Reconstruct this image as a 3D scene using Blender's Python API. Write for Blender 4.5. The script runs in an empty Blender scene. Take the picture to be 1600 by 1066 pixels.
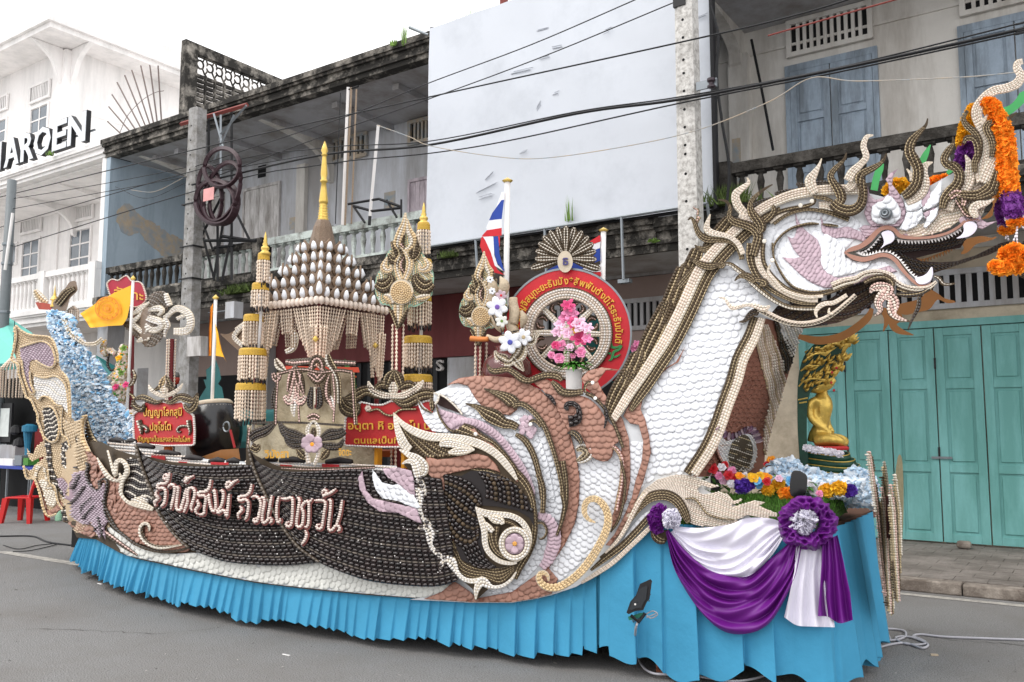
import bpy, bmesh, math, random
import numpy as np
from mathutils import Vector, Matrix
from mathutils.geometry import delaunay_2d_cdt
random.seed(7); RNG = np.random.default_rng(7)
SC = bpy.context.scene
COL = SC.collection
# ---------------------------------------------------------------- camera
CAMH = 1.6; FPX = 1350.0; PITCH = math.atan(134/1350); HEAD = math.radians(34.3)
cam = bpy.data.cameras.new('camera'); camo = bpy.data.objects.new('camera', cam); COL.objects.link(camo)
camo.location = (0, 0, CAMH); camo.rotation_euler = (math.pi/2+PITCH, 0, HEAD)
cam.sensor_width = 36; cam.lens = 36*FPX/1600; cam.clip_end = 800
SC.camera = camo
# ---------------------------------------------------------------- light: a bright overcast noon
SC.view_settings.view_transform = 'Standard'; SC.view_settings.look = 'None'
SC.view_settings.exposure = 0.22; SC.view_settings.gamma = 1
w = bpy.data.worlds.new('World'); SC.world = w; w.use_nodes = True
nt = w.node_tree; nt.nodes.clear()
sky = nt.nodes.new('ShaderNodeTexSky'); sky.sky_type = 'NISHITA'; sky.sun_disc = False
sky.sun_elevation = math.radians(52); sky.sun_rotation = math.radians(200); sky.air_density = 1; sky.dust_density = 4
tc = nt.nodes.new('ShaderNodeTexCoord'); nz = nt.nodes.new('ShaderNodeTexNoise'); nz.inputs['Scale'].default_value = 1.6; nz.inputs['Detail'].default_value = 4
rp = nt.nodes.new('ShaderNodeMapRange'); rp.inputs[1].default_value = .3; rp.inputs[2].default_value = .75
rp.inputs[3].default_value = .86; rp.inputs[4].default_value = .97
mx = nt.nodes.new('ShaderNodeMix'); mx.data_type = 'RGBA'
mx.inputs[7].default_value = (17.0, 16.9, 17.0, 1)
bg = nt.nodes.new('ShaderNodeBackground'); bg.inputs['Strength'].default_value = 0.1
wo = nt.nodes.new('ShaderNodeOutputWorld')
L = nt.links.new
L(tc.outputs['Generated'], nz.inputs['Vector']); L(nz.outputs['Fac'], rp.inputs[0]); L(rp.outputs[0], mx.inputs[0])
L(sky.outputs[0], mx.inputs[6]); L(mx.outputs[2], bg.inputs[0]); L(bg.outputs[0], wo.inputs[0])
sun = bpy.data.lights.new('sun', 'SUN'); sun.energy = 1.0; sun.angle = math.radians(25); sun.color = (1, .97, .92)
suno = bpy.data.objects.new('sun', sun); COL.objects.link(suno)
_sd = Vector((.38, .60, -.95)).normalized()
suno.rotation_euler = _sd.to_track_quat('-Z', 'Y').to_euler(); suno.location = (3, -6, 12)
# ---------------------------------------------------------------- photo geometry -> world
_F = (-math.sin(HEAD), math.cos(HEAD)); _R = (math.cos(HEAD), math.sin(HEAD))
_cp, _sp = math.cos(PITCH), math.sin(PITCH)
def rays(px, py):
    u = (np.asarray(px, float)-800)/FPX; v = (533-np.asarray(py, float))/FPX
    fw = _cp-v*_sp
    return _F[0]*fw+_R[0]*u, _F[1]*fw+_R[1]*u, _sp+v*_cp
def P(px, py, surf, off=0.0):
    """points of the view rays on an upright surface  y = surf(x, z, px, py); off = metres proud of it"""
    px = np.asarray(px, float); py = np.asarray(py, float)
    dx, dy, dz = rays(px, py)
    if not callable(surf):
        t = (surf-off)/dy
    else:
        t = 5.3/dy
        for _ in range(9): t = (surf(dx*t, CAMH+dz*t, px, py)-off)/dy
    return np.stack([dx*t, dy*t, CAMH+dz*t], -1)
def P1(px, py, surf, off=0.0): return Vector(P([px], [py], surf, off)[0])
def PX(px, py, Y):
    p = P([px], [py], Y)[0]; return p[0]
def GND(px, py, z=0.0):
    dx, dy, dz = rays(px, py); t = (z-CAMH)/dz; return Vector((float(dx*t), float(dy*t), z))
_gp = np.polyfit([-10.6, -9.56, -7.35, -5.72, -4.42, -3.44, -2.78, -1.65, -1.41], [5.95, 5.42, 4.82, 4.70, 4.83, 5.03, 5.2, 5.47, 5.55], 4)
def G(x):
    x = np.asarray(x, float); xc = np.clip(x, -9.9, -1.3)
    return np.polyval(_gp, xc) + np.where(x > -1.3, (x+1.3)*.16, 0) + np.where(x < -9.9, (x+9.9)*-.03, 0)
def S_hull(x, z, px, py): return G(x)
def sm(a, b, t): t = np.clip((t-a)/(b-a), 0, 1); return t*t*(3-2*t)
def S_naga(x, z, px, py): return G(x)+.38*sm(1.3, 3.0, z)
def S_off(base, d): return lambda x, z, px, py: base(x, z, px, py)+d
def T(ox, oy, s, txt):
    return np.array([[float(q) for q in p.split(',')] for p in txt.split()])/s+np.array([ox, oy])
def cr(pts, n=10, closed=False):
    """Catmull-Rom through the points"""
    p = np.asarray(pts, float)
    if len(p) < 3 and not closed: return np.linspace(p[0], p[-1], n+1)
    if closed: q = np.vstack([p[-1], p, p[0], p[1]])
    else: q = np.vstack([2*p[0]-p[1], p, 2*p[-1]-p[-2]])
    out = []; t = np.linspace(0, 1, n, endpoint=False)[:, None]
    for i in range(1, len(q)-2):
        a, b, c, d = q[i-1], q[i], q[i+1], q[i+2]
        out.append(.5*((2*b)+(-a+c)*t+(2*a-5*b+4*c-d)*t**2+(-a+3*b-3*c+d)*t**3))
    if not closed: out.append(q[-2][None])
    return np.vstack(out)
def resample(c, step=None, n=None):
    d = np.r_[0, np.cumsum(np.linalg.norm(np.diff(c, axis=0), axis=1))]
    if n is None: n = max(2, int(round(d[-1]/step))+1)
    s = np.linspace(0, d[-1], n)
    return np.stack([np.interp(s, d, c[:, k]) for k in range(c.shape[1])], 1)
def inside(pt, poly):
    x, y = pt[:, 0], pt[:, 1]; r = np.zeros(len(pt), bool); j = len(poly)-1
    for i in range(len(poly)):
        xi, yi = poly[i][:2]; xj, yj = poly[j][:2]
        c = ((yi > y) != (yj > y)) & (x < (xj-xi)*(y-yi)/((yj-yi) or 1e-9)+xi); r ^= c; j = i
    return r
# ---------------------------------------------------------------- materials
def srgb(h):
    h = h.lstrip('#'); v = [int(h[i:i+2], 16)/255 for i in (0, 2, 4)]
    return tuple(x/12.92 if x <= .04045 else ((x+.055)/1.055)**2.4 for x in v)
_M = {}
def mat(name, col, rough=.6, var=.0, nscale=8, namt=.15, bump=0.0, bscale=60, spec=.4, metal=0, dirt=None, dscale=3, damt=.5, sheen=0, streak=False, trans=0, coat=0):
    """colour with fine noise, per-piece variation, optional weather stains"""
    if name in _M: return _M[name]
    m = bpy.data.materials.new(name); m.use_nodes = True; n = m.node_tree.nodes; l = m.node_tree.links.new
    b = n['Principled BSDF']; c = srgb(col) if isinstance(col, str) else col
    b.inputs['Roughness'].default_value = rough; b.inputs['Specular IOR Level'].default_value = spec; b.inputs['Metallic'].default_value = metal
    if sheen: b.inputs['Sheen Weight'].default_value = sheen
    if coat: b.inputs['Coat Weight'].default_value = coat; b.inputs['Coat Roughness'].default_value = .15
    if trans: b.inputs['Transmission Weight'].default_value = trans
    tx = n.new('ShaderNodeTexCoord')
    ns = n.new('ShaderNodeTexNoise'); ns.inputs['Scale'].default_value = nscale; ns.inputs['Detail'].default_value = 6; ns.inputs['Roughness'].default_value = .65
    gv = n.new('ShaderNodeNewGeometry')
    l(gv.outputs['Position'], ns.inputs['Vector'])
    mr = n.new('ShaderNodeMapRange'); mr.inputs[1].default_value = .25; mr.inputs[2].default_value = .75
    mr.inputs[3].default_value = 1-namt; mr.inputs[4].default_value = 1+namt
    l(ns.outputs['Fac'], mr.inputs[0]); val = mr.outputs[0]
    if var:
        oi = n.new('ShaderNodeObjectInfo'); ad = n.new('ShaderNodeMath'); ad.operation = 'ADD'
        l(gv.outputs['Random Per Island'], ad.inputs[0]); l(oi.outputs['Random'], ad.inputs[1])
        fr = n.new('ShaderNodeMath'); fr.operation = 'FRACT'; l(ad.outputs[0], fr.inputs[0])
        m2 = n.new('ShaderNodeMapRange'); m2.inputs[3].default_value = 1-var; m2.inputs[4].default_value = 1+var; l(fr.outputs[0], m2.inputs[0])
        mu = n.new('ShaderNodeMath'); mu.operation = 'MULTIPLY'; l(val, mu.inputs[0]); l(m2.outputs[0], mu.inputs[1]); val = mu.outputs[0]
    hs = n.new('ShaderNodeMix'); hs.data_type = 'RGBA'; hs.blend_type = 'MULTIPLY'; hs.inputs[0].default_value = 1
    hs.inputs[6].default_value = (*c, 1); cb = n.new('ShaderNodeCombineColor')
    for k in range(3): l(val, cb.inputs[k])
    l(cb.outputs[0], hs.inputs[7]); out = hs.outputs[2]
    if dirt:
        n2 = n.new('ShaderNodeTexNoise'); n2.inputs['Scale'].default_value = dscale; n2.inputs['Detail'].default_value = 9; n2.inputs['Roughness'].default_value = .7
        mp = n.new('ShaderNodeMapping'); l(gv.outputs['Position'], mp.inputs[0])
        if streak: mp.inputs['Scale'].default_value = (1, 1, .18)
        l(mp.outputs[0], n2.inputs['Vector'])
        r2 = n.new('ShaderNodeMapRange'); r2.inputs[1].default_value = .62-damt*.4; r2.inputs[2].default_value = .8-damt*.35; l(n2.outputs['Fac'], r2.inputs[0])
        dm = n.new('ShaderNodeMix'); dm.data_type = 'RGBA'; dm.inputs[7].default_value = (*srgb(dirt), 1)
        l(r2.outputs[0], dm.inputs[0]); l(out, dm.inputs[6]); out = dm.outputs[2]
    l(out, b.inputs['Base Color'])
    if bump:
        nb = n.new('ShaderNodeTexNoise'); nb.inputs['Scale'].default_value = bscale; nb.inputs['Detail'].default_value = 5; l(gv.outputs['Position'], nb.inputs['Vector'])
        bu = n.new('ShaderNodeBump'); bu.inputs['Strength'].default_value = bump; bu.inputs['Distance'].default_value = .02
        l(nb.outputs['Fac'], bu.inputs['Height']); l(bu.outputs[0], b.inputs['Normal'])
    _M[name] = m; return m
# ---------------------------------------------------------------- objects
def link(o, parent=None):
    COL.objects.link(o)
    if parent is not None: o.parent = parent
    return o
def empty(name, loc=(0, 0, 0)):
    o = bpy.data.objects.new(name, None); o.location = loc; o.empty_display_size = .2; COL.objects.link(o); return o
def tag(o, label=None, cat=None, group=None, kind=None):
    if label: o['label'] = label
    if cat: o['category'] = cat
    if group: o['group'] = group
    if kind: o['kind'] = kind
    return o
_WL = {}
def wloc(o):
    v = Vector((0, 0, 0))
    while o is not None: v = v+o.location; o = o.parent
    return v
def mesh(name, V, F, mats, parent=None, mi=None, smooth=False, kind=None, pivot=True):
    """V world-space vertices (n,3); F list of tuples or int array (m,k)"""
    V = np.asarray(V, float)
    loc = V.mean(0) if parent is None and pivot else np.zeros(3)
    if parent is None and pivot: loc[2] = V[:, 2].min()
    pl = wloc(parent) if parent is not None else Vector((0, 0, 0))
    if parent is not None: loc = V.mean(0)
    me = bpy.data.meshes.new(name)
    W = V-loc
    if isinstance(F, np.ndarray):
        me.vertices.add(len(W)); me.vertices.foreach_set('co', W.astype(np.float32).ravel())
        k = F.shape[1]; me.loops.add(F.size); me.loops.foreach_set('vertex_index', F.astype(np.int32).ravel())
        me.polygons.add(len(F)); me.polygons.foreach_set('loop_start', np.arange(0, F.size, k, dtype=np.int32))
        me.update(calc_edges=True)
    else: me.from_pydata(W.tolist(), [], [tuple(int(q) for q in f) for f in F])
    for m in (mats if isinstance(mats, (list, tuple)) else [mats]): me.materials.append(m)
    if mi is not None: me.polygons.foreach_set('material_index', np.asarray(mi, np.int32))
    if smooth: me.polygons.foreach_set('use_smooth', np.ones(len(me.polygons), bool))
    me.update()
    o = bpy.data.objects.new(name, me); o.location = Vector(loc)-pl
    link(o, parent)
    if kind: o['kind'] = kind
    return o
class MB:
    """collects shapes into one mesh"""
    def __init__(s): s.V = []; s.F = []; s.I = []; s.n = 0
    def add(s, V, F, mi=0):
        V = np.asarray(V, float); s.V.append(V)
        for f in F: s.F.append(tuple(int(q)+s.n for q in f)); s.I.append(mi)
        s.n += len(V); return s
    def box(s, a, b, mi=0, rz=0, piv=None):
        x0, y0, z0 = np.minimum(a, b); x1, y1, z1 = np.maximum(a, b)
        V = np.array([[x0, y0, z0], [x1, y0, z0], [x1, y1, z0], [x0, y1, z0], [x0, y0, z1], [x1, y0, z1], [x1, y1, z1], [x0, y1, z1]])
        if rz:
            c = np.array(piv if piv is not None else V.mean(0)); co, si = math.cos(rz), math.sin(rz); d = V-c
            V = c+np.stack([d[:, 0]*co-d[:, 1]*si, d[:, 0]*si+d[:, 1]*co, d[:, 2]], 1)
        return s.add(V, [(0, 3, 2, 1), (4, 5, 6, 7), (0, 1, 5, 4), (1, 2, 6, 5), (2, 3, 7, 6), (3, 0, 4, 7)], mi)
    def tube(s, pts, r, k=6, mi=0, caps=True):
        pts = np.asarray(pts, float); n = len(pts); r = np.broadcast_to(np.asarray(r, float), (n,))
        tg = np.gradient(pts, axis=0); tg /= np.linalg.norm(tg, axis=1)[:, None]+1e-12
        up = np.array([0, 0, 1.]) if abs(tg[:, 2]).mean() < .8 else np.array([0, 1., 0])
        a = np.cross(tg, up); a /= np.linalg.norm(a, axis=1)[:, None]+1e-12; b = np.cross(a, tg)
        th = np.arange(k)*2*math.pi/k
        V = (pts[:, None]+r[:, None, None]*(a[:, None]*np.cos(th)[None, :, None]+b[:, None]*np.sin(th)[None, :, None])).reshape(-1, 3)
        F = [(i*k+j, i*k+(j+1) % k, (i+1)*k+(j+1) % k, (i+1)*k+j) for i in range(n-1) for j in range(k)]
        if caps: F += [tuple(range(k-1, -1, -1)), tuple((n-1)*k+j for j in range(k))]
        return s.add(V, F, mi)
    def lathe(s, prof, c=(0, 0, 0), k=16, mi=0, sx=1, sy=1):
        prof = np.asarray(prof, float); n = len(prof); th = np.arange(k)*2*math.pi/k
        V = np.stack([np.outer(prof[:, 0], np.cos(th))*sx+c[0], np.outer(prof[:, 0], np.sin(th))*sy+c[1], np.repeat(prof[:, 1][:, None], k, 1)+c[2]], -1).reshape(-1, 3)
        F = [(i*k+j, i*k+(j+1) % k, (i+1)*k+(j+1) % k, (i+1)*k+j) for i in range(n-1) for j in range(k)]
        F += [tuple(range(k-1, -1, -1)), tuple((n-1)*k+j for j in range(k))]
        return s.add(V, F, mi)
    def at(s, name, mats, parent, M, smooth=False, kind=None):
        V = np.vstack(s.V); R_ = np.array(M)[:3, :3]; t = np.array(M)[:3, 3]
        return mesh(name, V @ R_.T+t, s.F, mats, parent, s.I, smooth, kind)
    def build(s, name, mats, parent=None, smooth=False, kind=None):
        return mesh(name, np.vstack(s.V), s.F, mats, parent, s.I, smooth, kind)
def box(name, a, b, m, parent=None): return MB().box(a, b).build(name, m, parent)
def bevel(o, w=.01, seg=2):
    md = o.modifiers.new('b', 'BEVEL'); md.width = w; md.segments = seg; md.limit_method = 'ANGLE'; return o
def copy_tree(o, parent=None, shift=(0, 0, 0)):
    c = o.copy(); COL.objects.link(c)
    if parent is not None: c.parent = parent
    c.location = Vector(o.location)+Vector(shift)
    for ch in list(o.children): copy_tree(ch, c)
    return c
# ---------------------------------------------------------------- cut-out boards, shell rows, scales
def board(name, poly, surf, mt, parent, off=0.0, thick=.02, grid=24, kind=None):
    """a cut-out panel: outline in photo coordinates laid on its upright surface, with thickness"""
    poly = np.asarray(poly, float); lo, hi = poly.min(0), poly.max(0)
    gx, gy = np.meshgrid(np.arange(lo[0]+grid*.5, hi[0], grid), np.arange(lo[1]+grid*.5, hi[1], grid))
    g = np.stack([gx.ravel(), gy.ravel()], 1)
    if len(g):
        g = g[inside(g, poly)]
        if len(g):
            d = np.min(np.linalg.norm(g[:, None]-poly[None], axis=2), axis=1); g = g[d > grid*.3]
    pts = np.vstack([poly, g]) if len(g) else poly; nb = len(poly)
    r = delaunay_2d_cdt([Vector(p) for p in pts], [], [list(range(nb))], 1, 1e-4)
    V2 = np.array([tuple(v) for v in r[0]]); F = [tuple(f) for f in r[2]]
    if not F: return None
    A = P(V2[:, 0], V2[:, 1], surf, off+thick); B = P(V2[:, 0], V2[:, 1], surf, off)
    n = len(A); from collections import Counter
    ed = {}
    for f in F:
        for i in range(len(f)):
            a, b = f[i], f[(i+1) % len(f)]
            if (b, a) in ed: ed.pop((b, a))
            else: ed[(a, b)] = 1
    # orient front faces to the camera (image y runs down)
    def area(f): q = V2[list(f)]; return sum(q[i][0]*q[(i+1) % len(q)][1]-q[(i+1) % len(q)][0]*q[i][1] for i in range(len(q)))
    flip = area(F[0]) > 0
    fr = [tuple(reversed(f)) if flip else f for f in F]
    bk = [tuple(q+n for q in reversed(f)) for f in fr]
    sd = []
    for a, b in ed:
        if flip: a, b = b, a
        sd.append((b, a, a+n, b+n))
    return mesh(name, np.vstack([A, B]), fr+bk+sd, mt, parent, kind=kind)
_bt = None
def bead_tpl(k=5):
    V = [(-.52, 0, 0)]
    for x, r in ((-.26, .42), (.26, .42)):
        for j in range(k): a = 2*math.pi*j/k+.3; V.append((x, r*math.cos(a), r*math.sin(a)+.18))
    V.append((.52, 0, 0)); F = []
    for j in range(k):
        a, b = 1+j, 1+(j+1) % k
        F += [(0, b, a), (a, b, b+k), (a, b+k, a+k), (a+k, b+k, 2*k+1)]
    return np.array(V), np.array(F)
def place(tplV, tplF, c, tdir, ln, wd, surf, off, hs=1.0, fac=None):
    """put a template (x along tdir, y across, z out) at photo points c; sizes in photo pixels"""
    tx, ty = np.cos(tdir), np.sin(tdir)
    U = P(c[:, 0]+tx*ln/2, c[:, 1]+ty*ln/2, surf, off)-P(c[:, 0]-tx*ln/2, c[:, 1]-ty*ln/2, surf, off)
    W = P(c[:, 0]-ty*wd/2, c[:, 1]+tx*wd/2, surf, off)-P(c[:, 0]+ty*wd/2, c[:, 1]-tx*wd/2, surf, off)
    O = P(c[:, 0], c[:, 1], surf, off)
    N = np.cross(W, U); N /= np.linalg.norm(N, axis=1)[:, None]+1e-12
    N = np.where((N[:, 1] > 0)[:, None], -N, N)
    N = N*np.minimum(np.linalg.norm(W, axis=1), np.linalg.norm(U, axis=1)*1.3)[:, None]*hs
    fx = np.ones((1, len(tplV), 1)) if fac is None else fac[:, :, None]
    V = O[:, None]+tplV[None, :, 0, None]*U[:, None]*fx+tplV[None, :, 1, None]*W[:, None]*fx+tplV[None, :, 2, None]*N[:, None]
    F = tplF[None]+(np.arange(len(c))*len(tplV))[:, None, None]
    return V.reshape(-1, 3), F.reshape(-1, tplF.shape[1])
BV, BF = bead_tpl()
class Rows:
    def __init__(s, surf, off): s.surf, s.off, s.V, s.F, s.I, s.n = surf, off, [], [], [], 0
    def row(s, curve, wd, mi, step=5.2, clip=None, off=0, hs=1.0, jit=.0):
        """a string of small shells along a photo-space curve; wd scalar or per point"""
        cw = np.column_stack([curve, np.broadcast_to(wd, (len(curve),))])
        r = resample(cw, step)
        if len(r) < 2: return
        mid = (r[1:]+r[:-1])/2; d = r[1:, :2]-r[:-1, :2]
        ln = np.linalg.norm(d, axis=1)*1.04; an = np.arctan2(d[:, 1], d[:, 0]); wv = mid[:, 2]; c = mid[:, :2]
        ok = wv > .55
        if clip is not None: ok &= inside(c, clip)
        c, ln, an, wv = c[ok], ln[ok], an[ok], wv[ok]
        if not len(c): return
        if jit: wv = wv*(1+RNG.uniform(-jit, jit, len(wv))); an = an+RNG.uniform(-jit, jit, len(wv))
        V, F = place(BV, BF, c, an, ln, wv, s.surf, s.off+off, hs)
        s.V.append(V); s.F.append(F+s.n); s.I.append(np.full(len(F), mi)); s.n += len(V)
    def build(s, name, mats, parent):
        if not s.V: return None
        return mesh(name, np.vstack(s.V), np.vstack(s.F), mats, parent, np.concatenate(s.I), True, 'stuff')
RW = {5: .55, 8: .5}
def loft_rows(rows, A, B, n, pat, step=5.2, clip=None, wf=1.04, smin=0, smax=1, jit=0, hs=.75):
    m = 60; A = resample(np.asarray(A, float), n=m); B = resample(np.asarray(B, float), n=m)
    w = np.array([RW.get(pat[i % len(pat)], 1.0) for i in range(n)]); w = w/w.sum(); cs = np.r_[0, np.cumsum(w)]; D = np.linalg.norm(B-A, axis=1)
    for i in range(n):
        s = (cs[i]+cs[i+1])/2; c = A*(1-s)+B*s
        rows.row(c, D*w[i]*wf, pat[i % len(pat)], step, clip, jit=jit, hs=hs)
def offset_curve(c, wd):
    t = np.gradient(c, axis=0); t /= np.linalg.norm(t, axis=1)[:, None]+1e-9
    nrm = np.stack([-t[:, 1], t[:, 0]], 1); return c-nrm*wd[:, None]/2, c+nrm*wd[:, None]/2
def ribbon(parent, pts, wid, pat, mats, surf, off=.02, thick=.015, step=3.9, name='flame_ornament', bmat=None, lift=0):
    """tapering ornament: a cut board carrying parallel rows of small shells; pat = material index of every row"""
    c = cr(np.column_stack([pts, np.asarray(wid, float)]), 8); c = resample(c, 3.5)
    cc, wd = c[:, :2], np.maximum(c[:, 2], .6)
    A, B = offset_curve(cc, wd+1.2)
    o = strip(name, A, B, surf, bmat or mats[0], parent, off, thick)
    A, B = offset_curve(cc, wd)
    rw = Rows(surf, off+thick)
    loft_rows(rw, A, B, len(pat), pat, step)
    rw.build('shell_row', mats, o)
    return o
def strip(name, A, B, surf, mt, parent, off, thick):
    n = len(A); a1 = P(A[:, 0], A[:, 1], surf, off+thick); b1 = P(B[:, 0], B[:, 1], surf, off+thick)
    a0 = P(A[:, 0], A[:, 1], surf, off); b0 = P(B[:, 0], B[:, 1], surf, off)
    V = np.vstack([a1, b1, a0, b0]); F = []
    for i in range(n-1):
        F += [(i, i+1, n+i+1, n+i), (2*n+i, 3*n+i, 3*n+i+1, 2*n+i+1), (i, 2*n+i, 2*n+i+1, i+1), (n+i, n+i+1, 3*n+i+1, 3*n+i)]
    F += [(0, n, 3*n, 2*n), (n-1, 3*n-1, 4*n-1, 2*n-1)]
    return mesh(name, V, F, mt, parent)
def scale_tpl(k=11, tilt=.075, dome=.022):
    V = []; F = []
    for j in range(k):
        a = 2*math.pi*j/k; x, y = .54*math.cos(a), .54*math.sin(a); V.append((x, y, .06+tilt*x*1.6))
    for j in range(k):
        a = 2*math.pi*j/k; x, y = .30*math.cos(a), .30*math.sin(a); V.append((x, y, .06+tilt*x*1.6+dome*.8))
    V.append((0, 0, .06+dome))
    for j in range(k): V.append((V[j][0], V[j][1], V[j][2]-.075))
    for j in range(k):
        b = (j+1) % k
        F += [(j, b, k+b), (j, k+b, k+j), (k+j, k+b, 2*k), (2*k+1+j, 2*k+1+b, b), (2*k+1+j, b, j)]
    return np.array(V), np.array(F)
SV, SF = scale_tpl()
_sme = {}
def scale_mesh(m, key='scale', tpl=None):
    if (key, m.name) not in _sme:
        V, F = tpl or (SV, SF); me = bpy.data.meshes.new(key); me.from_pydata(V.tolist(), [], F.tolist()); me.materials.append(m)
        me.polygons.foreach_set('use_smooth', np.ones(len(me.polygons), bool)); _sme[(key, m.name)] = me
    return _sme[(key, m.name)]
SCALE_LEFT = {'n': 295}
def put_scales(parent, c, an, size, m, surf, off, asobj=0, name='scale', ratio=1.0, tpl=None, clip=None):
    """overlapping shell scales; the first asobj as single objects, the rest joined"""
    c = np.asarray(c, float); n = len(c)
    if n == 0: return
    an = np.broadcast_to(an, (n,)); size = np.broadcast_to(size, (n,))
    V, F = (tpl or (SV, SF))
    fac = None; idx = None
    if clip is not None:
        kk = (len(V)-1)//3; fac = np.ones((n, len(V))); ca, sa = np.cos(an), np.sin(an)
        for j in range(kk):
            lx, ly = V[j, 0]*size*ratio, V[j, 1]*size; best = np.zeros(n)
            for f in (1, .85, .7, .55, .4, .25, .1):
                q = np.stack([c[:, 0]+(ca*lx-sa*ly)*f, c[:, 1]+(sa*lx+ca*ly)*f], 1); best = np.where((best == 0) & inside(q, clip), f, best)
            fac[:, j] = best; fac[:, 2*kk+1+j] = best; fac[:, kk+j] = np.minimum(1, best*1.4)
        full = fac.min(1) >= .99; order = RNG.permutation(n); idx = np.r_[order[full[order]], order[~full[order]]]; asobj = min(asobj, int(full.sum()))
    k = min(asobj, n, SCALE_LEFT['n']); SCALE_LEFT['n'] -= k
    if idx is None: idx = RNG.permutation(n) if 0 < k < n else np.arange(n)
    me = scale_mesh(m, name, tpl); pl = wloc(parent)
    if k:
        VV, _ = place(np.array([[0, 0, 0], [1, 0, 0], [0, 1, 0], [0, 0, 1.]]), np.array([[0, 1, 2]]), c[idx[:k]], an[idx[:k]], size[idx[:k]]*ratio, size[idx[:k]], surf, off)
        VV = VV.reshape(-1, 4, 3)
        for q in VV:
            o = bpy.data.objects.new(name, me); M = Matrix.Identity(4)
            for j in range(3):
                for i in range(3): M[i][j] = q[j+1][i]-q[0][i]
                M[j][3] = q[0][j]-pl[j]
            o.matrix_basis = M; link(o, parent)
    if n > k:
        r = idx[k:]
        VV, FF = place(V, F, c[r], an[r], size[r]*ratio, size[r], surf, off, 1.0, None if fac is None else fac[r])
        mesh(name+'s' if not name.endswith('s') else name, VV, FF, m, parent, None, True, 'stuff').name = name+'_field'
def scale_fill(parent, poly, sp, m, surf, off, ang=math.pi/2, asobj=0, size=1.3, jit=.12, rowf=.82, name='scale', hole=None, rnd=.08, marg=.0):
    poly = np.asarray(poly, float); c0 = poly.mean(0); R = np.linalg.norm(poly-c0, axis=1).max()+sp
    ux = np.array([math.cos(ang), math.sin(ang)]); uy = np.array([-ux[1], ux[0]])
    nr = int(R/sp/rowf)+1; nc = int(R/sp)+1; pts = []
    for i in range(-nr, nr+1):
        for j in range(-nc, nc+1): pts.append(c0+ux*i*sp*rowf+uy*(j+.5*(i % 2))*sp)
    pts = np.array(pts); pts += RNG.uniform(-1, 1, pts.shape)*sp*jit
    ok = inside(pts, poly); ok2 = ok.copy()
    for a in np.arange(0, 6.28, .785): ok2 |= inside(pts+sp*.3*np.array([math.cos(a), math.sin(a)]), poly)
    ok = ok if len(poly) < 3 else ok
    pts = pts[ok]
    if hole is not None: pts = pts[~inside(pts, np.asarray(hole))]
    put_scales(parent, pts, ang+RNG.normal(0, .12, len(pts)), sp*size*(1+RNG.uniform(-rnd, rnd, len(pts))), m, surf, off, asobj, name, clip=poly)
def chain(parent, path, sp, m, surf, off, across=1, size=1.35, name='scale', taper=None, asobj=0):
    c = resample(cr(path, 10), sp*.72); t = np.gradient(c, axis=0); an = np.arctan2(t[:, 1], t[:, 0])
    n = len(c); nr = np.stack([-np.sin(an), np.cos(an)], 1); P_, A_, S_ = [], [], []
    tp = np.interp(np.linspace(0, 1, n), np.linspace(0, 1, len(taper)), taper) if taper is not None else np.ones(n)
    for k in range(across):
        o = (k-(across-1)/2)*sp
        for i in range(n):
            P_.append(c[i]+nr[i]*o*tp[i]); A_.append(an[i]); S_.append(sp*size*max(.3, tp[i]))
    put_scales(parent, np.array(P_), np.array(A_), np.array(S_), m, surf, off, asobj, name)
# ---------------------------------------------------------------- lettering
def text_mesh(txt, bold=0.0, depth=.02):
    cu = bpy.data.curves.new('t', 'FONT'); cu.body = txt; cu.size = 1; cu.offset = bold; cu.extrude = depth; cu.resolution_u = 2; cu.fill_mode = 'BOTH'
    ob = bpy.data.objects.new('t', cu); COL.objects.link(ob)
    dg = bpy.context.evaluated_depsgraph_get(); me = bpy.data.meshes.new_from_object(ob.evaluated_get(dg))
    V = np.array([v.co[:] for v in me.vertices]) if len(me.vertices) else np.zeros((0, 3))
    F = [tuple(p.vertices) for p in me.polygons]
    bpy.data.objects.remove(ob); bpy.data.curves.remove(cu); bpy.data.meshes.remove(me)
    return V, F
# ================================================================ MATERIALS
M_asph = mat('asphalt', (.235, .232, .228), .92, nscale=95, namt=.62, bump=1.0, bscale=85, spec=.2, dirt='#7d7a77', dscale=.55, damt=.42)
M_pave = mat('paving', '#8d857f', .9, var=.04, nscale=30, namt=.25, bump=.5, bscale=70, dirt='#6d6660', dscale=2.2, damt=.6)
M_kerb = mat('kerb_concrete', '#9c9389', .9, nscale=20, namt=.25, bump=.4, dirt='#6a6058', dscale=4, damt=.6)
M_line = mat('road_paint', '#bdb9b0', .8, nscale=60, namt=.18, dirt='#8f8b86', dscale=9, damt=.62)
M_white = mat('white_plaster', '#efecea', .75, nscale=6, namt=.03, dirt='#dad8d6', dscale=1.5, damt=.45, streak=True)
M_grey = mat('grey_plaster', '#c6c9cf', .85, nscale=5, namt=.08, bump=.15, dirt='#9a9897', dscale=1.1, damt=.55, streak=True)
M_off = mat('old_white_plaster', '#d3d0ca', .85, nscale=5, namt=.06, bump=.12, dirt='#aba59d', dscale=1.4, damt=.4, streak=True)
M_blue = mat('blue_plaster', '#a3b3bf', .85, nscale=4, namt=.06, dirt='#8393a0', dscale=1.3, damt=.45, streak=True)
M_patch = mat('bare_plaster', '#b5a58f', .9, nscale=20, namt=.15, dirt='#8f9aa2', dscale=5, damt=.5)
M_soff = mat('soffit_plaster', '#adadb0', .9, nscale=4, namt=.06, dirt='#8b8682', dscale=1.2, damt=.45)
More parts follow.
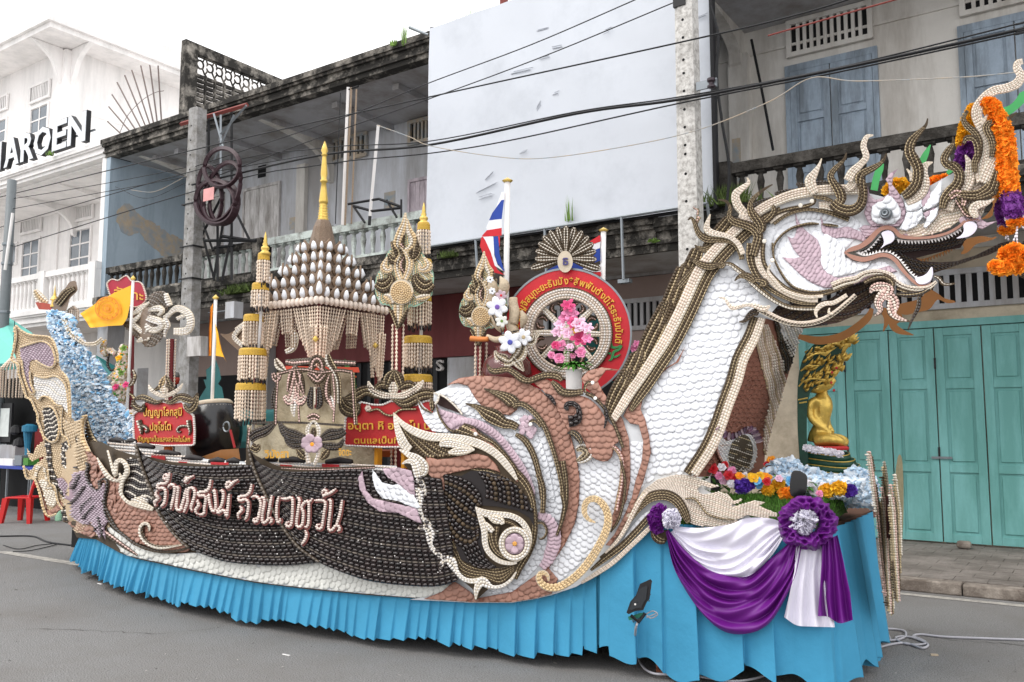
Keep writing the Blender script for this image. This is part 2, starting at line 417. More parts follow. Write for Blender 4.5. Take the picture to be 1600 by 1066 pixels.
M_dirty = mat('mouldy_concrete', '#a29c93', .95, nscale=16, namt=.3, bump=.9, bscale=45, dirt='#2c2a27', dscale=3.2, damt=.78)
M_dirty2 = mat('mouldy_rail', '#4d4a46', .95, nscale=18, namt=.35, bump=.7, bscale=50, dirt='#26231f', dscale=5, damt=.6)
M_rail = mat('pale_green_rail', '#c6cfca', .85, nscale=10, namt=.1, bump=.2, dirt='#6d6b65', dscale=4, damt=.42)
M_shut = mat('blue_grey_shutter', '#98a7b6', .7, nscale=12, namt=.1, dirt='#76818b', dscale=6, damt=.5, streak=True)
M_pink = mat('pinkish_planks', '#c4b8bf', .7, nscale=10, namt=.08, dirt='#8a8086', dscale=6, damt=.45, streak=True)
M_plank = mat('pale_planks', '#c8c5c3', .7, nscale=10, namt=.08, dirt='#8a8580', dscale=6, damt=.45, streak=True)
M_teal = mat('teal_paint', '#78b3b1', .55, nscale=5, namt=.05, dirt='#629c97', dscale=3.5, damt=.55, streak=True, bump=.05, bscale=30)
M_teald = mat('teal_groove', '#376a66', .7)
M_cream = mat('cream_wall', '#cbbea9', .85, nscale=5, namt=.06, dirt='#9a8d79', dscale=1.3, damt=.4)
M_mauve = mat('mauve_wall', '#94827b', .85, nscale=5, namt=.07)
M_maroon = mat('maroon_fascia', '#6f3334', .7, nscale=3, namt=.1, dirt='#5c2526', dscale=2, damt=.4, streak=True)
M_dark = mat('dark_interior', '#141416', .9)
M_black = mat('black_metal', '#1b1b1e', .55)
M_glass = mat('window_glass', '#59636c', .12, nscale=2, namt=.35, spec=.7)
M_pole = mat('pole_concrete', '#cfcdc9', .9, nscale=25, namt=.18, bump=.3, dirt='#8f8b86', dscale=14, damt=.42)
M_galv = mat('galvanised_pipe', '#868c91', .45, metal=.6, nscale=20, namt=.12)
M_wire = mat('black_cable', '#17181b', .6)
M_wirew = mat('white_cable', '#a9a8ae', .55)
M_moss = mat('moss', '#4f6030', .95, nscale=40, namt=.5, var=.3)
M_leaf = mat('weed_leaf', '#6f9040', .7, var=.3)
M_red = mat('red_plastic', '#c01818', .35, nscale=4, namt=.05)
M_rust = mat('red_oxide_iron', '#7c3a34', .7, nscale=20, namt=.2)
YF, YW = 10.4, 12.45
def xz(px, py, Y): p = P([px], [py], Y)[0]; return float(p[0]), float(p[2])
# ================================================================ GROUND
def sheet(name, x0, y0, x1, y1, z, m, label=None):
    o = mesh(name, [(x0, y0, z), (x1, y0, z), (x1, y1, z), (x0, y1, z)], [(0, 1, 2, 3)], m); o['kind'] = 'structure'; return o
sheet('road', -120, -40, 80, 120, 0, M_asph)
sheet('edge_line', -9.0, 9.08, 30, 9.19, .004, M_line)
_g = np.random.default_rng(11); _n = 900; _x = _g.uniform(-14, 3, _n); _y = _g.uniform(2.2, 9.0, _n); _s = _g.uniform(.004, .014, _n)*np.where(_g.random(_n) < .06, 2.0, 1); _a = _g.uniform(0, 6.3, _n); _V = []
for k in range(4): _V.append(np.stack([_x+_s*np.cos(_a+k*1.57)*(1 if k % 2 else .5), _y+_s*np.sin(_a+k*1.57)*(1 if k % 2 else .5), np.full(_n, .003)+(k == 1)*.004], 1))
mesh('road_grit', np.stack(_V, 1).reshape(-1, 3), np.arange(_n*4).reshape(-1, 4), [mat('dark_grit', '#4a4744', .9), mat('pale_grit', '#b3afa8', .9)], None, (_g.random(_n) < .35).astype(int), kind='stuff')
for q in (((-30, 990), (60, 982), (140, 985), (250, 990), (330, 982)), ((395, 985), (430, 978), (470, 972), (505, 968), (540, 966)), ((1420, 985), (1480, 1000), (1560, 1004), (1640, 1015))):
    c = resample(np.array([GND(*p, .003) for p in q]), .06); c[:, :2] += _g.normal(0, .012, (len(c), 2)); w_ = _g.uniform(.002, .008, len(c)); d_ = np.array([.3, 1.])
    A = c.copy(); A[:, :2] += w_[:, None]*d_; B = c.copy(); B[:, :2] -= w_[:, None]*d_; n = len(c)
    mesh('road_crack', np.vstack([A, B]), [(i, i+n, i+n+1, i+1) for i in range(n-1)], mat('crack_dark', '#5c5956', .95), kind='structure')
sheet('lane_line', -11.8, 5.58, -8.6, 5.72, .004, M_line)
pv = box('pavement', (-60, 9.5, .0), (30, 13.2, .1), M_kerb); pv['kind'] = 'structure'
kb = MB()
for i in range(44):
    x = -30+i*.9; kb.box((x+.005, 9.33, 0), (x+.895, 9.495, .115+.004*math.sin(i*2.3)))
k = kb.build('kerb', M_kerb); k['kind'] = 'structure'; bevel(k, .015)
tm = None
for r in range(11):
    for c in range(13):
        x = -3.1+c*.30+(r % 2)*.15; y = 9.52+r*.265
        zz = .118+random.uniform(-.004, .004)
        if tm is None:
            t = box('tile', (x, y, .098), (x+.295, y+.260, zz), M_pave, pv); tm = t.data; bevel(t, .006, 1)
        else:
            t = bpy.data.objects.new('tile', tm); link(t, pv)
            t.location = Vector((x+.144, y+.1265, (.098+zz)/2))-wloc(pv); t.rotation_euler = (random.uniform(-.008, .008), random.uniform(-.008, .008), random.uniform(-.01, .01))
# ================================================================ BUILDING KIT
def baluster_mesh(h, m, key=[0]):
    mb = MB(); p = [(.045, 0), (.045, .03*h), (.028, .06*h), (.033, .3*h), (.05, .62*h), (.03, .86*h), (.05, .93*h), (.055, h)]
    mb.lathe([(a*1.0, b) for a, b in p], k=8); mb.box((-.06, -.06, h-.03), (.06, .06, h)); o = mb.build('baluster', m); me = o.data; bpy.data.objects.remove(o); return me
def balustrade(par, x0, x1, y, z0, z1, m, mr, step=.2, posts=()):
    box('balcony_rail', (x0, y-.09, z1-.13), (x1, y+.09, z1), mr, par); box('balcony_rail', (x0, y-.07, z0), (x1, y+.07, z0+.06), mr, par)
    me = baluster_mesh(z1-.13-z0-.06, m); n = int((x1-x0)/step); pl = wloc(par)
    zc = np.array([v.co.z for v in me.vertices]); 
    for i in range(n):
        x = x0+(i+.5)*(x1-x0)/n
        if any(abs(x-q) < .17 for q in posts): continue
        o = bpy.data.objects.new('baluster', me); link(o, par); o.location = Vector((x, y, z0+.06-float(zc.min())))-pl
    for q in posts: box('balcony_post', (q-.13, y-.12, z0), (q+.13, y+.12, z1+.03), mr, par)
def panel_leaf(par, x0, x1, z0, z1, y, m, rows, name='shutter', fr=.09, md=None):
    """framed and panelled leaf: stiles, rails, recessed fields with a raised centre"""
    s = MB(); s.box((x0, y, z0), (x1, y+.02, z1)); s.box((x0, y-.025, z0), (x0+fr, y-.001, z1)); s.box((x1-fr, y-.025, z0), (x1, y-.001, z1))
    zs = [z0]+[z0+(z1-z0)*r for r in rows]+[z1]
    for zz in zs:
        a, b = max(z0, zz-fr/2), min(z1, zz+fr/2)
        if zz == z0: b = z0+fr
        if zz == z1: a = z1-fr
        s.box((x0+fr+.002, y-.024, a), (x1-fr-.002, y-.001, b))
    o = s.build(name, m, par)
    for a, b in zip(zs[:-1], zs[1:]):
        lo = a+(fr if a == z0 else fr/2)+.035; hi = b-(fr if b == z1 else fr/2)-.035
        bevel(box('panel', (x0+fr+.035, y-.016, lo), (x1-fr-.035, y-.001, hi), m, o if o.parent is None or o.parent.parent is None else par), .012, 1)
    return o
def louvre(par, x0, x1, z0, z1, y, n, m, fr=.07, ratio=.5):
    box('vent_recess', (x0+.02, y-.012, z0+.02), (x1-.02, y-.004, z1-.02), M_dark, par)
    f = MB(); f.box((x0, y-.07, z0), (x1, y-.013, z0+fr)); f.box((x0, y-.07, z1-fr), (x1, y-.013, z1))
    f.box((x0, y-.068, z0+fr+.001), (x0+fr, y-.013, z1-fr-.001)); f.box((x1-fr, y-.068, z0+fr+.001), (x1, y-.013, z1-fr-.001)); f.build('vent_frame', m, par)
    w_ = (x1-x0-2*fr)/n; me = None
    for i in range(1, n):
        xx = x0+fr+i*w_-w_*ratio/2
        if me is None: o = box('slat', (xx, y-.05, z0+fr), (xx+w_*ratio, y-.014, z1-fr), m, par); me = o.data; o0 = o.location.copy(); xb = xx
        else: o = bpy.data.objects.new('slat', me); link(o, par); o.location = o0+Vector((xx-xb, 0, 0))
def cornice(par, x0, x1, z0, z1, y, m, name='cornice', dep=2.2):
    h = z1-z0; s = MB()
    for a, b, d in ((0, .22, .0), (.22, .34, .05), (.34, .6, .02), (.6, .72, .08), (.72, 1, .12)):
        s.box((x0-d*.0, y-d, z0+a*h+.0005), (x1, y+dep, z0+b*h))
    return s.build(name, m, par)
# ---------------------------------------------------------------- right-hand shophouse with teal doors
B = empty('shophouse', (-1, YW, 0)); tag(B, 'old shophouse with teal folding doors and blue-grey shutters above a blackened balcony', 'building')
XL = -4.75
box('wall', (XL, YW, .1), (8, YW+.3, 3.9), M_cream, B)
box('wall', (XL, YW, 3.905), (8, YW+.3, 7.57), M_off, B)
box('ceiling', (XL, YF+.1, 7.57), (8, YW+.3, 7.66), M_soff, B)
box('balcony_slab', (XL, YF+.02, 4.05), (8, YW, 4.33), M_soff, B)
cornice(B, XL, 8, 3.9, 4.33, YF-.02, M_dirty, 'slab_edge', .06)
box('pilaster', (-4.42, YW-.16, 4.33), (-4.12, YW-.001, 7.2), M_off, B)
s = MB(); c = cr([(YW-.2, 7.05), (YW-.25, 7.25), (YW-.6, 7.42), (YW-1.2, 7.52), (YW-1.7, 7.568)], 6); V = []
for x in (-4.38, -4.2): V += [(x, a, b) for a, b in c]+[(x, YW-.001, 7.568), (x, YW-.001, 6.9)]
n = len(V)//2; s.add(V, [tuple(range(n)), tuple(range(2*n-1, n-1, -1))]+[(i, i+n, (i+1) % n+n, (i+1) % n) for i in range(n)]); s.build('bracket', M_off, B)
box('string_course', (XL, YW-.03, 7.18), (8, YW-.001, 7.22), M_off, B)
for x0, x1 in ((-3.56, -2.36), (-1.28, -.06), (1.0, 2.2)):
    louvre(B, x0, x1, 7.0, 7.56, YW, 11, M_off)
    box('window_frame', (x0-.04, YW-.05, 6.78), (x1+.04, YW-.001, 6.88), M_shut, B)
    box('window_frame', (x0-.04, YW-.05, 4.33), (x0+.03, YW-.001, 6.78), M_shut, B); box('window_frame', (x1-.03, YW-.05, 4.33), (x1+.04, YW-.001, 6.78), M_shut, B)
    xm = (x0+x1)/2
    panel_leaf(B, x0+.035, xm-.008, 4.36, 6.775, YW-.03, M_shut, (.33, .7)); panel_leaf(B, xm+.008, x1-.035, 4.36, 6.775, YW-.03, M_shut, (.33, .7))
box('peeled_plaster', (-4.44+.06, YW-.165, 4.9), (-4.25, YW-.161, 5.9), M_patch, B)
balustrade(B, -3.95, 8, YF, 4.335, 4.9, M_dirty2, M_dirty2, .235, (-3.83, .6))
louvre(B, -6.35+1.7, -.1, 3.13, 3.64, YW, 34, M_grey); louvre(B, 0, 3.8, 3.13, 3.64, YW, 26, M_grey)
bx = [float(P([q], [700], YW-.05)[0][0]) for q in (1253, 1326, 1396, 1468, 1543, 1619, 1697, 1777)]
box('door_head', (bx[0]-.1, YW-.12, 2.89), (bx[-1]+.2, YW-.001, 2.98), M_teal, B)
dz0 = .14
for i, (a, b) in enumerate(zip(bx[:-1], bx[1:])):
    d = panel_leaf(B, a+.008, b-.008, dz0, 2.88, YW-.06, M_teal, (.34, .73), 'door_leaf', .1)
    if i % 2: 
        for zz in (2.35, 1.2): box('hinge', (a-.012, YW-.1, zz), (a+.012, YW-.086, zz+.14), M_black, B)
box('door_bolt', (bx[3]-.09, YW-.115, 1.19), (bx[3]+.15, YW-.09, 1.22), M_galv, B)
# ---------------------------------------------------------------- middle shophouses
B = empty('shophouse', (-12, YW, 0)); tag(B, 'weathered grey shophouse row with blackened cornice and pale green balustrade', 'building')
XR = -4.76; X0 = -18.05
box('wall', (X0, YW, 4.0), (XR, YW+.3, 7.57), M_grey, B)
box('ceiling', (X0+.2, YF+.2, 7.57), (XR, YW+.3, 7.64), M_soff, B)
box('party_wall', (X0, YF+.02, 4.3), (X0+.16, YW-.001, 7.565), M_blue, B)
_pp = [(YF+.25, 6.45), (YF+.5, 6.62), (YF+.75, 6.4), (YF+1.1, 6.3), (YF+1.5, 6.12), (YW-.02, 5.95), (YW-.02, 5.35), (YF+1.6, 5.5), (YF+1.3, 5.62), (YF+1.0, 5.8), (YF+.75, 6.0), (YF+.55, 5.85), (YF+.35, 5.95), (YF+.22, 6.2)]
_pp = resample(np.vstack([cr(_pp, 4, True)]), .06)[:-1]; _pp = _pp+np.random.default_rng(2).normal(0, .02, _pp.shape); _pp[:, 0] = np.minimum(_pp[:, 0], YW-.01); n = len(_pp)
mesh('peeled_plaster', [(X0+.166, a, b) for a, b in _pp]+[(X0+.161, a, b) for a, b in _pp], [tuple(range(n)), tuple(range(2*n-1, n-1, -1))]+[(i, i+n, (i+1) % n+n, (i+1) % n) for i in range(n)], M_patch, B)
cornice(B, X0-.05, XR, 7.57, 7.95, YF, M_dirty, 'cornice', .5)
for x in (-17.0, -16.2, -14.7, -13.05, -11.4, -9.9, -8.3): box('ceiling_beam', (x-.07, YF+.5, 7.46), (x+.07, YW-.001, 7.568), M_soff, B)
def bracket(par, x, m, z=7.46, d=1.9):
    c = cr([(YW-.12, z-.75), (YW-.2, z-.45), (YW-.55, z-.2), (YW-1.1, z-.08), (YW-d, z-.002)], 6); V = []
    for xx in (x-.06, x+.06): V += [(xx, a, b) for a, b in c]+[(xx, YW-.002, z-.002), (xx, YW-.002, z-.8)]
    n = len(V)//2; MB().add(V, [tuple(range(n)), tuple(range(2*n-1, n-1, -1))]+[(i, i+n, (i+1) % n+n, (i+1) % n) for i in range(n)]).build('bracket', m, par)
for x in (-13.05, -17.0): bracket(B, x, M_off)
for px in (319, 476): 
    xx = xz(px, 300, YW)[0]; box('pilaster', (xx-.16, YW-.1, 4.33), (xx+.1, YW-.001, 7.2), M_off, B)
def vent_px(par, x0, x1, y0, y1, n, m=M_off):
    xa = xz(x0, (y0+y1)/2, YW)[0]; xb = xz(x1, (y0+y1)/2, YW)[0]; za = xz((x0+x1)/2, y1, YW)[1]; zb = xz((x0+x1)/2, y0, YW)[1]; louvre(par, xa, xb, za, zb, YW, n, m)
vent_px(B, 512, 576, 214, 252, 9, M_patch); vent_px(B, 640, 702, 183, 222, 9, M_patch)
def plank_door(par, x0, x1, y0, m, zb=4.36, n=7):
    xa = xz(x0, y0, YW)[0]; xb = xz(x1, y0, YW)[0]; z1 = xz((x0+x1)/2, y0, YW)[1]; w_ = (xb-xa-.1)/n
    box('door_frame', (xa, YW-.06, z1-.06), (xb, YW-.001, z1), m, par); box('door_frame', (xa, YW-.06, zb), (xa+.05, YW-.001, z1-.061), m, par); box('door_frame', (xb-.05, YW-.06, zb), (xb, YW-.001, z1-.061), m, par)
    for i in range(n): box('plank', (xa+.052+i*w_, YW-.03, zb), (xa+.046+(i+1)*w_, YW-.001, z1-.062), m, par)
plank_door(B, 383, 440, 290, M_plank); plank_door(B, 640, 700, 276, M_pink); plank_door(B, 322, 352, 305, M_plank, n=4)
a = xz(403, 279, YW); b = xz(416, 257, YW); box('vent_hole', (a[0], YW-.006, a[1]), (b[0], YW-.001, b[1]), M_dark, B)
a = xz(600, 330, YW); b = xz(618, 298, YW); box('peeled_plaster', (a[0], YW-.005, a[1]), (b[0], YW-.001, b[1]), M_patch, B)
a = xz(452, 360, YW); b = xz(466, 338, YW); box('peeled_plaster', (a[0], YW-.005, a[1]), (b[0], YW-.001, b[1]), M_patch, B)
balustrade(B, -17.7, -14.75, YF, 4.40, 5.03, M_dirty2, M_dirty, .2, (-14.8,))
balustrade(B, -14.55, -12.5, YF, 4.40, 5.03, M_rail, M_dirty, .2, (-12.7,))
balustrade(B, -12.45, -8.9, YF, 4.40, 5.03, M_rail, M_rail, .215, (-10.95,))
balustrade(B, -8.9, -8.3, YF, 4.40, 5.03, M_rail, M_rail, .2)
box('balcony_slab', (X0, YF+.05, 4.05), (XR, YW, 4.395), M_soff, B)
cornice(B, X0-.03, XR, 3.9, 4.4, YF-.02, M_dirty, 'slab_edge', .06)
# ground floor behind the float
box('wall', (-18.05, YW, .1), (-14.95, YW+.3, 3.99), M_mauve, B)
box('fascia', (-14.59, YW-.05, 2.88), (-8.2, YW+.2, 4.04), M_maroon, B)
box('wall', (-8.19, YW, 2.88), (XR, YW+.3, 3.99), M_mauve, B)
louvre(B, -7.8, -4.8, 3.13, 3.64, YW, 26, M_grey)
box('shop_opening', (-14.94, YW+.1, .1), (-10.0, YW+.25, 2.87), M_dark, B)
for i in range(12): box('door_slat', (-13.4+i*.28, YW+.06, .12), (-13.3+i*.28, YW+.098, 2.86), M_black, B)
box('roller_shutter', (-9.95, YW+.02, .1), (-9.15, YW+.2, 2.87), M_grey, B)
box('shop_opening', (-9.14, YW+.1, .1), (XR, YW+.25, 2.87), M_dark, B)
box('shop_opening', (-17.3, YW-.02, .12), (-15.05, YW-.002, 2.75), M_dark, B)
box('pillar', (-15.0, YW-.25, .12), (-14.6, YW-.001, 4.04), M_grey, B)
box('pillar', (-18.4, YF+.2, .12), (-18.0, YF+.6, 3.89), M_grey, B)
a = xz(213, 628, YW); b = xz(232, 575, YW); box('wall_niche', (a[0], YW-.008, a[1]), (b[0], YW-.001, b[1]), M_soff, B)
# lettering on the fascia
V, F = text_mesh('S', .02, .03)
a = xz(687, 580, YW); q = .3
mesh('letter', np.stack([a[0]+V[:, 0]*.36, YW-.09-V[:, 2], a[1]+V[:, 1]*.28], 1), F, M_plank, B)
# ---------------------------------------------------------------- lattice parapet wall standing on the roof
B = empty('lattice_screen', (-15.7, 10.9, 7.9)); tag(B, 'mouldy concrete lattice screen wall standing on the roof edge', 'screen wall')
sx = -15.72; y0, y1 = 10.6, 15.8; z0, z1 = 7.9, 10.2
_, z1 = xz(268, 70, 10.6)
for a, b in (((y0, z0), (y0+.3, z1)), ((y0+.301, z1-.22), (y1, z1)), ((y1-.3, z0), (y1, z1-.221)), ((y0+.301, z0), (y1-.301, z0+.12))): box('screen_frame', (sx, a[0], a[1]), (sx+.16, b[0], b[1]), M_dirty, B)
ny = 19; me = None
s = MB()
cw = (y1-y0-.6)/ny
for i in range(ny):
    yc = y0+.3+(i+.5)*cw
    for j in range(18):
        zc = z0+.14+j*.105
        if zc > z1-.62: break
        s.box((sx+.04, yc-cw*.40, zc-.03), (sx+.12, yc+cw*.40, zc+.03))
    s.box((sx+.045, yc-cw*.5, z0), (sx+.115, yc-cw*.36, z1-.60))
s.build('lattice_bar', M_dirty, B, kind='stuff')
for i in range(ny):   # round openings with diagonal ties above the bars
    yc = y0+.3+(i+.5)*cw; zc = z1-.40
    th = np.linspace(0, 2*math.pi, 13); o = MB().tube(np.stack([np.full(13, sx+.08), yc+np.cos(th)*cw*.34, zc+np.sin(th)*.095], 1), .022, 5, caps=False)
    for sgn in (-1, 1):
        for t_ in (-1, 1): o.tube([(sx+.08, yc+sgn*cw*.25, zc+t_*.08), (sx+.08, yc+sgn*cw*.5, zc+t_*.19)], .02, 5)
    o.build('lattice_ring', M_dirty, B)
# ---------------------------------------------------------------- white building with roof letters
B = empty('white_building', (-23, YW, 0)); tag(B, 'white three storey building with black and white letters on its ledge', 'building')
box('wall', (-40, YW, .1), (-18.06, YW+.3, 7.6), M_white, B)
box('end_wall', (-18.22, YF+.02, 4.3), (-18.06, YW-.001, 7.6), M_white, B)
box('ceiling', (-40, YF+.2, 7.55), (-18.23, YW-.001, 7.6), M_white, B)
cornice(B, -40, -18.06, 7.6, 7.93, YF-.0, M_white, 'ledge', .4)
box('roof_deck', (-40, YF+.42, 7.7), (-18.06, 22, 7.9), M_white, B)
box('balcony_slab', (-40, YF+.02, 4.05), (-18.06, YW, 4.32), M_white, B); cornice(B, -40, -18.06, 3.95, 4.32, YF-.01, M_white, 'slab_edge', .06)
balustrade(B, -26, -18.06, YF, 4.325, 5.2, M_white, M_white, .19, (-18.2, -20.35, -22.6))
for x in (-18.9, -20.9, -22.9): bracket(B, x, M_white, 7.55)
def window(par, x0, x1, z0, z1, y, m=M_white, nx=2, nz=3):
    f = MB(); fr = .07
    f.box((x0-fr, y-.05, z1), (x1+fr, y-.001, z1+fr)); f.box((x0-fr, y-.05, z0-fr), (x1+fr, y-.001, z0)); f.box((x0-fr, y-.048, z0), (x0, y-.001, z1)); f.box((x1, y-.048, z0), (x1+fr, y-.001, z1))
    o = f.build('window', m, par); cw, ch = (x1-x0)/nx, (z1-z0)/nz
    for i in range(nx):
        for j in range(nz): box('pane', (x0+i*cw+.02, y-.012, z0+j*ch+.02), (x0+(i+1)*cw-.02, y-.004, z0+(j+1)*ch-.02), M_glass, o)
    b = MB()
    for i in range(1, nx): b.box((x0+i*cw-.02, y-.03, z0), (x0+i*cw+.02, y-.0035, z1))
    for j in range(1, nz): b.box((x0, y-.028, z0+j*ch-.02), (x1, y-.0045, z0+j*ch+.02))
    if b.V: b.build('glazing_bar', m, o)
def win_px(par, x0, x1, y0, y1, Y, **k):
    ym = (y0+y1)/2; xm = (x0+x1)/2; window(par, xz(x0, ym, Y)[0], xz(x1, ym, Y)[0], xz(xm, y1, Y)[1], xz(xm, y0, Y)[1], Y, **k)
win_px(B, 36, 61, 377, 438, YW); win_px(B, 111, 141, 360, 425, YW); win_px(B, 11, 26, 384, 412, YW, nx=1, nz=1)
vent_px(B, 34, 67, 337, 365, 12, M_white); vent_px(B, 111, 148, 318, 346, 12, M_white)
for z in np.arange(4.6, 7.4, .42): box('board_joint', (-26, YW-.006, z), (-18.23, YW-.001, z+.018), M_white, B)
for px in (90, 170): xx = xz(px, 350, YW)[0]; box('pilaster', (xx-.12, YW-.05, 4.33), (xx+.12, YW-.001, 7.54), M_white, B)
# top storey
xc = -23.85; YT = YW
box('upper_wall', (-40, YT, 7.9), (xc, YT+.25, 12.35), M_white, B); box('upper_wall', (xc-.25, YT+.251, 7.9), (xc, 24, 12.35), M_white, B)
box('corner_pilaster', (xc-.32, YT-.08, 7.9), (xc+.06, YT+.5, 12.3), M_white, B)
box('eave', (-42, YT-1.0, 12.35), (xc+.95, 26, 12.5), M_white, B); box('eave', (-42.1, YT-1.1, 12.5), (xc+1.05, 26.1, 12.62), M_white, B); box('eave', (-41, YT-.95, 12.621), (xc+.9, 26, 12.72), M_white, B)
box('roof_parapet', (-41, YT+1.2, 12.721), (xc-.2, 24, 13.7), M_white, B)
for sg in (0, 1):
    c = cr([(.0, 11.3), (.12, 11.55), (.3, 11.95), (.62, 12.2), (.9, 12.34)], 5); V = []
    for t_ in (-.07, .07):
        for a, b in list(c)+[(0, 12.34)]:
            V.append((xc-.16+t_, YT-.081-a, b) if sg == 0 else (xc+.061+a, YT+.16+t_, b))
    n = len(V)//2; MB().add(V, [tuple(range(n)), tuple(range(2*n-1, n-1, -1))]+[(i, i+n, (i+1) % n+n, (i+1) % n) for i in range(n)]).build('bracket', M_white, B)
win_px(B, 50, 75, 168, 206, YT, nz=2); win_px(B, -18, 10, 192, 225, YT, nz=2); vent_px(B, 49, 80, 130, 158, 11, M_white); vent_px(B, -20, 14, 154, 178, 11, M_white)
for z in (9.1, 10.6): box('wall_band', (xc+.0005, YT+.5, z), (xc+.02, 24, z+.04), M_white, B)
# letters on the ledge
M_lw = mat('letter_face', '#dfe3e8', .4); M_lk = mat('letter_side', '#1c1d21', .5)
for ch, a, b, yb, yt in (('C', -84, -52, 285, 238), ('H', -24, 11, 262, 218), ('A', 14, 39, 252, 211), ('R', 40, 62, 243, 204), ('O', 60, 88, 238, 196), ('E', 89, 113, 231, 184), ('N', 113, 143, 220, 175)):
    if ch == 'C': a, b = -60, -30
    xa, xb = xz(a, (yb+yt)/2, YF-.1)[0], xz(b, (yb+yt)/2, YF-.1)[0]; z0 = 7.99; z1 = 8.72
    V, F = text_mesh(ch, .035, 1); lo, hi = V.min(0), V.max(0); U = (V-lo)/(hi-lo)
    W = lambda d0, d1: np.stack([xa+U[:, 0]*(xb-xa)*.96, YF-.1-d0-(U[:, 2])*(d1-d0), z0+U[:, 1]*(z1-z0)], 1)
    o = mesh('letter_block', W(0, .10), F, M_lk, B); V, F = text_mesh(ch, .02, 1); lo2, hi2 = V.min(0), V.max(0); U = (V-lo)/(hi-lo); mesh('letter_face', W(.101, .112), F, M_lw, o)
box('letter_rail', (xz(-60, 250, YF-.1)[0], YF-.08, 8.25), (xz(146, 205, YF-.1)[0], YF-.05, 8.29), M_galv, B)
# ---------------------------------------------------------------- metal sunburst
Bs = empty('metal_sunburst', (-16.6, 10.5, 7.9)); tag(Bs, 'fan of thin rusty metal rods on the shophouse roof corner beside the lattice screen', 'roof ornament')
M_rod = mat('rusty_rod', '#6f625e', .7, nscale=30, namt=.2)
for tp, bs in (((168, 190), (198, 209)), ((170, 167), (210, 205)), ((175, 148), (217, 202)), ((183, 129), (224, 199)), ((195, 118), (231, 197)), ((206, 110), (237, 194)), ((220, 103), (242, 192)), ((234, 102), (247, 190)), ((247, 103), (253, 188))):
    MB().tube([P1(*tp, 10.75), P1(*bs, 10.75)+Vector((0, 0, -.12))], .017, 5).build('rod', M_rod, Bs)
MB().tube(P(*cr([(187, 208), (200, 180), (222, 157), (242, 145), (256, 142)], 6).T, 10.75), .008, 4).build('hoop', M_rod, Bs)
# ---------------------------------------------------------------- billboard
B = empty('billboard', (-6, 10.2, 4.3)); tag(B, 'large blank white billboard sheet hung between the two shophouses', 'billboard')
M_bill = mat('white_vinyl', '#cbd0d8', .55, nscale=.9, namt=.05, bump=.25, bscale=.9, dirt='#bec3cb', dscale=.9, damt=.35)
nx, nz = 40, 26; xs = np.linspace(-8.53, -3.87, nx); zs = np.linspace(4.36, 7.92, nz)
XX, ZZ = np.meshgrid(xs, zs); YY = 10.16+.012*np.sin(XX*2.1+ZZ*.8)+.008*np.sin(XX*5+ZZ*3.1)+.006*RNG.normal(size=XX.shape)*.4
V = np.stack([XX, YY, ZZ], -1).reshape(-1, 3); F = [(j*nx+i, j*nx+i+1, (j+1)*nx+i+1, (j+1)*nx+i) for j in range(nz-1) for i in range(nx-1)]
mesh('vinyl_sheet', V, F, M_bill, B, smooth=True)
fr = MB(); fr.box((-8.55, 10.2, 4.3), (-8.49, 10.27, 7.95)); fr.box((-3.93, 10.2, 4.3), (-3.84, 10.27, 7.95))
for z in (4.34, 5.5, 6.7, 7.88): fr.box((-8.48, 10.2, z), (-3.94, 10.25, z+.05))
fr.build('steel_frame', M_black, B)
box('edge_strip', (-3.865, 10.12, 4.3), (-3.82, 10.19, 7.95), M_black, B)
mk = MB()
M_mark = mat('grey_scuff', '#bcc0c7', .6)
for (a, b) in (((800, 115), (830, 108)), ((838, 50), (855, 46)), ((842, 92), (858, 88)), ((865, 75), (880, 72)), ((1090, 30), (1104, 24)), ((745, 300), (775, 285)), ((750, 310), (770, 304)), ((760, 280), (772, 268)), ((812, 240), (822, 236)), ((840, 170), (846, 160)), ((865, 147), (873, 144)), ((945, 50), (955, 45))):
    for q in range(3):
        o_ = Vector((random.uniform(-.03, .03), 0, random.uniform(-.03, .03))); mk.tube([P1(*a, 10.14)+o_, P1(*b, 10.14)+o_], .004, 3)
mk.build('scuff_mark', M_mark, B, kind='stuff')
bv = [P1(676, 50, 10.3), P1(640, 42, 10.3)]; MB().tube([P1(670, 55, 10.3), P1(640, 43, 10.3)], .03, 6).build('floodlight_arm', M_galv, B)
box('post_top', P1(781, 25, 10.4)[:], (P1(788, 25, 10.4).x, 10.5, P1(781, -12, 10.4).z), M_rust, B)
# pipe rail in front of the slab
B = empty('pipe_rail', (-6, 10.0, 4)); tag(B, 'thin galvanised pipe railing along the slab below the billboard', 'railing')
MB().tube([P1(672, 385, 10.05), P1(1106, 318, 10.05)], .022, 7).build('pipe', M_galv, B)
for x, yt, yb in ((743, 374, 425), (851, 357, 440), (971, 339, 437), (1105, 319, 342)): MB().tube([P1(x, yt, 10.05), P1(x+3, yb, 10.05)], .02, 6).build('post', M_galv, B)
box('foot_plate', P1(965, 437, 10.1)[:], (P1(980, 437, 10.05).x, 10.2, P1(971, 441, 10.05).z), M_galv, B)
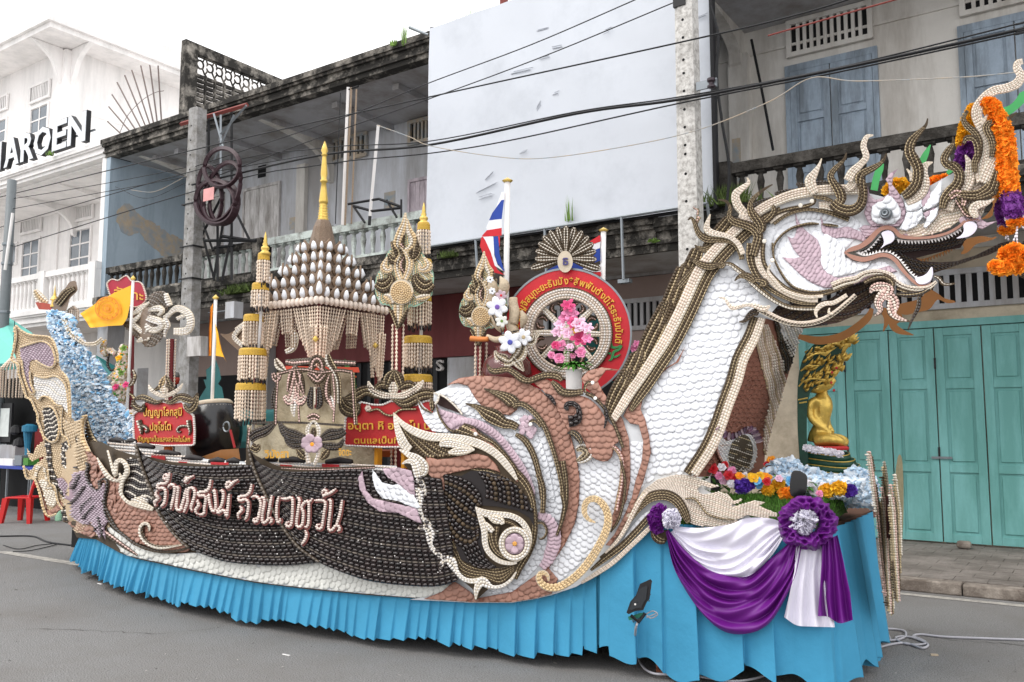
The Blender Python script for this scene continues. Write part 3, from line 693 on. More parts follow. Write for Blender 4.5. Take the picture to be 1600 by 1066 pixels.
# ================================================================ POLES, WIRES, CABLE COILS
def pole(x0, x1, y, z1, label, holes, m=M_pole):
    Bp = empty('utility_pole', ((x0+x1)/2, y, 0)); tag(Bp, label, 'utility pole')
    s = MB(); w0 = x1-x0
    V = []
    for z, k in ((0, 1.2), (z1, .92)):
        a = (x0+x1)/2-w0*k/2; b = (x0+x1)/2+w0*k/2
        V += [(a, y, z), (a+w0*.25, y-.03, z), (b-w0*.25, y-.03, z), (b, y, z), (b, y+.2, z), (a, y+.2, z)]
    s.add(V, [(i, (i+1) % 6, (i+1) % 6+6, i+6) for i in range(6)]+[(0, 5, 4, 3, 2, 1), (6, 7, 8, 9, 10, 11)]); s.build('shaft', m, Bp)
    h = MB()
    for hz in holes: h.lathe([(.012, -.002), (.018, .001)], ((x0+x1)/2, 0, 0), 7)
    hv = MB()
    for hz in holes:
        th = np.arange(8)*math.pi/4; c = np.stack([(x0+x1)/2+.018*np.cos(th), np.full(8, y-.033), hz+.018*np.sin(th)], 1); c2 = c+np.array([0, .01, 0])
        hv.add(np.vstack([c, c2]), [tuple(range(8)), tuple(range(15, 7, -1))]+[(i, (i+1) % 8, (i+1) % 8+8, i+8) for i in range(8)])
    hv.build('bolt_hole', M_dark, Bp, kind='stuff'); return Bp
pR = pole(-4.11, -3.88, 9.6, 8.6, 'speckled concrete utility pole with bolt holes in front of the white billboard', [xz(1070, q, 9.57)[1] for q in (30, 58, 93, 114, 142, 171, 199, 227, 241, 272, 315, 390)]+[3.0, 2.6])
box('spool_bracket', (-3.86, 9.62, xz(1082, 142, 9.6)[1]), (-3.6, 9.65, xz(1082, 129, 9.6)[1]), M_galv, pR)
s = MB().lathe([(.02, 0), (.05, .01), (.05, .03), (.025, .05), (.025, .07), (.05, .09), (.05, .12), (.02, .13)], (-3.66, 9.6, xz(1095, 142, 9.6)[1]), 10); s.build('insulator', mat('brown_insulator', '#3a2f36', .3), pR)
box('collar', (-4.11, 9.55, xz(1062, 12, 9.6)[1]), (-3.95, 9.59, xz(1062, -2, 9.6)[1]), M_black, pR)
M_pole2 = mat('grey_pole_concrete', '#9d9c9b', .9, nscale=22, namt=.15, bump=.3, dirt='#77746f', dscale=7, damt=.5)
pL = pole(-13.93, -13.64, 9.6, 7.55, 'grey concrete utility pole carrying dark cable coils beside the steel tower', [7.2-i*.28 for i in range(14)], M_pole2)
for z in (4.3, 4.9, 5.7): box('strap', (-13.97, 9.55, z), (-13.58, 9.81, z+.02), M_black, pL)
box('meter_box', (-13.5, 9.45, 2.85), (-13.1, 9.6, 3.2), M_plank, pL)
box('loudspeaker_box', (-13.05, 9.9, 3.55), (-12.8, 10.1, 3.85), M_grey, pL); MB().tube([(-13.6, 9.95, 3.7), (-13.06, 9.95, 3.7)], .012, 5).build('bracket_arm', M_galv, pL)
pS = empty('steel_pole', (-20, 8.6, 0)); tag(pS, 'round grey steel pole at the left edge of the street', 'utility pole')
xa = xz(9, 450, 8.6)[0]; MB().tube([(xa, 8.6, 0), (xa, 8.6, 3.7), (xa, 8.6, xz(9, 285, 8.6)[1])], [.11, .1, .09], 14).build('tube', mat('grey_steel', '#6e7477', .5, nscale=10, namt=.1), pS, smooth=True)
for z in (4.9, 5.3, 3.9): MB().lathe([(.1, 0), (.115, .005), (.115, .05), (.1, .055)], (xa, 8.6, z), 14).build('clamp', M_galv, pS)
pw = empty('banner_pole', (-19.6, 8.4, 0)); tag(pw, 'thin white flag pole leaning on the grey steel pole at left', 'flag pole')
MB().tube([P1(20, 333, 8.45), P1(8, 422, 8.45)], .03, 7).build('tube', M_white, pw)
def sag(a, b, d, n=14):
    t = np.linspace(0, 1, n)[:, None]; a, b = np.array(a), np.array(b); c = a*(1-t)+b*t; c[:, 2] -= 4*d*(t*(1-t))[:, 0]; return c
nw = 0
def wire(pts, r, label, m=M_wire, d=0, Y=9.5, cat='cable', n=14):
    """points in photo coordinates on the wire's own plane"""
    Q = np.array([P1(x, y, Y if not isinstance(Y, (list, tuple)) else Y[i]) for i, (x, y) in enumerate(pts)])
    if len(pts) > 2 and pts[-1][0] > 1600: Q = np.vstack([Q, Q[-1]+(Q[-1]-Q[-2])/np.linalg.norm(Q[-1]-Q[-2])*9])
    if len(pts) > 2 and pts[0][0] < 0: Q = np.vstack([Q[0]+(Q[0]-Q[1])/np.linalg.norm(Q[0]-Q[1])*12, Q])
    c = cr(Q, 8) if len(pts) > 2 else sag(Q[0], Q[1], d, n)
    o = MB().tube(c, r, 5).build('overhead_cable', m); tag(o, label, cat, 'cables strung across the street front')
wire([(-150, 345), (300, 235), (670, 152), (1060, 67), (1250, 22), (1420, -30), (1650, -90)], .011, 'topmost thick black cable crossing the middle of the billboard')
wire([(-150, 400), (300, 268), (500, 232), (670, 221), (900, 175), (1060, 152), (1300, 108), (1600, 35), (1750, -5)], .009, 'black cable just above the thick bundle crossing the billboard', Y=9.54)
wire([(300, 289), (500, 243), (670, 227), (900, 178), (1060, 156), (1300, 110), (1600, 45), (1750, 5)], .019, 'thickest black cable bundle crossing the billboard and the shutters', Y=9.53)
wire([(-150, 440), (300, 300), (500, 258), (670, 240), (800, 219), (1060, 162), (1300, 115), (1600, 50), (1750, 12)], .010, 'lowest black cable under the thick bundle', Y=9.51)
wire([(300, 262), (500, 196), (560, 175), (670, 130), (830, 70), (992, 0), (1060, -30)], .008, 'thin grey line rising across the top of the billboard', Y=9.6, m=M_black)
wire([(300, 290), (480, 222), (670, 155), (850, 88), (1058, 2)], .008, 'thin grey line ending at the top of the concrete pole', Y=9.62, m=M_black)
wire([(17, 311), (290, 262)], .007, 'upper thin line from the steel pole to the grey concrete pole', Y=[8.6, 9.6], d=.03)
wire([(17, 327), (300, 275), (480, 243)], .007, 'lower thin line from the steel pole across the grey balcony', Y=[8.6, 9.6, 9.6])
wire([(1200, 56), (1320, 22), (1420, -6)], .010, 'pale pink cable high at the right under the eave', m=M_rust, Y=9.5)
wire([(1110, 10), (1122, 55), (1120, 120), (1128, 190), (1139, 262), (1135, 330)], .018, 'black cable hanging down beside the right edge of the billboard', Y=10.0)
wire([(590, 196), (640, 214), (672, 228), (760, 243), (840, 248), (960, 232), (1085, 205), (1200, 160), (1268, 122), (1340, 127), (1500, 121), (1590, 113)], .006, 'thin yellowish string sagging across billboard and shutters', M_patch, Y=9.4)
wire([(205, 297), (240, 300), (275, 284), (300, 270)], .006, 'thin yellow string tied to the grey concrete pole', M_patch, Y=9.7)
wire([(180, 292), (230, 310), (292, 285)], .005, 'thin wire over the blue side wall', Y=9.9)
wire([(1174, 62), (1190, 140), (1208, 235)], .02, 'black pipe leaning on the white pilaster', Y=12.1, cat='pipe')
# coils
Bc = empty('cable_coil', (-13.2, 9.4, 5.3)); tag(Bc, 'dark maroon cable coils hanging on the concrete pole', 'cable coil')
M_coil = mat('maroon_cable', '#38232a', .5, nscale=40, namt=.2)
for i, (cx, cy, rx, ry, tl) in enumerate(((347, 262, 29, 32, .3), (336, 316, 32, 36, -.2), (347, 300, 27, 50, .35), (328, 304, 20, 46, -.1), (350, 318, 24, 34, .1))):
    for k in range(3):
        th = np.linspace(0, 2*math.pi, 30); x = (rx-k*1.6)*np.cos(th); y = (ry-k*1.6)*np.sin(th)
        px = cx+x*math.cos(tl)-y*math.sin(tl); py = cy+x*math.sin(tl)+y*math.cos(tl)
        MB().tube(P(px, py, 9.42+.03*i, .02*k), .024, 5, caps=False).build('cable_loop', M_coil, Bc)
box('red_tag', P1(318, 296, 9.3)[:], (P1(334, 297, 9.3).x, 9.31, P1(318, 315, 9.3).z), mat('pink_tag', '#d69a98', .6), Bc)
Bt = empty('steel_tower', (-12.8, 10, 4.4)); tag(Bt, 'black steel angle tower frame standing on the grey balcony', 'steel frame')
def bar(par, pts, r, Y, m=M_black, name='bar'):
    MB().tube(np.array([P1(x, y, Y) for x, y in pts]), r, 4).build(name, m, par)
for pts in (((340, 345), (340, 440)), ((362, 170), (362, 438)), ((350, 340), (334, 436)), ((318, 372), (335, 438)), ((362, 365), (347, 438)), ((320, 376), (400, 376)), ((345, 369), (400, 377)), ((335, 387), (366, 384)), ((363, 320), (390, 375)), ((312, 335), (333, 392)), ((350, 300), (312, 375)), ((326, 180), (326, 250))): bar(Bt, pts, .03, 10.1)
for pts in (((334, 178), (350, 235)), ((366, 180), (335, 250)), ((385, 165), (345, 210)), ((345, 180), (345, 330))): bar(Bt, pts, .025, 9.9, M_galv)
bar(Bt, ((283, 194), (386, 164)), .045, 10.0, M_rust, 'angle_iron')
M_tanp = mat('tan_pipe', '#94826f', .6, nscale=30, namt=.25)
Bt = empty('downpipes', (-10.5, 10.2, 4.6)); tag(Bt, 'bundle of rusty iron pipes rising from the balcony post to the cornice', 'pipe')
for a, b, r, m in (((544, 137), (535, 352), .034, M_white), ((549, 137), (539, 352), .025, M_tanp), ((557, 140), (549, 350), .02, M_tanp), ((532, 145), (524, 350), .012, M_black), ((560, 135), (545, 140), .02, M_black)): bar(Bt, (a, b), r, 10.15, m, 'pipe')
Bt = empty('flag_pole', (-9.9, 10.1, 5)); tag(Bt, 'slanting white pole rising from the pale green balcony', 'flag pole')
bar(Bt, ((591, 196), (578, 338)), .035, 10.1, M_white, 'tube'); bar(Bt, ((578, 338), (577, 352)), .035, 10.1, M_black, 'socket')
Bt = empty('steel_bracket', (-9.7, 10.3, 5)); tag(Bt, 'black steel bracket frame above the pale green balustrade', 'steel frame')
for pts in (((544, 319), (592, 311)), ((592, 311), (626, 323)), ((552, 322), (582, 330)), ((582, 330), (626, 325)), ((627, 312), (627, 340)), ((552, 322), (570, 348)), ((604, 313), (620, 340))): bar(Bt, pts, .022, 10.1)
# plants in the masonry
def tuft(px, py, Y, w_, h_, n, m, label, name='weed', r=.02):
    Q = P1(px, py, Y); s = MB()
    for i in range(n):
        a = Vector((random.gauss(0, w_*.45), random.uniform(-.08, .05), 0)); b = a+Vector((random.gauss(0, w_*.3), random.uniform(-.05, .0), random.uniform(.3, 1)*h_)); sd = Vector((r, random.uniform(-r, r), 0))
        s.add([Q+a-sd, Q+a+sd, Q+b+sd*.3], [(0, 1, 2)])
    tag(s.build(name, m), label, 'plant')
tuft(375, 458, 10.3, .5, .2, 420, M_moss, 'green moss hanging over the grey balcony edge above the drum', 'moss', .015)
tuft(702, 402, 10.25, .16, .12, 150, M_moss, 'small moss cushion on the slab edge left of the flag', 'moss', .012)
tuft(1137, 320, 10.2, .3, .28, 320, M_moss, 'dense green weeds at the foot of the blackened balcony behind the crest', 'weed', .012)
tuft(889, 345, 10.1, .06, .38, 20, M_leaf, 'spindly weed above the round fan ornament', 'weed', .007)
tuft(1024, 378, 10.1, .07, .05, 30, M_leaf, 'tiny bright weed on the blackened slab edge')
tuft(632, 72, 10.3, .1, .6, 26, M_leaf, 'tall dry weed on the cornice by the billboard', 'weed', .008)
tuft(80, 243, 10.2, .12, .12, 40, M_leaf, 'small weed on the ledge below the letters')
tuft(619, 73, 10.3, .08, .15, 22, M_leaf, 'small yellow green weed on the dark cornice')
tuft(731, 32, 10.4, .2, .6, 16, M_leaf, 'faint bare twigs above the billboard', 'weed', .004)

# ================================================================ THE FLOAT
M_ws = mat('white_shell', '#e3e5ea', .38, var=.05, nscale=30, namt=.04, spec=.5)
M_ws2 = mat('cream_white_shell', '#dcdcd6', .4, var=.06, nscale=30, namt=.05)
M_bs = mat('brown_shell', '#a17767', .55, var=.12, nscale=35, namt=.14)
M_ms = mat('mauve_shell', '#b8a0ab', .4, var=.12, nscale=40, namt=.12, spec=.6)
M_wb = mat('white_board', '#cfd1d4', .7); M_bb = mat('brown_board', '#8a5c4c', .8); M_mb = mat('mauve_board', '#9c8591', .7)
M_r0 = mat('brown_bead', '#50412f', .5, var=.3, nscale=60, namt=.25)
M_r1 = mat('cream_bead', '#e0d8cb', .45, var=.12, nscale=60, namt=.1)
M_r2 = mat('dark_bead', '#261b19', .22, var=.6, nscale=40, namt=.5, spec=.8)
M_r3 = mat('gold_bead', '#d8bd92', .4, var=.12)
M_r4 = mat('white_bead', '#e4e0dc', .4, var=.06)
M_r5 = mat('tan_bead', '#b9a684', .5, var=.15)
M_r6 = mat('pink_cream_bead', '#e2d3c6', .45, var=.1)
M_r7 = mat('pink_bead', '#d9b7ae', .45, var=.2)
M_r8 = mat('light_line_bead', '#6f665d', .4, var=.3)
RM = [M_r0, M_r1, M_r2, M_r3, M_r4, M_r5, M_r6, M_r7, M_r8]
M_ob = mat('olive_board', '#473b2c', .8); M_db = mat('dark_board', '#1f191a', .6)
M_edge = mat('pale_green_edge', '#8fae98', .8); M_wood = mat('varnished_plywood', '#8a5a2a', .5, nscale=6, namt=.15)
M_cb = mat('cream_board', '#c9bca8', .8)
BR = [0, 5, 0, 5, 0]       # brown / tan alternating rows
FL = empty('parade_float', (-5.5, 5.6, 0)); tag(FL, 'long naga shaped parade float covered in white and brown shells above a blue pleated skirt', 'parade float')
Aa = (0, 420, 7.25); Bb = (0, 560, 7.25); Cc = (0, 700, 7.25)
HL = (180, 680, 4.21); Q1 = (560, 560, 4.845); Q2 = (560, 740, 4.845); Q3 = (670, 480, 4.845); Q4 = (830, 720, 4.845); Z8 = (800, 533, 3.993)
F_ = (1060, 220, 5.922); G_ = (1060, 380, 5.922); N_ = (1060, 560, 5.922); K_ = (1060, 700, 5.922); H_ = (1300, 80, 5.33); I_ = (1300, 260, 5.33)
def J(*a): return np.vstack(a)
def region(name, poly, bm, sm_=None, sp=12, off=.022, th=.006, ang=math.pi/2, asobj=0, surf=S_hull, smooth=True, size=1.3, hole=None, sname='scale', grid=24, par=None):
    poly = np.asarray(poly, float)
    if smooth: poly = resample(cr(poly, 4, True), 6)[:-1]
    o = board(name, poly, surf, bm, par or FL, off, th, grid)
    if sm_ is not None: scale_fill(o or FL, poly, sp, sm_, surf, off+th, ang, asobj, size, hole=hole, name=sname)
    return o
def rowfill(par, poly, ang, sp, pat, surf, off, step=5, wave=0, wl=60, name='shell_row', mats=RM, hs=.5):
    poly = np.asarray(poly, float); c0 = poly.mean(0); R = np.linalg.norm(poly-c0, axis=1).max()+sp
    ux = np.array([math.cos(ang), math.sin(ang)]); uy = np.array([-ux[1], ux[0]]); rw = Rows(surf, off); k = 0
    t = np.arange(-R, R, 4)
    for s_ in np.arange(-R, R, sp):
        q = s_+wave*np.sin(t/wl*2*math.pi+s_*.03)
        rw.row(c0+ux*t[:, None]+uy*q[:, None], sp*.98, pat[k % len(pat)], step, poly, hs=hs); k += 1
    return rw.build(name, mats, par)
def rib(pts, w, pat=BR, surf=S_hull, off=.045, s=None, bm=None, step=5, name='flame_ornament', thick=.015):
    w = np.asarray(w, float)
    if s: w = w/s
    if len(w) != len(pts): w = np.interp(np.linspace(0, 1, len(pts)), np.linspace(0, 1, len(w)), w)
    return ribbon(FL, pts, w, pat, RM, surf, off, thick, step, name, bm or (M_cb if pat[0] in (1, 4, 6, 3) else M_ob))
# ---- hull outline
hull_bot = np.array([(120, 840), (150, 843), (187, 864), (212, 873), (250, 881), (300, 892), (400, 911), (482, 921), (575, 930), (662, 936), (737, 942), (800, 942), (837, 936), (862, 930), (900, 917), (920, 905), (975, 865), (1020, 826)])
hull_top = np.array([(1050, 795), (980, 765), (900, 745), (700, 735), (640, 742), (560, 733), (500, 736), (440, 732), (400, 712), (385, 700), (384, 726), (330, 727), (270, 722), (225, 712), (212, 694), (211, 712), (185, 704), (158, 690), (140, 690), (126, 668), (100, 700), (100, 790), (108, 815)])
board('hull_panel', J(hull_bot, hull_top), S_hull, M_ob, FL, 0, .02, 30)
# ---- stern
st = J(T(*Aa, '150,660 182,642 230,680 340,742 440,752 560,762 600,800 645,950 660,1060'), T(*Bb, '700,150 760,200 790,300 805,500 805,675 860,722 930,702 982,640 955,740 960,900 1030,1060'),
       T(*Cc, '1060,150 1150,280 1250,420 1250,700 1240,900 1090,1000 1030,1012 900,960 800,870 745,830 720,700 690,690 640,742 540,772 490,700 450,520 410,400 380,350 310,352 280,300 268,200 300,240 345,265 400,190 490,125 500,90 360,152 320,100 305,0 340,60 380,70 400,0'),
       T(*Bb, '500,930 480,880 440,780 410,700 420,650 380,560 340,465 290,455 260,380 240,280 200,180 200,60'), T(*Aa, '150,900 165,750'))
sb = board('stern_panel', st, S_hull, mat('beige_board', '#c2ac8e', .8, var=0, nscale=60, namt=.15), FL, .005, .025, 30)
M_beige = mat('beige_bead', '#cdb899', .5, var=.14); RMs = [M_beige, M_r1, M_r2, M_r0, mat('lilac_bead', '#b3a2ad', .4, var=.15), M_r4]
rowfill(sb, st, .35, 3.3, [0], S_hull, .03, 3.6, 3, 40, mats=RMs)
def zone(poly, bm, ang, sp, pat, wave=2, wl=40, off=.033, mats=RMs, surf=S_hull, name='shell_inlay', par=None, step=4.5):
    poly = resample(cr(poly, 4, True), 4)[:-1]; o = board(name, poly, surf, bm, par or FL, off, .012, 20)
    rowfill(o, poly, ang, sp, pat, surf, off+.012, step, wave, wl, mats=mats); return o
zone(J(T(*Aa, '232,890 350,862 480,832 560,880 600,960 610,1060'), T(*Bb, '560,100 480,65 400,20 335,40 330,150 345,300 390,385 350,380 300,280 262,150 245,20')), M_mb, .6, 3.4, [4], mats=RMs)
zone(T(*Bb, '388,200 500,235 620,212 700,262 742,350 762,500 772,620 740,600 700,530 640,520 560,442 480,442 420,462 398,400 388,300'), M_wb, .45, 3.6, [5, 5, 1], wave=3)
zone(T(*Bb, '490,560 580,565 645,680 662,800 630,920 560,935 510,880 500,700'), M_db, -.35, 3.4, [2, 1], wave=2.5, wl=14)
zone(J(T(*Bb, '512,900 560,950'), T(*Cc, '575,0 590,200 640,330 720,480 745,560 800,700 815,790 770,850 720,830 700,700 740,640 690,520 600,400 550,250 525,50')), M_db, .1, 3.4, [2, 8-5, 1], wave=1)
zone(T(*Cc, '700,0 740,0 735,60 760,200 800,260 850,160 890,230 860,320 800,310 720,220 695,100'), M_db, .5, 3.4, [2, 1], wave=2, wl=14)
zone(T(*Bb, '700,1020 720,950 770,940 780,1010 730,1060'), M_db, .5, 3.4, [2, 1])
zone(T(*Bb, '865,900 885,890 915,1000 920,1060 880,1060'), M_db, .2, 3.2, [2, 1])
zone(T(*Cc, '440,380 500,350 530,420 520,480 610,480 640,600 600,670 540,640 510,560 480,470'), M_cb, .35, 3.4, [1], wave=3)
zone(T(*Cc, '285,220 300,320 370,330 420,200 500,210 545,420 600,460 560,470 520,440 490,230 440,240 400,350 330,350'), M_cb, .1, 3.4, [1, 1, 0])
region('lower_scallop', T(*Cc, '400,360 430,380 500,560 540,700 600,690 680,600 660,560 700,620 720,690 690,690 640,745 540,775 490,700 450,520'), M_bb, M_bs, 8, off=.035)
region('lower_scallop', T(*Cc, '800,790 950,870 1060,880 1080,1000 1030,1012 900,960 800,875 760,840'), M_bb, M_bs, 8, off=.035)
mw = T(*Cc, '645,350 700,335 770,410 880,280 970,250 1000,330 1050,450 1100,500 1150,430 1190,400 1190,500 1170,600 1190,700 1210,790 1222,830 1180,900 1195,1040 1150,950 1125,1030 1080,900 1050,880 1040,820 1000,872 940,862 870,800 830,740 780,650 740,560 700,480 660,400')
wg = board('wing_inlay', mw, S_hull, M_mb, FL, .05, .014, 20)
rowfill(wg, mw, .75, 3.4, [4], S_hull, .064, 4, 2, 50, mats=RMs)
for tx in ('1180,900 1120,650 1060,820', ):
    pass
rw = Rows(S_hull, .07)
for q in ('930,300 860,450 740,520', '980,430 900,560 830,640', '1050,560 960,650 930,740', '1080,650 1000,740 960,810', '1180,880 1100,900 1080,950', '1120,780 1150,900 1170,980'): rw.row(cr(T(*Cc, q), 8), 2.4, 2, 4)
rw.build('shell_row', RMs, wg)
zone(np.array([(92, 640), (99, 652), (107, 660), (118, 661), (128, 657), (133, 664), (131, 688), (138, 715), (132, 735), (122, 730), (110, 702), (100, 672)]), M_cb, 1.2, 3.3, [0], off=.034)
for q, w_ in ((J(T(*Aa, '165,665 180,760 160,900 130,1040'), T(*Bb, '205,60 215,180 250,280 280,380 300,440 350,470 390,560 430,650 425,700 455,780 490,880 505,930')), 2.2), (T(*Aa, '182,642 240,700 340,750 440,760 560,775 610,830 650,950 660,1060'), 2.2), (T(*Bb, '700,150 755,215 785,310 795,500 800,675'), 2.4), (J(T(*Aa, '225,890 350,850 480,822 570,872 612,960 625,1060'), T(*Bb, '575,105 480,72 400,22')), 1.8), (T(*Bb, '245,20 262,150 300,290 350,395 395,390 350,290 335,150'), 1.8), (T(*Bb, '385,195 500,222 620,200 710,255 752,345 772,500 780,650'), 2), (T(*Bb, '480,555 590,555 655,680 672,800 640,930 560,945 500,885'), 2), (T(*Bb, '985,640 945,740 950,900 1020,1060'), 2.4), (T(*Cc, '268,200 285,300 310,350 380,345 410,390 455,520 500,700 550,775 640,745'), 2.2), (T(*Cc, '540,250 560,400 620,440 650,600 710,700'), 2), (T(*Bb, '700,560 690,700 700,860 760,900 790,1000'), 2), (T(*Bb, '440,480 480,430 560,450 640,530 700,540'), 2)):
    rib(q, np.full(len(q), w_), [3], off=.05, name='edge_row')
# tan scale flank
tan = np.array([(128, 672), (133, 700), (138, 728), (144, 755), (152, 766), (158, 757), (164, 751), (168, 760), (164, 777), (164, 797), (170, 815), (193, 836), (216, 848), (251, 860), (288, 863), (298, 856), (284, 846), (262, 822), (252, 803), (239, 796), (208, 787), (192, 775), (190, 762), (188, 740), (185, 748), (177, 748), (170, 740), (160, 725), (150, 715), (138, 700)])
region('flank_panel', tan, M_bb, M_bs, 8, off=.04, ang=1.57, asobj=60)
wb = J(np.array([(160, 820), (175, 823), (200, 842), (240, 860), (296, 868), (330, 850), (420, 878), (470, 884), (500, 870), (560, 895), (640, 914), (722, 910), (700, 918), (672, 934)]), hull_bot[2:10][::-1]+[0, -2])
wb2 = np.array([(164, 818), (180, 830), (215, 852), (262, 865), (310, 864), (350, 872), (420, 884), (490, 878), (540, 893), (610, 909), (700, 912), (715, 908), (690, 925), (662, 934), (575, 928), (482, 919), (400, 909), (300, 890), (250, 879), (212, 871), (190, 862)])
region('keel_panel', wb2, M_wb, M_ws2, 9.6, off=.024, ang=.3, asobj=0)
rib(np.array([(118, 806), (150, 822), (190, 851), (215, 868)]), [3, 6, 6, 2], [7, 0], off=.03, name='hull_edge')
rib(T(*HL, '-90,420 0,600 60,660 130,715 230,755 330,768 420,758 480,740'), [2, 3.4, 3.4, 3.4, 2], [2, 0], off=.05)
rib(T(*HL, '440,722 300,740 215,712 172,655 172,600 200,580 222,600 222,632'), [3, 20, 22, 22, 22, 20, 16, 6], [1, 1, 0], s=4.21, off=.065)
rib(T(*HL, '-50,100 0,270 10,180 40,165 75,200 80,250 50,300 40,380 70,430 120,455 200,470 250,488'), [8, 16, 22, 24, 24, 24, 20, 16, 18, 24, 40, 20], [1, 1, 1], s=4.21, off=.065)
rib(T(*Cc, '1100,110 1180,250 1260,350 1340,370 1370,330 1350,285'), [6, 30, 40, 26, 22, 12], [1, 1], s=7.25, off=.05)
rib(T(*Cc, '960,165 1010,190 990,300 1030,420 1090,490 1140,470 1130,380 1180,345 1220,380 1215,460 1190,560 1190,700 1215,800 1300,900 1400,990 1500,1060'), [8, 20, 22, 22, 20, 16, 14, 16, 24, 26, 24, 18, 16, 16, 16], [2, 8], s=7.25, off=.05)
rib(T(*Bb, '985,640 1000,760 1040,900 1110,1000 1180,1060'), [4, 30, 60, 70, 60], [5, 0, 5, 0], s=7.25, off=-.06)
# dark feather fan behind the first sail
fan = T(*HL, '75,160 100,150 150,160 175,230 200,300 230,380 255,450 200,445 190,400 130,400 100,420 60,390 50,340 90,300 85,230')
fo = board('feather_panel', fan, S_hull, M_db, FL, .03, .015, 20); rowfill(fo, fan, .22, 3.7, [2, 2, 1], S_hull, .045, 4, 2.2, 30)
zone(T(*HL, '100,430 150,405 200,400 215,440 215,468 160,462'), M_cb, .2, 3.6, [4, 1], mats=RM, off=.035)
# ---- dark mussel sails
def sail(name, A, B, n, off, clip, pat):
    o = board(name, resample(clip, 12)[:-1] if len(clip) > 3 else clip, S_hull, M_db, FL, off, .03, 26)
    rw = Rows(S_hull, off+.03); loft_rows(rw, A, B, n, pat, 9.5, None, jit=.1, hs=.9); rw.build('shell_row', RM, o); return o
A1 = cr(T(*HL, '135,60 200,140 300,182 450,202 650,206 900,196 1000,205'), 10); B1 = cr(T(*HL, '135,60 160,180 200,295 250,410 290,520 380,650 480,742 600,792 720,832 900,852 1150,857 1360,835'), 10)
sail('sail_panel', A1, B1, 30, .05, J(A1, B1[::-1]), [2, 2, 2, 8])
A2 = cr(J(T(*HL, '872,62 930,168 1020,218 1150,240 1350,236 1600,222'), [(640, 742), (690, 748)]), 10); B2 = cr(J(T(*HL, '872,62 900,200 960,345 1060,545 1180,720 1330,832'), [(550, 900), (595, 911), (675, 917), (716, 908)]), 10)
sail('sail_panel', A2, B2, 30, .10, J(A2, B2[::-1]), [2, 2, 2, 8])
for q in ('872,62 905,200 965,345 1065,545 1190,722 1340,836', '135,60 165,180 205,290 250,400 292,520 385,650 480,740'): rib(cr(T(*HL, q), 5), [3, 3.5, 4, 3.5, 3], [8], off=.135 if q[0] == '8' else .085, step=7)
# beads strewn on the dark sails
bp = []
for k in range(150):
    bp.append((random.uniform(230, 720), random.uniform(750, 900)))
bp = np.array(bp); bp = bp[inside(bp, J(A1, B1[::-1])) | inside(bp, J(A2, B2[::-1]))]
put_scales(FL, bp, 0, 1.9, M_r4, S_hull, .14, 0, 'bead')
# ---- bow board and white scale field
bow = J([(640, 937)], T(*Q2, '500,935'), [(715, 905), (700, 870), (690, 820), (690, 740), (676, 640), (678, 614), (700, 604), (717, 592), (746, 588), (777, 589), (804, 592), (824, 599), (845, 609), (868, 606), (880, 616), (912, 612), (960, 652), (985, 614), (1003, 592), (1040, 533), (1065, 484), (1090, 430), (1108, 404), (1131, 378), (1155, 360), (1200, 350), (1240, 400), (1190, 495), (1178, 528), (1164, 560), (1154, 594), (1139, 632), (1127, 668), (1111, 700), (1082, 740), (1062, 745), (1150, 790), (1190, 822), (1100, 800), (1075, 815), (1060, 800), (1045, 795), (1030, 810), (1020, 826), (975, 865), (920, 905), (900, 917), (862, 930), (837, 936), (800, 942), (737, 942)])
bo = board('bow_panel', bow, S_naga, M_wb, FL, .0, .03, 26)
neckw = np.array([(1003, 640), (1020, 600), (1060, 530), (1088, 480), (1110, 440), (1130, 415), (1150, 410), (1180, 440), (1196, 470), (1185, 490), (1168, 500), (1146, 560), (1122, 631), (1094, 703), (1066, 742), (1030, 744), (1000, 765), (985, 790), (975, 800), (990, 740), (1015, 700), (1005, 660)])
scale_fill(bo, neckw, 12.2, M_ws, S_naga, .03, math.pi/2-.12, 235, 1.25, rowf=.86, jit=.14, marg=.1)
boww = J([(678, 640)], [(716, 600), (760, 620), (780, 660), (800, 648), (812, 632), (828, 643), (849, 669), (863, 704), (874, 746), (883, 782), (877, 817), (871, 852), (848, 888), (800, 942), (820, 935), (880, 900), (930, 850), (965, 800), (1000, 740), (1000, 690), (985, 670), (975, 720), (968, 780), (950, 830), (930, 870), (900, 900), (870, 925), (840, 925), (700, 940), (700, 900), (820, 760)])
scale_fill(bo, np.array([(690, 618), (745, 600), (810, 630), (850, 672), (884, 782), (870, 855), (800, 930), (735, 925), (835, 850), (832, 760), (780, 690), (700, 640)]), 10.5, M_ws, S_naga, .03, math.pi/2+.2, 60, 1.35)
scale_fill(bo, np.array([(903, 690), (940, 720), (973, 690), (1010, 690), (1015, 730), (980, 800), (940, 850), (880, 905), (858, 918), (850, 896), (880, 852), (897, 820), (904, 785)]), 10, M_ws, S_naga, .03, math.pi/2+.6, 60, 1.35)
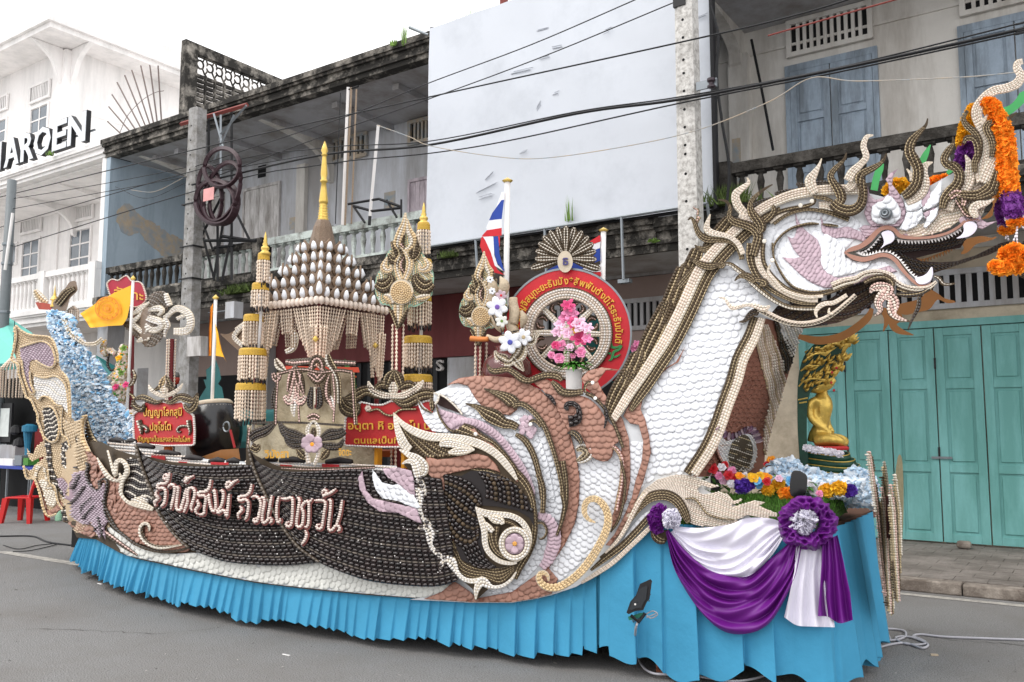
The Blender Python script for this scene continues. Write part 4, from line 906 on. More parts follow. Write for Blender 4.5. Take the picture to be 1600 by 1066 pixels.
# ---- tan bands
Pband = J([(698, 602), (717, 591), (746, 587), (777, 588), (804, 591), (824, 598), (845, 610), (865, 630), (880, 653), (890, 676), (897, 700), (902, 720), (906, 750), (904, 790), (898, 819), (882, 852), (869, 871), (857, 889), (848, 887), (861, 871), (871, 852), (877, 817), (884, 782), (881, 751), (873, 722), (863, 704), (849, 669), (828, 643), (810, 630), (808, 640), (797, 649), (779, 647), (754, 636), (742, 622), (731, 603), (715, 599)])
region('scale_band', Pband, M_bb, M_bs, 10.5, off=.045, surf=S_naga, asobj=90, ang=.9, smooth=False, size=1.4)
region('scale_band', np.array([(662, 936), (690, 925), (710, 908), (735, 925), (745, 935), (800, 925), (835, 900), (856, 886), (872, 905), (862, 928), (837, 935), (800, 941), (737, 941)]), M_bb, M_bs, 10, off=.045, surf=S_naga, asobj=30, ang=1.2, smooth=False)
R_ = np.array([(977, 543+36), (947, 579), (934, 596), (942, 612), (959, 635), (973, 655), (983, 686), (985, 720), (985, 751), (979, 782), (970, 802), (958, 825), (951, 826), (957, 805), (966, 782), (971, 755), (972, 720), (970, 690), (962, 665), (948, 640), (930, 620), (915, 606), (908, 592), (918, 580), (940, 574)])
region('scale_band', R_, M_bb, M_bs, 9.5, off=.04, surf=S_naga, asobj=10, ang=1.2, smooth=False)
S2 = np.array([(1071, 541), (1060, 566), (1042, 576), (1018, 601), (1004, 624), (1001, 640), (1008, 655), (1014, 680), (1017, 708), (1010, 735), (1005, 753), (994, 783), (985, 806), (974, 826), (954, 853), (946, 852), (960, 835), (974, 809), (987, 778), (993, 751), (1003, 720), (1005, 690), (998, 664), (985, 662), (974, 650), (985, 628), (1006, 609), (1030, 581), (1056, 566)])
region('scale_band', S2, M_bb, M_bs, 9.5, off=.05, surf=S_naga, asobj=30, ang=1.9, smooth=False, size=1.4)
Qs = np.array([(868, 633), (876, 622), (897, 617), (918, 622), (936, 637), (947, 655), (967, 676), (967, 690), (958, 697), (957, 712), (948, 721), (933, 719), (921, 709), (912, 690), (903, 680), (890, 676), (884, 665), (876, 650)])
region('scroll_panel', Qs, M_bb, M_bs, 11, off=.07, surf=S_naga, asobj=40, size=1.4)
region('scroll_panel', np.array([(833, 597), (856, 593), (872, 608), (884, 618), (872, 632), (860, 624), (848, 610)]), M_bb, M_bs, 10, off=.07, surf=S_naga)
rib(T(*Z8, '352,500 400,492 418,455 410,410 375,388 342,395 335,418 352,430'), [70, 60, 34, 26, 26, 24, 20, 8], [2, 2], s=4, surf=S_naga, off=.09, bm=M_db, step=9)
rib(T(*Z8, '570,395 590,440 588,490 575,545'), [3, 12, 14, 3], [2], s=4, surf=S_naga, off=.09, bm=M_db)
rib(T(*Z8, '200,330 240,350 270,395'), [3, 22, 12], [2], s=4, surf=S_naga, off=.09, bm=M_db)
rib(T(*Z8, '345,575 385,575 420,610 430,640'), [4, 40, 40, 20], [2, 5, 2, 5, 2], s=4, surf=S_naga, off=.09)
rib(T(*Z8, '400,680 440,665 480,700 440,735 405,750'), [20, 50, 60, 50, 20], [4, 0, 5, 0, 5], s=4, surf=S_naga, off=.06)
rib(T(*Z8, '600,655 640,665 680,720 690,800 680,900 660,1000 650,1060'), [10, 22, 24, 24, 24, 24, 24], [7, 5], s=4, surf=S_naga, off=.06, bm=M_bb)
# long brown bead lines following the bands
for q, s_, o_, w_, p_ in (
    ('440,430 470,480 520,485 590,470 650,500 700,540 760,560 830,530 900,515 980,525 1005,560', Q3, .08, [8, 36, 44, 40, 44, 50, 40, 44, 50, 50, 20], [0, 5, 0, 5, 0]),
    ('930,560 970,600 1010,640 1080,650 1170,640', Q3, .085, [20, 50, 56, 50, 40], [0, 5, 0, 5, 0]),
    ('1185,650 1180,600 1210,565 1240,572', Q3, .09, [16, 16, 14, 8], [0, 5]),
    ('1190,650 1260,690 1340,780 1400,880 1440,980 1470,1066', Q3, .075, [30, 22, 20, 20, 20, 20], [0, 5, 0]),
    ('680,0 710,150 700,300 660,450 600,540', Q4, .075, [16, 16, 16, 16, 10], [0, 5, 0]),
    ('950,230 1060,270 1140,310 1180,345 1165,362', Q1, .07, [4, 50, 90, 90, 40], [0, 5, 0, 5, 0, 5, 0]),
    ('1180,350 1240,345 1320,400 1400,500 1450,620 1500,780 1535,930 1550,1060', Q1, .075, [30, 36, 36, 34, 32, 30, 30, 30], [0, 5, 0, 5]),
    ('1545,160 1560,250 1540,360 1500,470', Q2, .075, [30, 28, 24, 14], [0, 5, 0]),
    ('240,0 262,150 262,300 240,420 200,560', Q4, .07, [34, 34, 34, 30, 10], [0, 5, 0, 5]),
    ('810,342 900,370 980,420 1040,450 1100,490 1160,500 1205,525', Q1, .07, [4, 40, 100, 110, 80, 60, 50], [0, 5, 0, 5, 0, 5]),
    ('1190,575 1260,620 1320,720 1360,850 1380,950 1395,1066', Q1, .07, [24, 44, 44, 40, 38, 38], [0, 5, 0, 5, 0]),
    ('1360,0 1395,100 1400,200 1395,300', Q2, .072, [38, 38, 36, 34], [0, 5, 0, 5]),
    ('790,510 850,540 930,590 1030,650 1130,760 1200,860 1260,970 1310,1066', Q1, .07, [40, 60, 40, 34, 30, 34, 40, 50], [0, 5, 0, 5]),
    ('1290,495 1310,470 1350,480 1380,520', Q1, .08, [6, 16, 20, 16], [0, 5]),
    ('1200,0 1270,80 1320,200 1335,350 1330,480 1290,600 1220,720 1190,800', Q2, .08, [60, 50, 36, 36, 40, 40, 40, 20], [0, 5, 0, 5]),
    ('1350,380 1390,372 1420,410 1425,450 1400,490 1370,495', Q2, .085, [10, 14, 14, 14, 14, 8], [0, 5]),
    ('600,830 640,880 660,940 650,1000', Q1, .085, [6, 14, 14, 12], [0, 5]),
    ('820,830 900,840 1000,850 1080,890 1160,930 1240,1010', Q1, .085, [4, 24, 24, 24, 30, 40], [0, 5]),
    ('620,230 640,300 680,400 720,480 740,560 790,590 860,560 910,500', Q2, .085, [6, 14, 16, 18, 20, 20, 20, 14], [0, 5]),
    ('650,0 655,100 650,200 640,260', Q2, .085, [16, 16, 16, 10], [0, 5]),
): rib(T(*s_, q), w_, p_, S_naga, o_, s=4.845)
# ---- the big eye-shaped wing boss
boss = J(T(*Q1, '265,412 340,500 480,560 700,572 850,600 1000,660 1110,760 1200,890 1260,980'), T(*Q2, '1310,150 1335,300 1335,450 1310,560 1250,680 1195,760 1150,820 1080,860 990,870 900,950 880,960 870,880 740,770 640,740 610,720 560,580 500,460 440,430 450,300 400,150 410,130 440,40'), T(*Q1, '340,800 400,760 320,690 290,560'))
bz = board('boss_panel', boss, S_naga, M_ob, FL, .05, .045, 24)
tanf = J(T(*Q1, '512,742 600,765 700,757 800,732 900,722 980,742 1040,800 1075,865 1000,837 900,828 800,850 640,884 590,830 640,900 655,940 655,1000'), T(*Q2, '648,130 622,230 650,330 700,430 725,510 700,500 620,420 560,300 545,200 540,90'), T(*Q1, '590,950 560,900 510,860'))
region('scale_band', tanf, M_bb, M_bs, 11, off=.10, surf=S_naga, asobj=40, smooth=False, size=1.4)
mus = J(T(*Q1, '640,885 780,890 850,852 950,852 1060,880 1150,922 1215,985 1280,1060'), T(*Q2, '1325,300 1330,400 1290,330 1200,280 1050,250 900,240 930,400 940,520 960,640 1060,720 1180,692 1000,722 900,712 780,655 740,570 720,500 650,350 640,250 655,100'))
mo = board('mussel_panel', mus, S_naga, M_db, FL, .095, .012, 20)
rw = Rows(S_naga, .108)
loft_rows(rw, cr(T(*Q2, '650,0 760,20 850,60 920,150 930,240'), 8), cr(T(*Q2, '650,330 700,480 780,560 860,560 910,480'), 8), 13, [2, 2, 0], 8, mus, jit=.15)
loft_rows(rw, cr(T(*Q1, '900,850 960,960 960,1060'), 8), cr(J(T(*Q1, '1200,960'), T(*Q2, '1290,60 1330,300')), 8), 11, [2, 2, 0], 8, mus, jit=.15)
loft_rows(rw, cr(T(*Q2, '780,560 860,700 1000,720'), 8), cr(T(*Q2, '900,500 950,620 1060,700'), 8), 5, [2, 2], 8, mus, jit=.15)
rw.build('shell_row', RM, mo)
rw = Rows(S_naga, .096)
loft_rows(rw, cr(T(*Q2, '560,420 600,560 700,650 760,760 860,800 960,800 1080,840 1180,740'), 10), cr(T(*Q2, '640,400 700,500 760,560 790,640 880,690 1000,720 1090,710 1180,690'), 10), 10, [0, 5], 4.6)
loft_rows(rw, cr(T(*Q1, '320,500 330,560 400,650 480,740 520,745'), 8), cr(T(*Q1, '420,570 560,620 700,690 800,720 860,715'), 8), 9, [0, 5], 4.6)
loft_rows(rw, cr(T(*Q2, '470,40 490,120 540,230 560,300'), 8), cr(T(*Q2, '540,40 550,150 580,250 620,330'), 8), 5, [0, 5], 4.6)
loft_rows(rw, cr(T(*Q1, '700,560 850,590 1000,640'), 8), cr(T(*Q1, '790,510 900,570 1020,640'), 8), 4, [0, 5], 4.6)
rw.build('shell_row', RM, bz)
for q, s_, w_, o_, p_ in (
    ('265,412 340,500 440,560 560,595 700,600 820,620 940,660 1050,730 1140,830 1200,920', Q1, [4, 36, 56, 60, 52, 60, 60, 54, 46, 14], .105, [4, 1, 4, 1, 4, 1]),
    ('615,665 650,640 720,645 800,665 870,685', Q1, [12, 60, 60, 50, 8], .115, [1, 4, 1, 4]),
    ('680,715 740,705 810,700 880,690', Q1, [12, 56, 50, 8], .118, [1, 4, 1]),
    ('268,415 285,490 310,570 345,650 395,690', Q1, [4, 30, 54, 70, 40], .105, [4, 1, 4, 1, 4]),
    ('310,690 380,730 440,765 485,820 480,870 430,850', Q1, [6, 40, 70, 90, 60, 20], .11, [4, 1, 4, 1]),
    ('330,800 370,780 420,790 440,850 450,900 490,970 505,1040', Q1, [4, 26, 44, 50, 44, 36, 30], .12, [4, 1, 4]),
    ('380,155 410,125 450,130 470,180 460,240 480,320 520,370 560,410', Q2, [4, 30, 50, 50, 30, 30, 36, 36], .12, [4, 1, 4]),
    ('445,425 480,405 540,420 545,470 540,520 580,590 650,640 710,650', Q2, [4, 30, 60, 60, 30, 30, 34, 34], .12, [4, 1, 4]),
    ('615,730 635,680 690,650 715,690 740,740 800,800 870,815 940,800', Q2, [4, 40, 66, 60, 30, 30, 34, 34], .12, [4, 1, 4]),
    ('888,955 895,880 930,815 960,830 1000,860 1080,855 1150,810 1195,745', Q2, [4, 40, 70, 60, 26, 22, 18, 6], .12, [4, 1, 4]),
    ('885,255 960,300 1050,310 1150,320 1230,360 1280,430 1295,500 1280,570 1240,630 1180,670', Q2, [6, 50, 44, 40, 40, 40, 36, 32, 28, 14], .115, [1, 4, 1, 4]),
    ('890,260 935,360 955,440 960,530 990,600 1060,660 1140,680 1200,675', Q2, [6, 44, 44, 40, 36, 32, 24, 14], .115, [1, 4, 1, 4]),
    ('985,335 1030,345 1080,360 1095,385', Q2, [10, 60, 50, 20], .125, [1, 4, 1]), ('965,370 990,410 1020,440', Q2, [10, 40, 30], .125, [1, 4]),
    ('1060,360 1150,370 1210,420 1225,470', Q2, [30, 30, 30, 20], .11, [0, 5, 0]), ('1000,450 1020,540 1060,600 1120,640', Q2, [40, 40, 36, 20], .11, [0, 5, 0, 5]), ('1050,400 1040,500 1060,560', Q2, [40, 30, 20], .11, [0, 5, 0]),
): rib(T(*s_, q), w_, p_, S_naga, o_, s=4.845)
th = np.linspace(0, 2*math.pi, 26); cx, cy = 560+1183/4.845, 740+532/4.845
rib(np.stack([cx+20.5*np.cos(th), cy+22.5*np.sin(th)], 1), np.full(26, 8.), [4, 1], S_naga, .125, name='eye_ring')
fl = board('flower_boss', np.stack([cx+15.5*np.cos(th[:-1]), cy+16.5*np.sin(th[:-1])], 1), S_naga, M_mb, FL, .125, .01, 20)
for k in range(6):
    a = k*math.pi/3+.5; put_scales(fl, [(cx+8.5*math.cos(a), cy+9*math.sin(a))], a, 12.5, M_ms, S_naga, .137, 1, 'petal')
put_scales(fl, [(cx, cy)], 0, 7, mat('orange_centre', '#d39a4c', .4), S_naga, .15, 1, 'flower_centre')
# mauve and white flames behind the boss
region('flame_panel', T(*Q1, '572,335 620,385 780,432 950,502 1050,572 1200,742 1290,882 1340,1030 1325,1066 1310,1030 1270,920 1200,800 1100,652 950,562 880,520 800,500 760,542 710,552 650,500 610,430'), M_mb, M_ms, 8, off=.06, surf=S_naga, asobj=0, ang=.5, smooth=False, size=1.5)
region('flame_panel', T(*Q2, '1190,-160 1250,-60 1300,50 1335,150 1320,160 1280,60 1220,-60'), M_mb, M_ms, 7, off=.065, surf=S_naga, smooth=False, size=1.5)
chain(FL, T(*Q1, '690,520 720,500 760,480 840,480 930,505 1020,560 1100,640 1170,730 1230,820 1280,920 1310,1010'), 7.5, M_ms, S_naga, .075, 1, 1.5)
region('flame_panel', T(*Q1, '438,288 460,370 500,480 560,552 700,572 640,482 600,402 560,412 500,370'), M_wb, M_ws, 9, off=.06, surf=S_naga, asobj=6, smooth=False)
region('flame_panel', T(*Q1, '568,262 650,232 750,222 862,236 900,300 960,400 1060,440 1200,440 1300,500 1390,640 1440,800 1470,950 1490,1066 1420,1066 1390,920 1340,760 1260,640 1180,570 1060,520 950,480 880,440 780,420 740,360 660,290 610,280'), M_wb, M_ws, 10, off=.036, surf=S_naga, asobj=20, smooth=False, ang=.8)
board('dark_hollow', T(*Q1, '605,290 640,278 700,320 750,370 785,422 720,400 640,370 590,345'), S_naga, mat('maroon_hollow', '#2b1714', .8), FL, .045, .008)
rib(T(*Q1, '612,270 600,320 578,348'), [8, 10, 8], [4], S_naga, .08, s=4.845); rib(T(*Q1, '568,262 640,285 700,330 760,390 785,425'), [6, 8, 8, 8, 6], [4], S_naga, .07, s=4.845)
rib(T(*Q1, '438,288 480,370 530,400 560,412'), [8, 10, 10, 6], [5, 0], S_naga, .08, s=4.845); rib(T(*Q1, '590,350 610,430 660,510 710,550 760,545'), [6, 10, 12, 10, 8], [0, 5], S_naga, .08, s=4.845)
rib(T(*Q1, '545,300 560,350 555,400'), [4, 40, 10], [0, 5, 0, 5], S_naga, .03, s=4.845)
region('scale_band', T(*Q1, '842,540 880,530 910,570 1000,640 1100,740 1180,860 1230,960 1200,940 1130,820 1040,710 940,630 860,600'), M_bb, M_bs, 8.5, off=.085, surf=S_naga, smooth=False)
put_scales(FL, T(*Q1, '886,572'), 0, 5.5, M_r4, S_naga, .11, 0, 'pearl'); put_scales(FL, T(*Q3, '1240,572 1260,690 355,962'), 0, 5.5, M_r4, S_naga, .11, 0, 'pearl'); put_scales(FL, T(*Q1, '1303,500'), 0, 6, M_r4, S_naga, .10, 0, 'pearl')
put_scales(FL, T(*Q1, '1240,470 1262,450 1285,470 1300,452 1250,500 1275,505 1230,520 1255,535 1285,540 1310,525 1330,540 1320,560 1290,575 1240,560 1305,590'), RNG.uniform(0, 6, 15), 8.5, M_ms, S_naga, .07, 0, 'scale')
# mauve scales right of the boss, flames left of it
chain(FL, T(*Q2, '1375,320 1430,340 1465,400 1480,460 1480,530 1460,590 1440,650 1400,700'), 8.5, M_ms, S_naga, .075, 2, 1.5, taper=[.6, .8, 1, 1, .9, .6])
for q, m1, m2, an in (('180,835 300,825 400,850 420,920 430,1060 300,950 220,900', M_mb, M_ms, 2.6), ('105,838 130,870 180,940 260,960 310,950 400,1000 440,1070 470,1130 440,1140 300,1080 180,1060 130,990 110,920', M_wb, M_ws, 2.8), ('30,850 40,920 60,1000 110,1060 200,1080 330,1110 440,1130 480,1250 440,1240 300,1170 160,1160 70,1090 10,990 0,900', M_mb, M_ms, 3.0)):
    region('flame_panel', T(*Q1, q), m1, m2, 9, off=.14, surf=S_hull, ang=an, smooth=False, size=1.4)
# golden curls
rib(T(*Q4, '487,468 435,445 402,390 415,315 475,285 535,320 575,390 582,470 555,560 510,650 455,740 385,830 295,910 200,960 110,955 60,905 62,860 95,845 125,870 132,912'), [6, 26, 38, 44, 46, 50, 54, 56, 58, 60, 62, 60, 58, 54, 48, 42, 36, 30, 22, 6], [3, 3, 3, 3], S_naga, .10, s=4.845, step=6)
# edge rows and the swirl below the neck
rib(T(*Q4, '380,925 500,850 620,770 740,660 850,555 925,480'), [14, 30, 30, 30, 30, 24], [6, 6, 6], S_naga, .06, s=4.845, name='hull_edge')
rib(T(*Q4, '450,830 560,740 680,650 780,550 870,450 930,380 960,370'), [14, 40, 44, 44, 40, 30, 20], [0, 5, 0, 5], S_naga, .055, s=4.845)
rib(T(*Q4, '520,735 600,670 680,560 740,460 800,370 880,290 950,262 1030,262 1100,300 1150,370 1180,440 1195,470'), [10, 20, 22, 30, 50, 66, 76, 76, 76, 66, 50, 30], [0, 5, 0, 5, 0, 5, 0, 5], S_naga, .062, s=4.845)
rib(T(*Q4, '560,700 650,610 720,500 780,380 830,290 880,240'), [8, 20, 26, 30, 30, 10], [6, 6], S_naga, .068, s=4.845)
region('swirl_panel', T(*Q4, '690,600 760,500 830,420 900,370 950,355 930,400 860,470 770,560 700,620'), M_wb, M_ws, 11, off=.045, surf=S_naga, smooth=False)
th2 = np.linspace(math.pi*.95, math.pi*2.1, 12); rib(T(*Q4, '925,520 940,570 975,600 1015,605'), [40, 60, 60, 40], [0, 5, 0, 5, 0], S_naga, .055, s=4.845)
# cream wave
wav = J(T(*Q4, '700,450 780,330 850,222 960,140 1100,105'), T(*K_, '0,250 130,258 250,310 380,357 300,372 215,345 172,380 195,425 260,430 380,405 460,430 510,490 585,473 560,505 495,520 490,548 600,520 700,485 805,503 745,532 800,560 910,605 905,640 830,632 875,692 760,645 640,622 540,662 605,772 540,722 440,722 300,732 150,712 90,680 60,560 0,470'), T(*Q4, '1130,310 1060,250 960,235 880,270 800,360 740,450'))
wo = board('wave_panel', wav, S_hull, M_cb, FL, .03, .03, 20)
rw = Rows(S_hull, .062)
loft_rows(rw, cr(J(T(*Q4, '690,460 850,215 960,130 1100,98'), T(*K_, '130,240 350,300 560,420 800,480 920,560')), 10), cr(J(T(*Q4, '740,470 800,370 880,270 960,232 1060,245 1140,310'), T(*K_, '60,560 100,690 300,745 600,790 900,860')), 10), 26, [6, 6, 1], 4.6, wav)
rw.build('shell_row', RM, wo)
rib(T(*K_, '60,470 150,470 210,540 270,610 380,650 520,665'), [6, 10, 10, 10, 8, 4], [5], S_hull, .07, s=5.922)
# ---- shell lettering on the sails: every character drawn as a string of shells
LT = [('390,265|360,245 365,300 340,330 300,330 285,345 285,365 300,372|330,345 345,375 325,470 300,465', 0)]
strokes = {  # crop coordinates of HL, each character a set of strokes
 'so_suea': ['360,245 352,290 338,318 300,318 280,335 290,352 312,345 335,365 325,450 300,468', '270,465 262,440 290,415 268,385 280,365'],
 'nikhahit': ['320,262 345,258 340,290 322,285 320,265'],
 'aa': ['350,345 378,320 395,360 368,490'],
 'no_nu': ['400,345 418,340 410,420 405,480 430,495 445,470 425,470', '430,488 450,440 470,350'],
 'mai_han': ['455,290 475,275 478,300 460,308 500,275 520,268'],
 'ko_kai': ['455,510 480,440 478,400 490,350 520,350 525,400 500,480 510,495'],
 'so_suea2': ['630,292 622,345 600,372 560,372 545,390 560,400 590,395 600,420 585,500', '545,520 530,495 555,460 540,430 550,425', '548,520 585,520 590,480'],
 'ngo_ngu': ['625,400 615,385 630,470 650,505 665,470 655,360 645,372'],
 'kho_khwai': ['690,370 708,360 715,400 700,470 675,500 680,515 720,490 735,540 745,470 752,385'],
 'thanthakhat': ['810,292 780,310 740,350 735,320 755,305 775,330'],
 'so_suea3': ['900,320 888,375 860,400 825,400 810,420 830,432 860,420 880,450 868,540 850,555', '815,548 810,520 840,490 820,465'],
 'wo_waen': ['895,410 930,400 960,440 950,520 935,570 915,570 915,550 935,545'],
 'no_nu2': ['955,420 975,405 985,440 970,530 975,580 1005,560 1020,540 1035,565 1015,580', '1005,545 1020,470 1032,395'],
 'sara_e': ['1078,400 1065,470 1068,570 1090,565 1085,545'],
 'wo_waen2': ['1090,415 1130,420 1165,410 1170,470 1160,590 1130,598 1128,575 1150,570'],
 'lo_chula': ['1195,410 1215,420 1205,500 1195,590 1215,605 1235,580 1240,500 1225,480 1250,440 1275,440 1275,560 1265,605 1245,600', '1275,450 1300,415'],
 'sara_u': ['1250,625 1262,650 1250,690 1225,722'],
 'wo_waen3': ['1310,430 1350,428 1385,440 1375,520 1360,610 1330,612 1328,590 1350,588'],
 'mai_han2': ['1360,385 1375,358 1395,370 1380,400 1365,395 1410,385 1455,352'],
 'no_nu3': ['1400,430 1420,425 1415,520 1405,615 1430,625 1455,590 1475,600 1480,625 1460,630', '1455,600 1480,520 1495,425'],
}
M_let = mat('shell_letter', '#e6d6cd', .4, var=.12); M_letb = mat('red_letter_backing', '#7a4540', .6)
for k, ss in strokes.items():
    lo_ = None
    for q in ss:
        c = resample(cr(T(*HL, q), 8), 2.2); A, B = offset_curve(c, np.full(len(c), 6.0))
        o = strip('letter', A+[.9, 1.1], B+[.9, 1.1], S_hull, M_letb, FL, .135, .02)
        n = len(c); e = np.minimum(1, .35+np.minimum(np.arange(n), n-1-np.arange(n))*.25)
        rw = Rows(S_hull, .157); rw.row(c, 5.3*e, 0, 3.6, hs=1.0); rw.build('letter_shell', [M_let], o)
# ================================================================ SKIRT
M_sk = mat('sky_blue_cloth', '#3f92b8', .85, nscale=2.2, namt=.08, bump=.4, bscale=9)
hb3 = P(hull_bot[:, 0], hull_bot[:, 1], S_hull)
def skirt(name, path, ztop, zbot, pw, amp, seed, flare=.05, rows=8):
    """knife-pleated cloth hanging along a plan path (x, y); ztop / zbot functions of arc position 0..1"""
    r = random.Random(seed); p = resample(np.array(path, float), .006); n = len(p)
    d = np.r_[0, np.cumsum(np.linalg.norm(np.diff(p, axis=0), axis=1))]; tot = d[-1]
    t = np.gradient(p, axis=0); t /= np.linalg.norm(t, axis=1)[:, None]; nm = np.stack([t[:, 1], -t[:, 0]], 1)
    ph = np.zeros(n); am = np.zeros(n); hem = np.zeros(n); sh = np.zeros(n); i = 0; kk = 0
    while i < n:
        w_ = max(6, int(r.uniform(.6, 1.5)*pw/.006)); j = min(n, i+w_); s = np.linspace(0, 1, j-i); a = r.uniform(.35, 1.25)
        prof = np.where(s < .86, s/.86, (1-s)/.14); ph[i:j] = prof*a; hem[i:j] = -.008*prof+r.uniform(-.02, .02); sh[i:j] = np.where(s < .86, s*.25, .25*(1-s)/.14*.86-.0)*a; i = j
    V = []; u = d/tot
    bl = np.interp(u, np.linspace(0, 1, 30), [r.uniform(-1, 1) for _ in range(30)])
    for k in range(rows+1):
        f = k/rows; zt = ztop(u); zb = zbot(u)+hem
        z = zt*(1-f)+zb*f; a = (.25+.75*f**.8)*amp; o = ph*a+flare*f+bl*.03*f
        q = p+nm*o[:, None]+t*(sh*pw*.9*(.2+.8*f))[:, None]
        V.append(np.stack([q[:, 0], q[:, 1], z], 1))
    V = np.vstack(V); F = np.array([(k*n+i, (k+1)*n+i, (k+1)*n+i+1, k*n+i+1) for k in range(rows) for i in range(n-1)])
    o = mesh(name, V, F, M_sk, FL, None, False); return o
xs = np.linspace(hb3[0, 0]+.02, -2.84, 60); pa = np.stack([xs, G(xs)+.03], 1); L_ = lambda u: np.interp(np.interp(u, np.linspace(0, 1, 60), xs), hb3[:, 0], hb3[:, 2])
skirt('skirt', pa, lambda u: L_(u)+.02, lambda u: np.full_like(u, .085)+.05*(u > .985)+.02*np.sin(u*40), .105, .048, 3)
xs2 = np.linspace(-2.82, -1.50, 20); pb = list(np.stack([xs2, G(xs2)+.0], 1)); e = G(-1.45)
pb += [(-1.47, e+.02), (-1.44, e+.08), (-1.44, e+.6), (-1.46, e+1.35), (-1.52, e+1.5)]
pb = np.array(pb); ZD = float(P1(1335, 829, S_hull).z)
top2 = lambda u: np.where(u < .10, np.interp(u, [0, .05, .10], [hb3[-2, 2]+.12, hb3[-1, 2]+.02, ZD]), ZD)
skirt('skirt', pb, top2, lambda u: .07+.05*np.sin(u*23)+.03*np.sin(u*61+1)+.06*(u < .02), .25, .08, 12, .04, 12)
# dark chassis under the cloth and the deck
dk = MB(); xs3 = np.linspace(-10.2, -1.6, 40)
top = [(x, G(x)+.08) for x in xs3]+[(x, G(x)+1.7) for x in xs3[::-1]]
n = len(top); V = [(a, b, .18) for a, b in top]+[(a, b, .84) for a, b in top]
mesh('chassis', V, [(i, (i+1) % n, (i+1) % n+n, i+n) for i in range(n)]+[tuple(range(n-1, -1, -1)), tuple(range(n, 2*n))], M_dark, FL)
for x in (-8.2, -7.3, -3.2):
    for yy in (.35, 1.45): MB().lathe([(.2, -.1), (.33, -.1), (.36, -.06), (.36, .06), (.33, .1), (.2, .1)], (0, 0, 0), 20).at('wheel', M_black, FL, Matrix.Translation((x, float(G(x))+yy, .36)) @ Matrix.Rotation(math.pi/2, 4, 'X'))
M_deck = mat('brown_deck', '#6b4a3a', .8)
bd = [(x, G(x)+.04) for x in np.linspace(-3.2, -1.48, 12)]; bd += [(a, b+1.6) for a, b in bd[::-1]]; n = len(bd)
mesh('bow_deck', [(a, b, ZD-.06) for a, b in bd]+[(a, b, ZD) for a, b in bd], [(i, (i+1) % n, (i+1) % n+n, i+n) for i in range(n)]+[tuple(range(n-1, -1, -1)), tuple(range(n, 2*n))], M_deck, FL)
# ================================================================ NECK, CHEST AND HEAD
SN = S_naga
def nrib(q, w, pat, s_=F_, off=.07, **k): return rib(T(*s_, q), w, pat, SN, off, s=s_[2], **k)
def nreg(q, m1, m2, sp, s_=I_, off=.06, **k): return region(k.pop('name', 'face_panel'), T(*s_, q) if isinstance(q, str) else q, m1, m2, sp, off=off, surf=SN, smooth=k.pop('smooth', False), **k)
# far side silhouettes: plain painted plywood seen behind the near head
S_far = S_off(S_naga, .62); M_green = mat('green_board', '#3f9e58', .6)
def far(q, s_=I_, m=M_wood, name='far_panel', w=None):
    p = T(*s_, q)
    if w: 
        c = resample(cr(np.column_stack([p, np.array(w)/s_[2]]), 8), 4); A, B = offset_curve(c[:, :2], c[:, 2]); return strip(name, A, B, S_far, m, FL, 0, .02)
    return board(name, resample(cr(p, 4, True), 5)[:-1], S_far, m, FL, 0, .02)
far('1080,620 1180,590 1250,580 1330,595 1370,580 1365,600 1290,625 1200,650 1150,700 1110,728 1065,730 1100,690 1085,650')
far('1240,440 1290,400 1340,330 1330,270 1345,190 1365,200 1370,290 1340,370 1345,400 1310,430 1260,440')
Y8 = (1200, 267, 4)
far('950,800 1000,740 1060,765 1100,795 1178,818 1120,828 1060,805 1010,865 930,885 850,900 790,850 830,830', s_=Y8)
far('650,860 625,915 560,975 480,1025 400,1052 300,1060 190,1035', s_=Y8, w=[24, 44, 50, 50, 50, 50, 30])
far('700,870 730,880 745,930 720,1005', s_=Y8, w=[20, 50, 40, 5]); far('760,870 800,900 780,960 820,1000 910,1027', s_=Y8, w=[30, 80, 50, 40, 5])
far('350,200 370,100 400,20 430,-20', m=M_green, w=[60, 60, 60, 10]); far('960,60 1000,20 1010,-20', m=M_green, w=[30, 40, 6])
far('1360,510 1400,480 1480,450 1540,390 1560,350 1620,330 1620,400 1560,470 1480,530 1420,555', s_=H_, m=M_green); far('740,940 780,860 820,780', s_=H_, m=M_green, w=[60, 50, 8])
# head base board
headp = np.array([(1168, 500), (1190, 480), (1178, 440), (1180, 400), (1170, 370), (1150, 362), (1185, 335), (1246, 305), (1290, 298), (1340, 298), (1390, 310), (1450, 292), (1490, 270), (1545, 262), (1548, 290), (1520, 330), (1524, 343), (1500, 345), (1450, 366), (1400, 372), (1380, 362), (1362, 378), (1340, 392), (1321, 394), (1340, 405), (1385, 400), (1410, 420), (1435, 442), (1455, 438), (1450, 450), (1425, 452), (1400, 446), (1375, 430), (1345, 428), (1320, 440), (1270, 462), (1240, 470), (1215, 478), (1200, 495), (1185, 505)])
hb = board('head_panel', headp, SN, M_wb, FL, .02, .03, 24)
scale_fill(hb, np.array([(1192, 400), (1198, 365), (1215, 345), (1240, 335), (1280, 332), (1330, 345), (1345, 365), (1322, 390), (1320, 400), (1345, 415), (1380, 408), (1410, 428), (1430, 448), (1405, 447), (1378, 432), (1345, 430), (1300, 452), (1260, 462), (1225, 448), (1203, 425)]), 11, M_ws, SN, .052, -2.6, 0, 1.5, marg=.2)
chain(hb, [(1205, 430), (1196, 405), (1198, 375), (1212, 350), (1235, 338), (1265, 334), (1300, 338), (1330, 350), (1345, 365)], 12, M_ws, SN, .055, 1, 1.6)
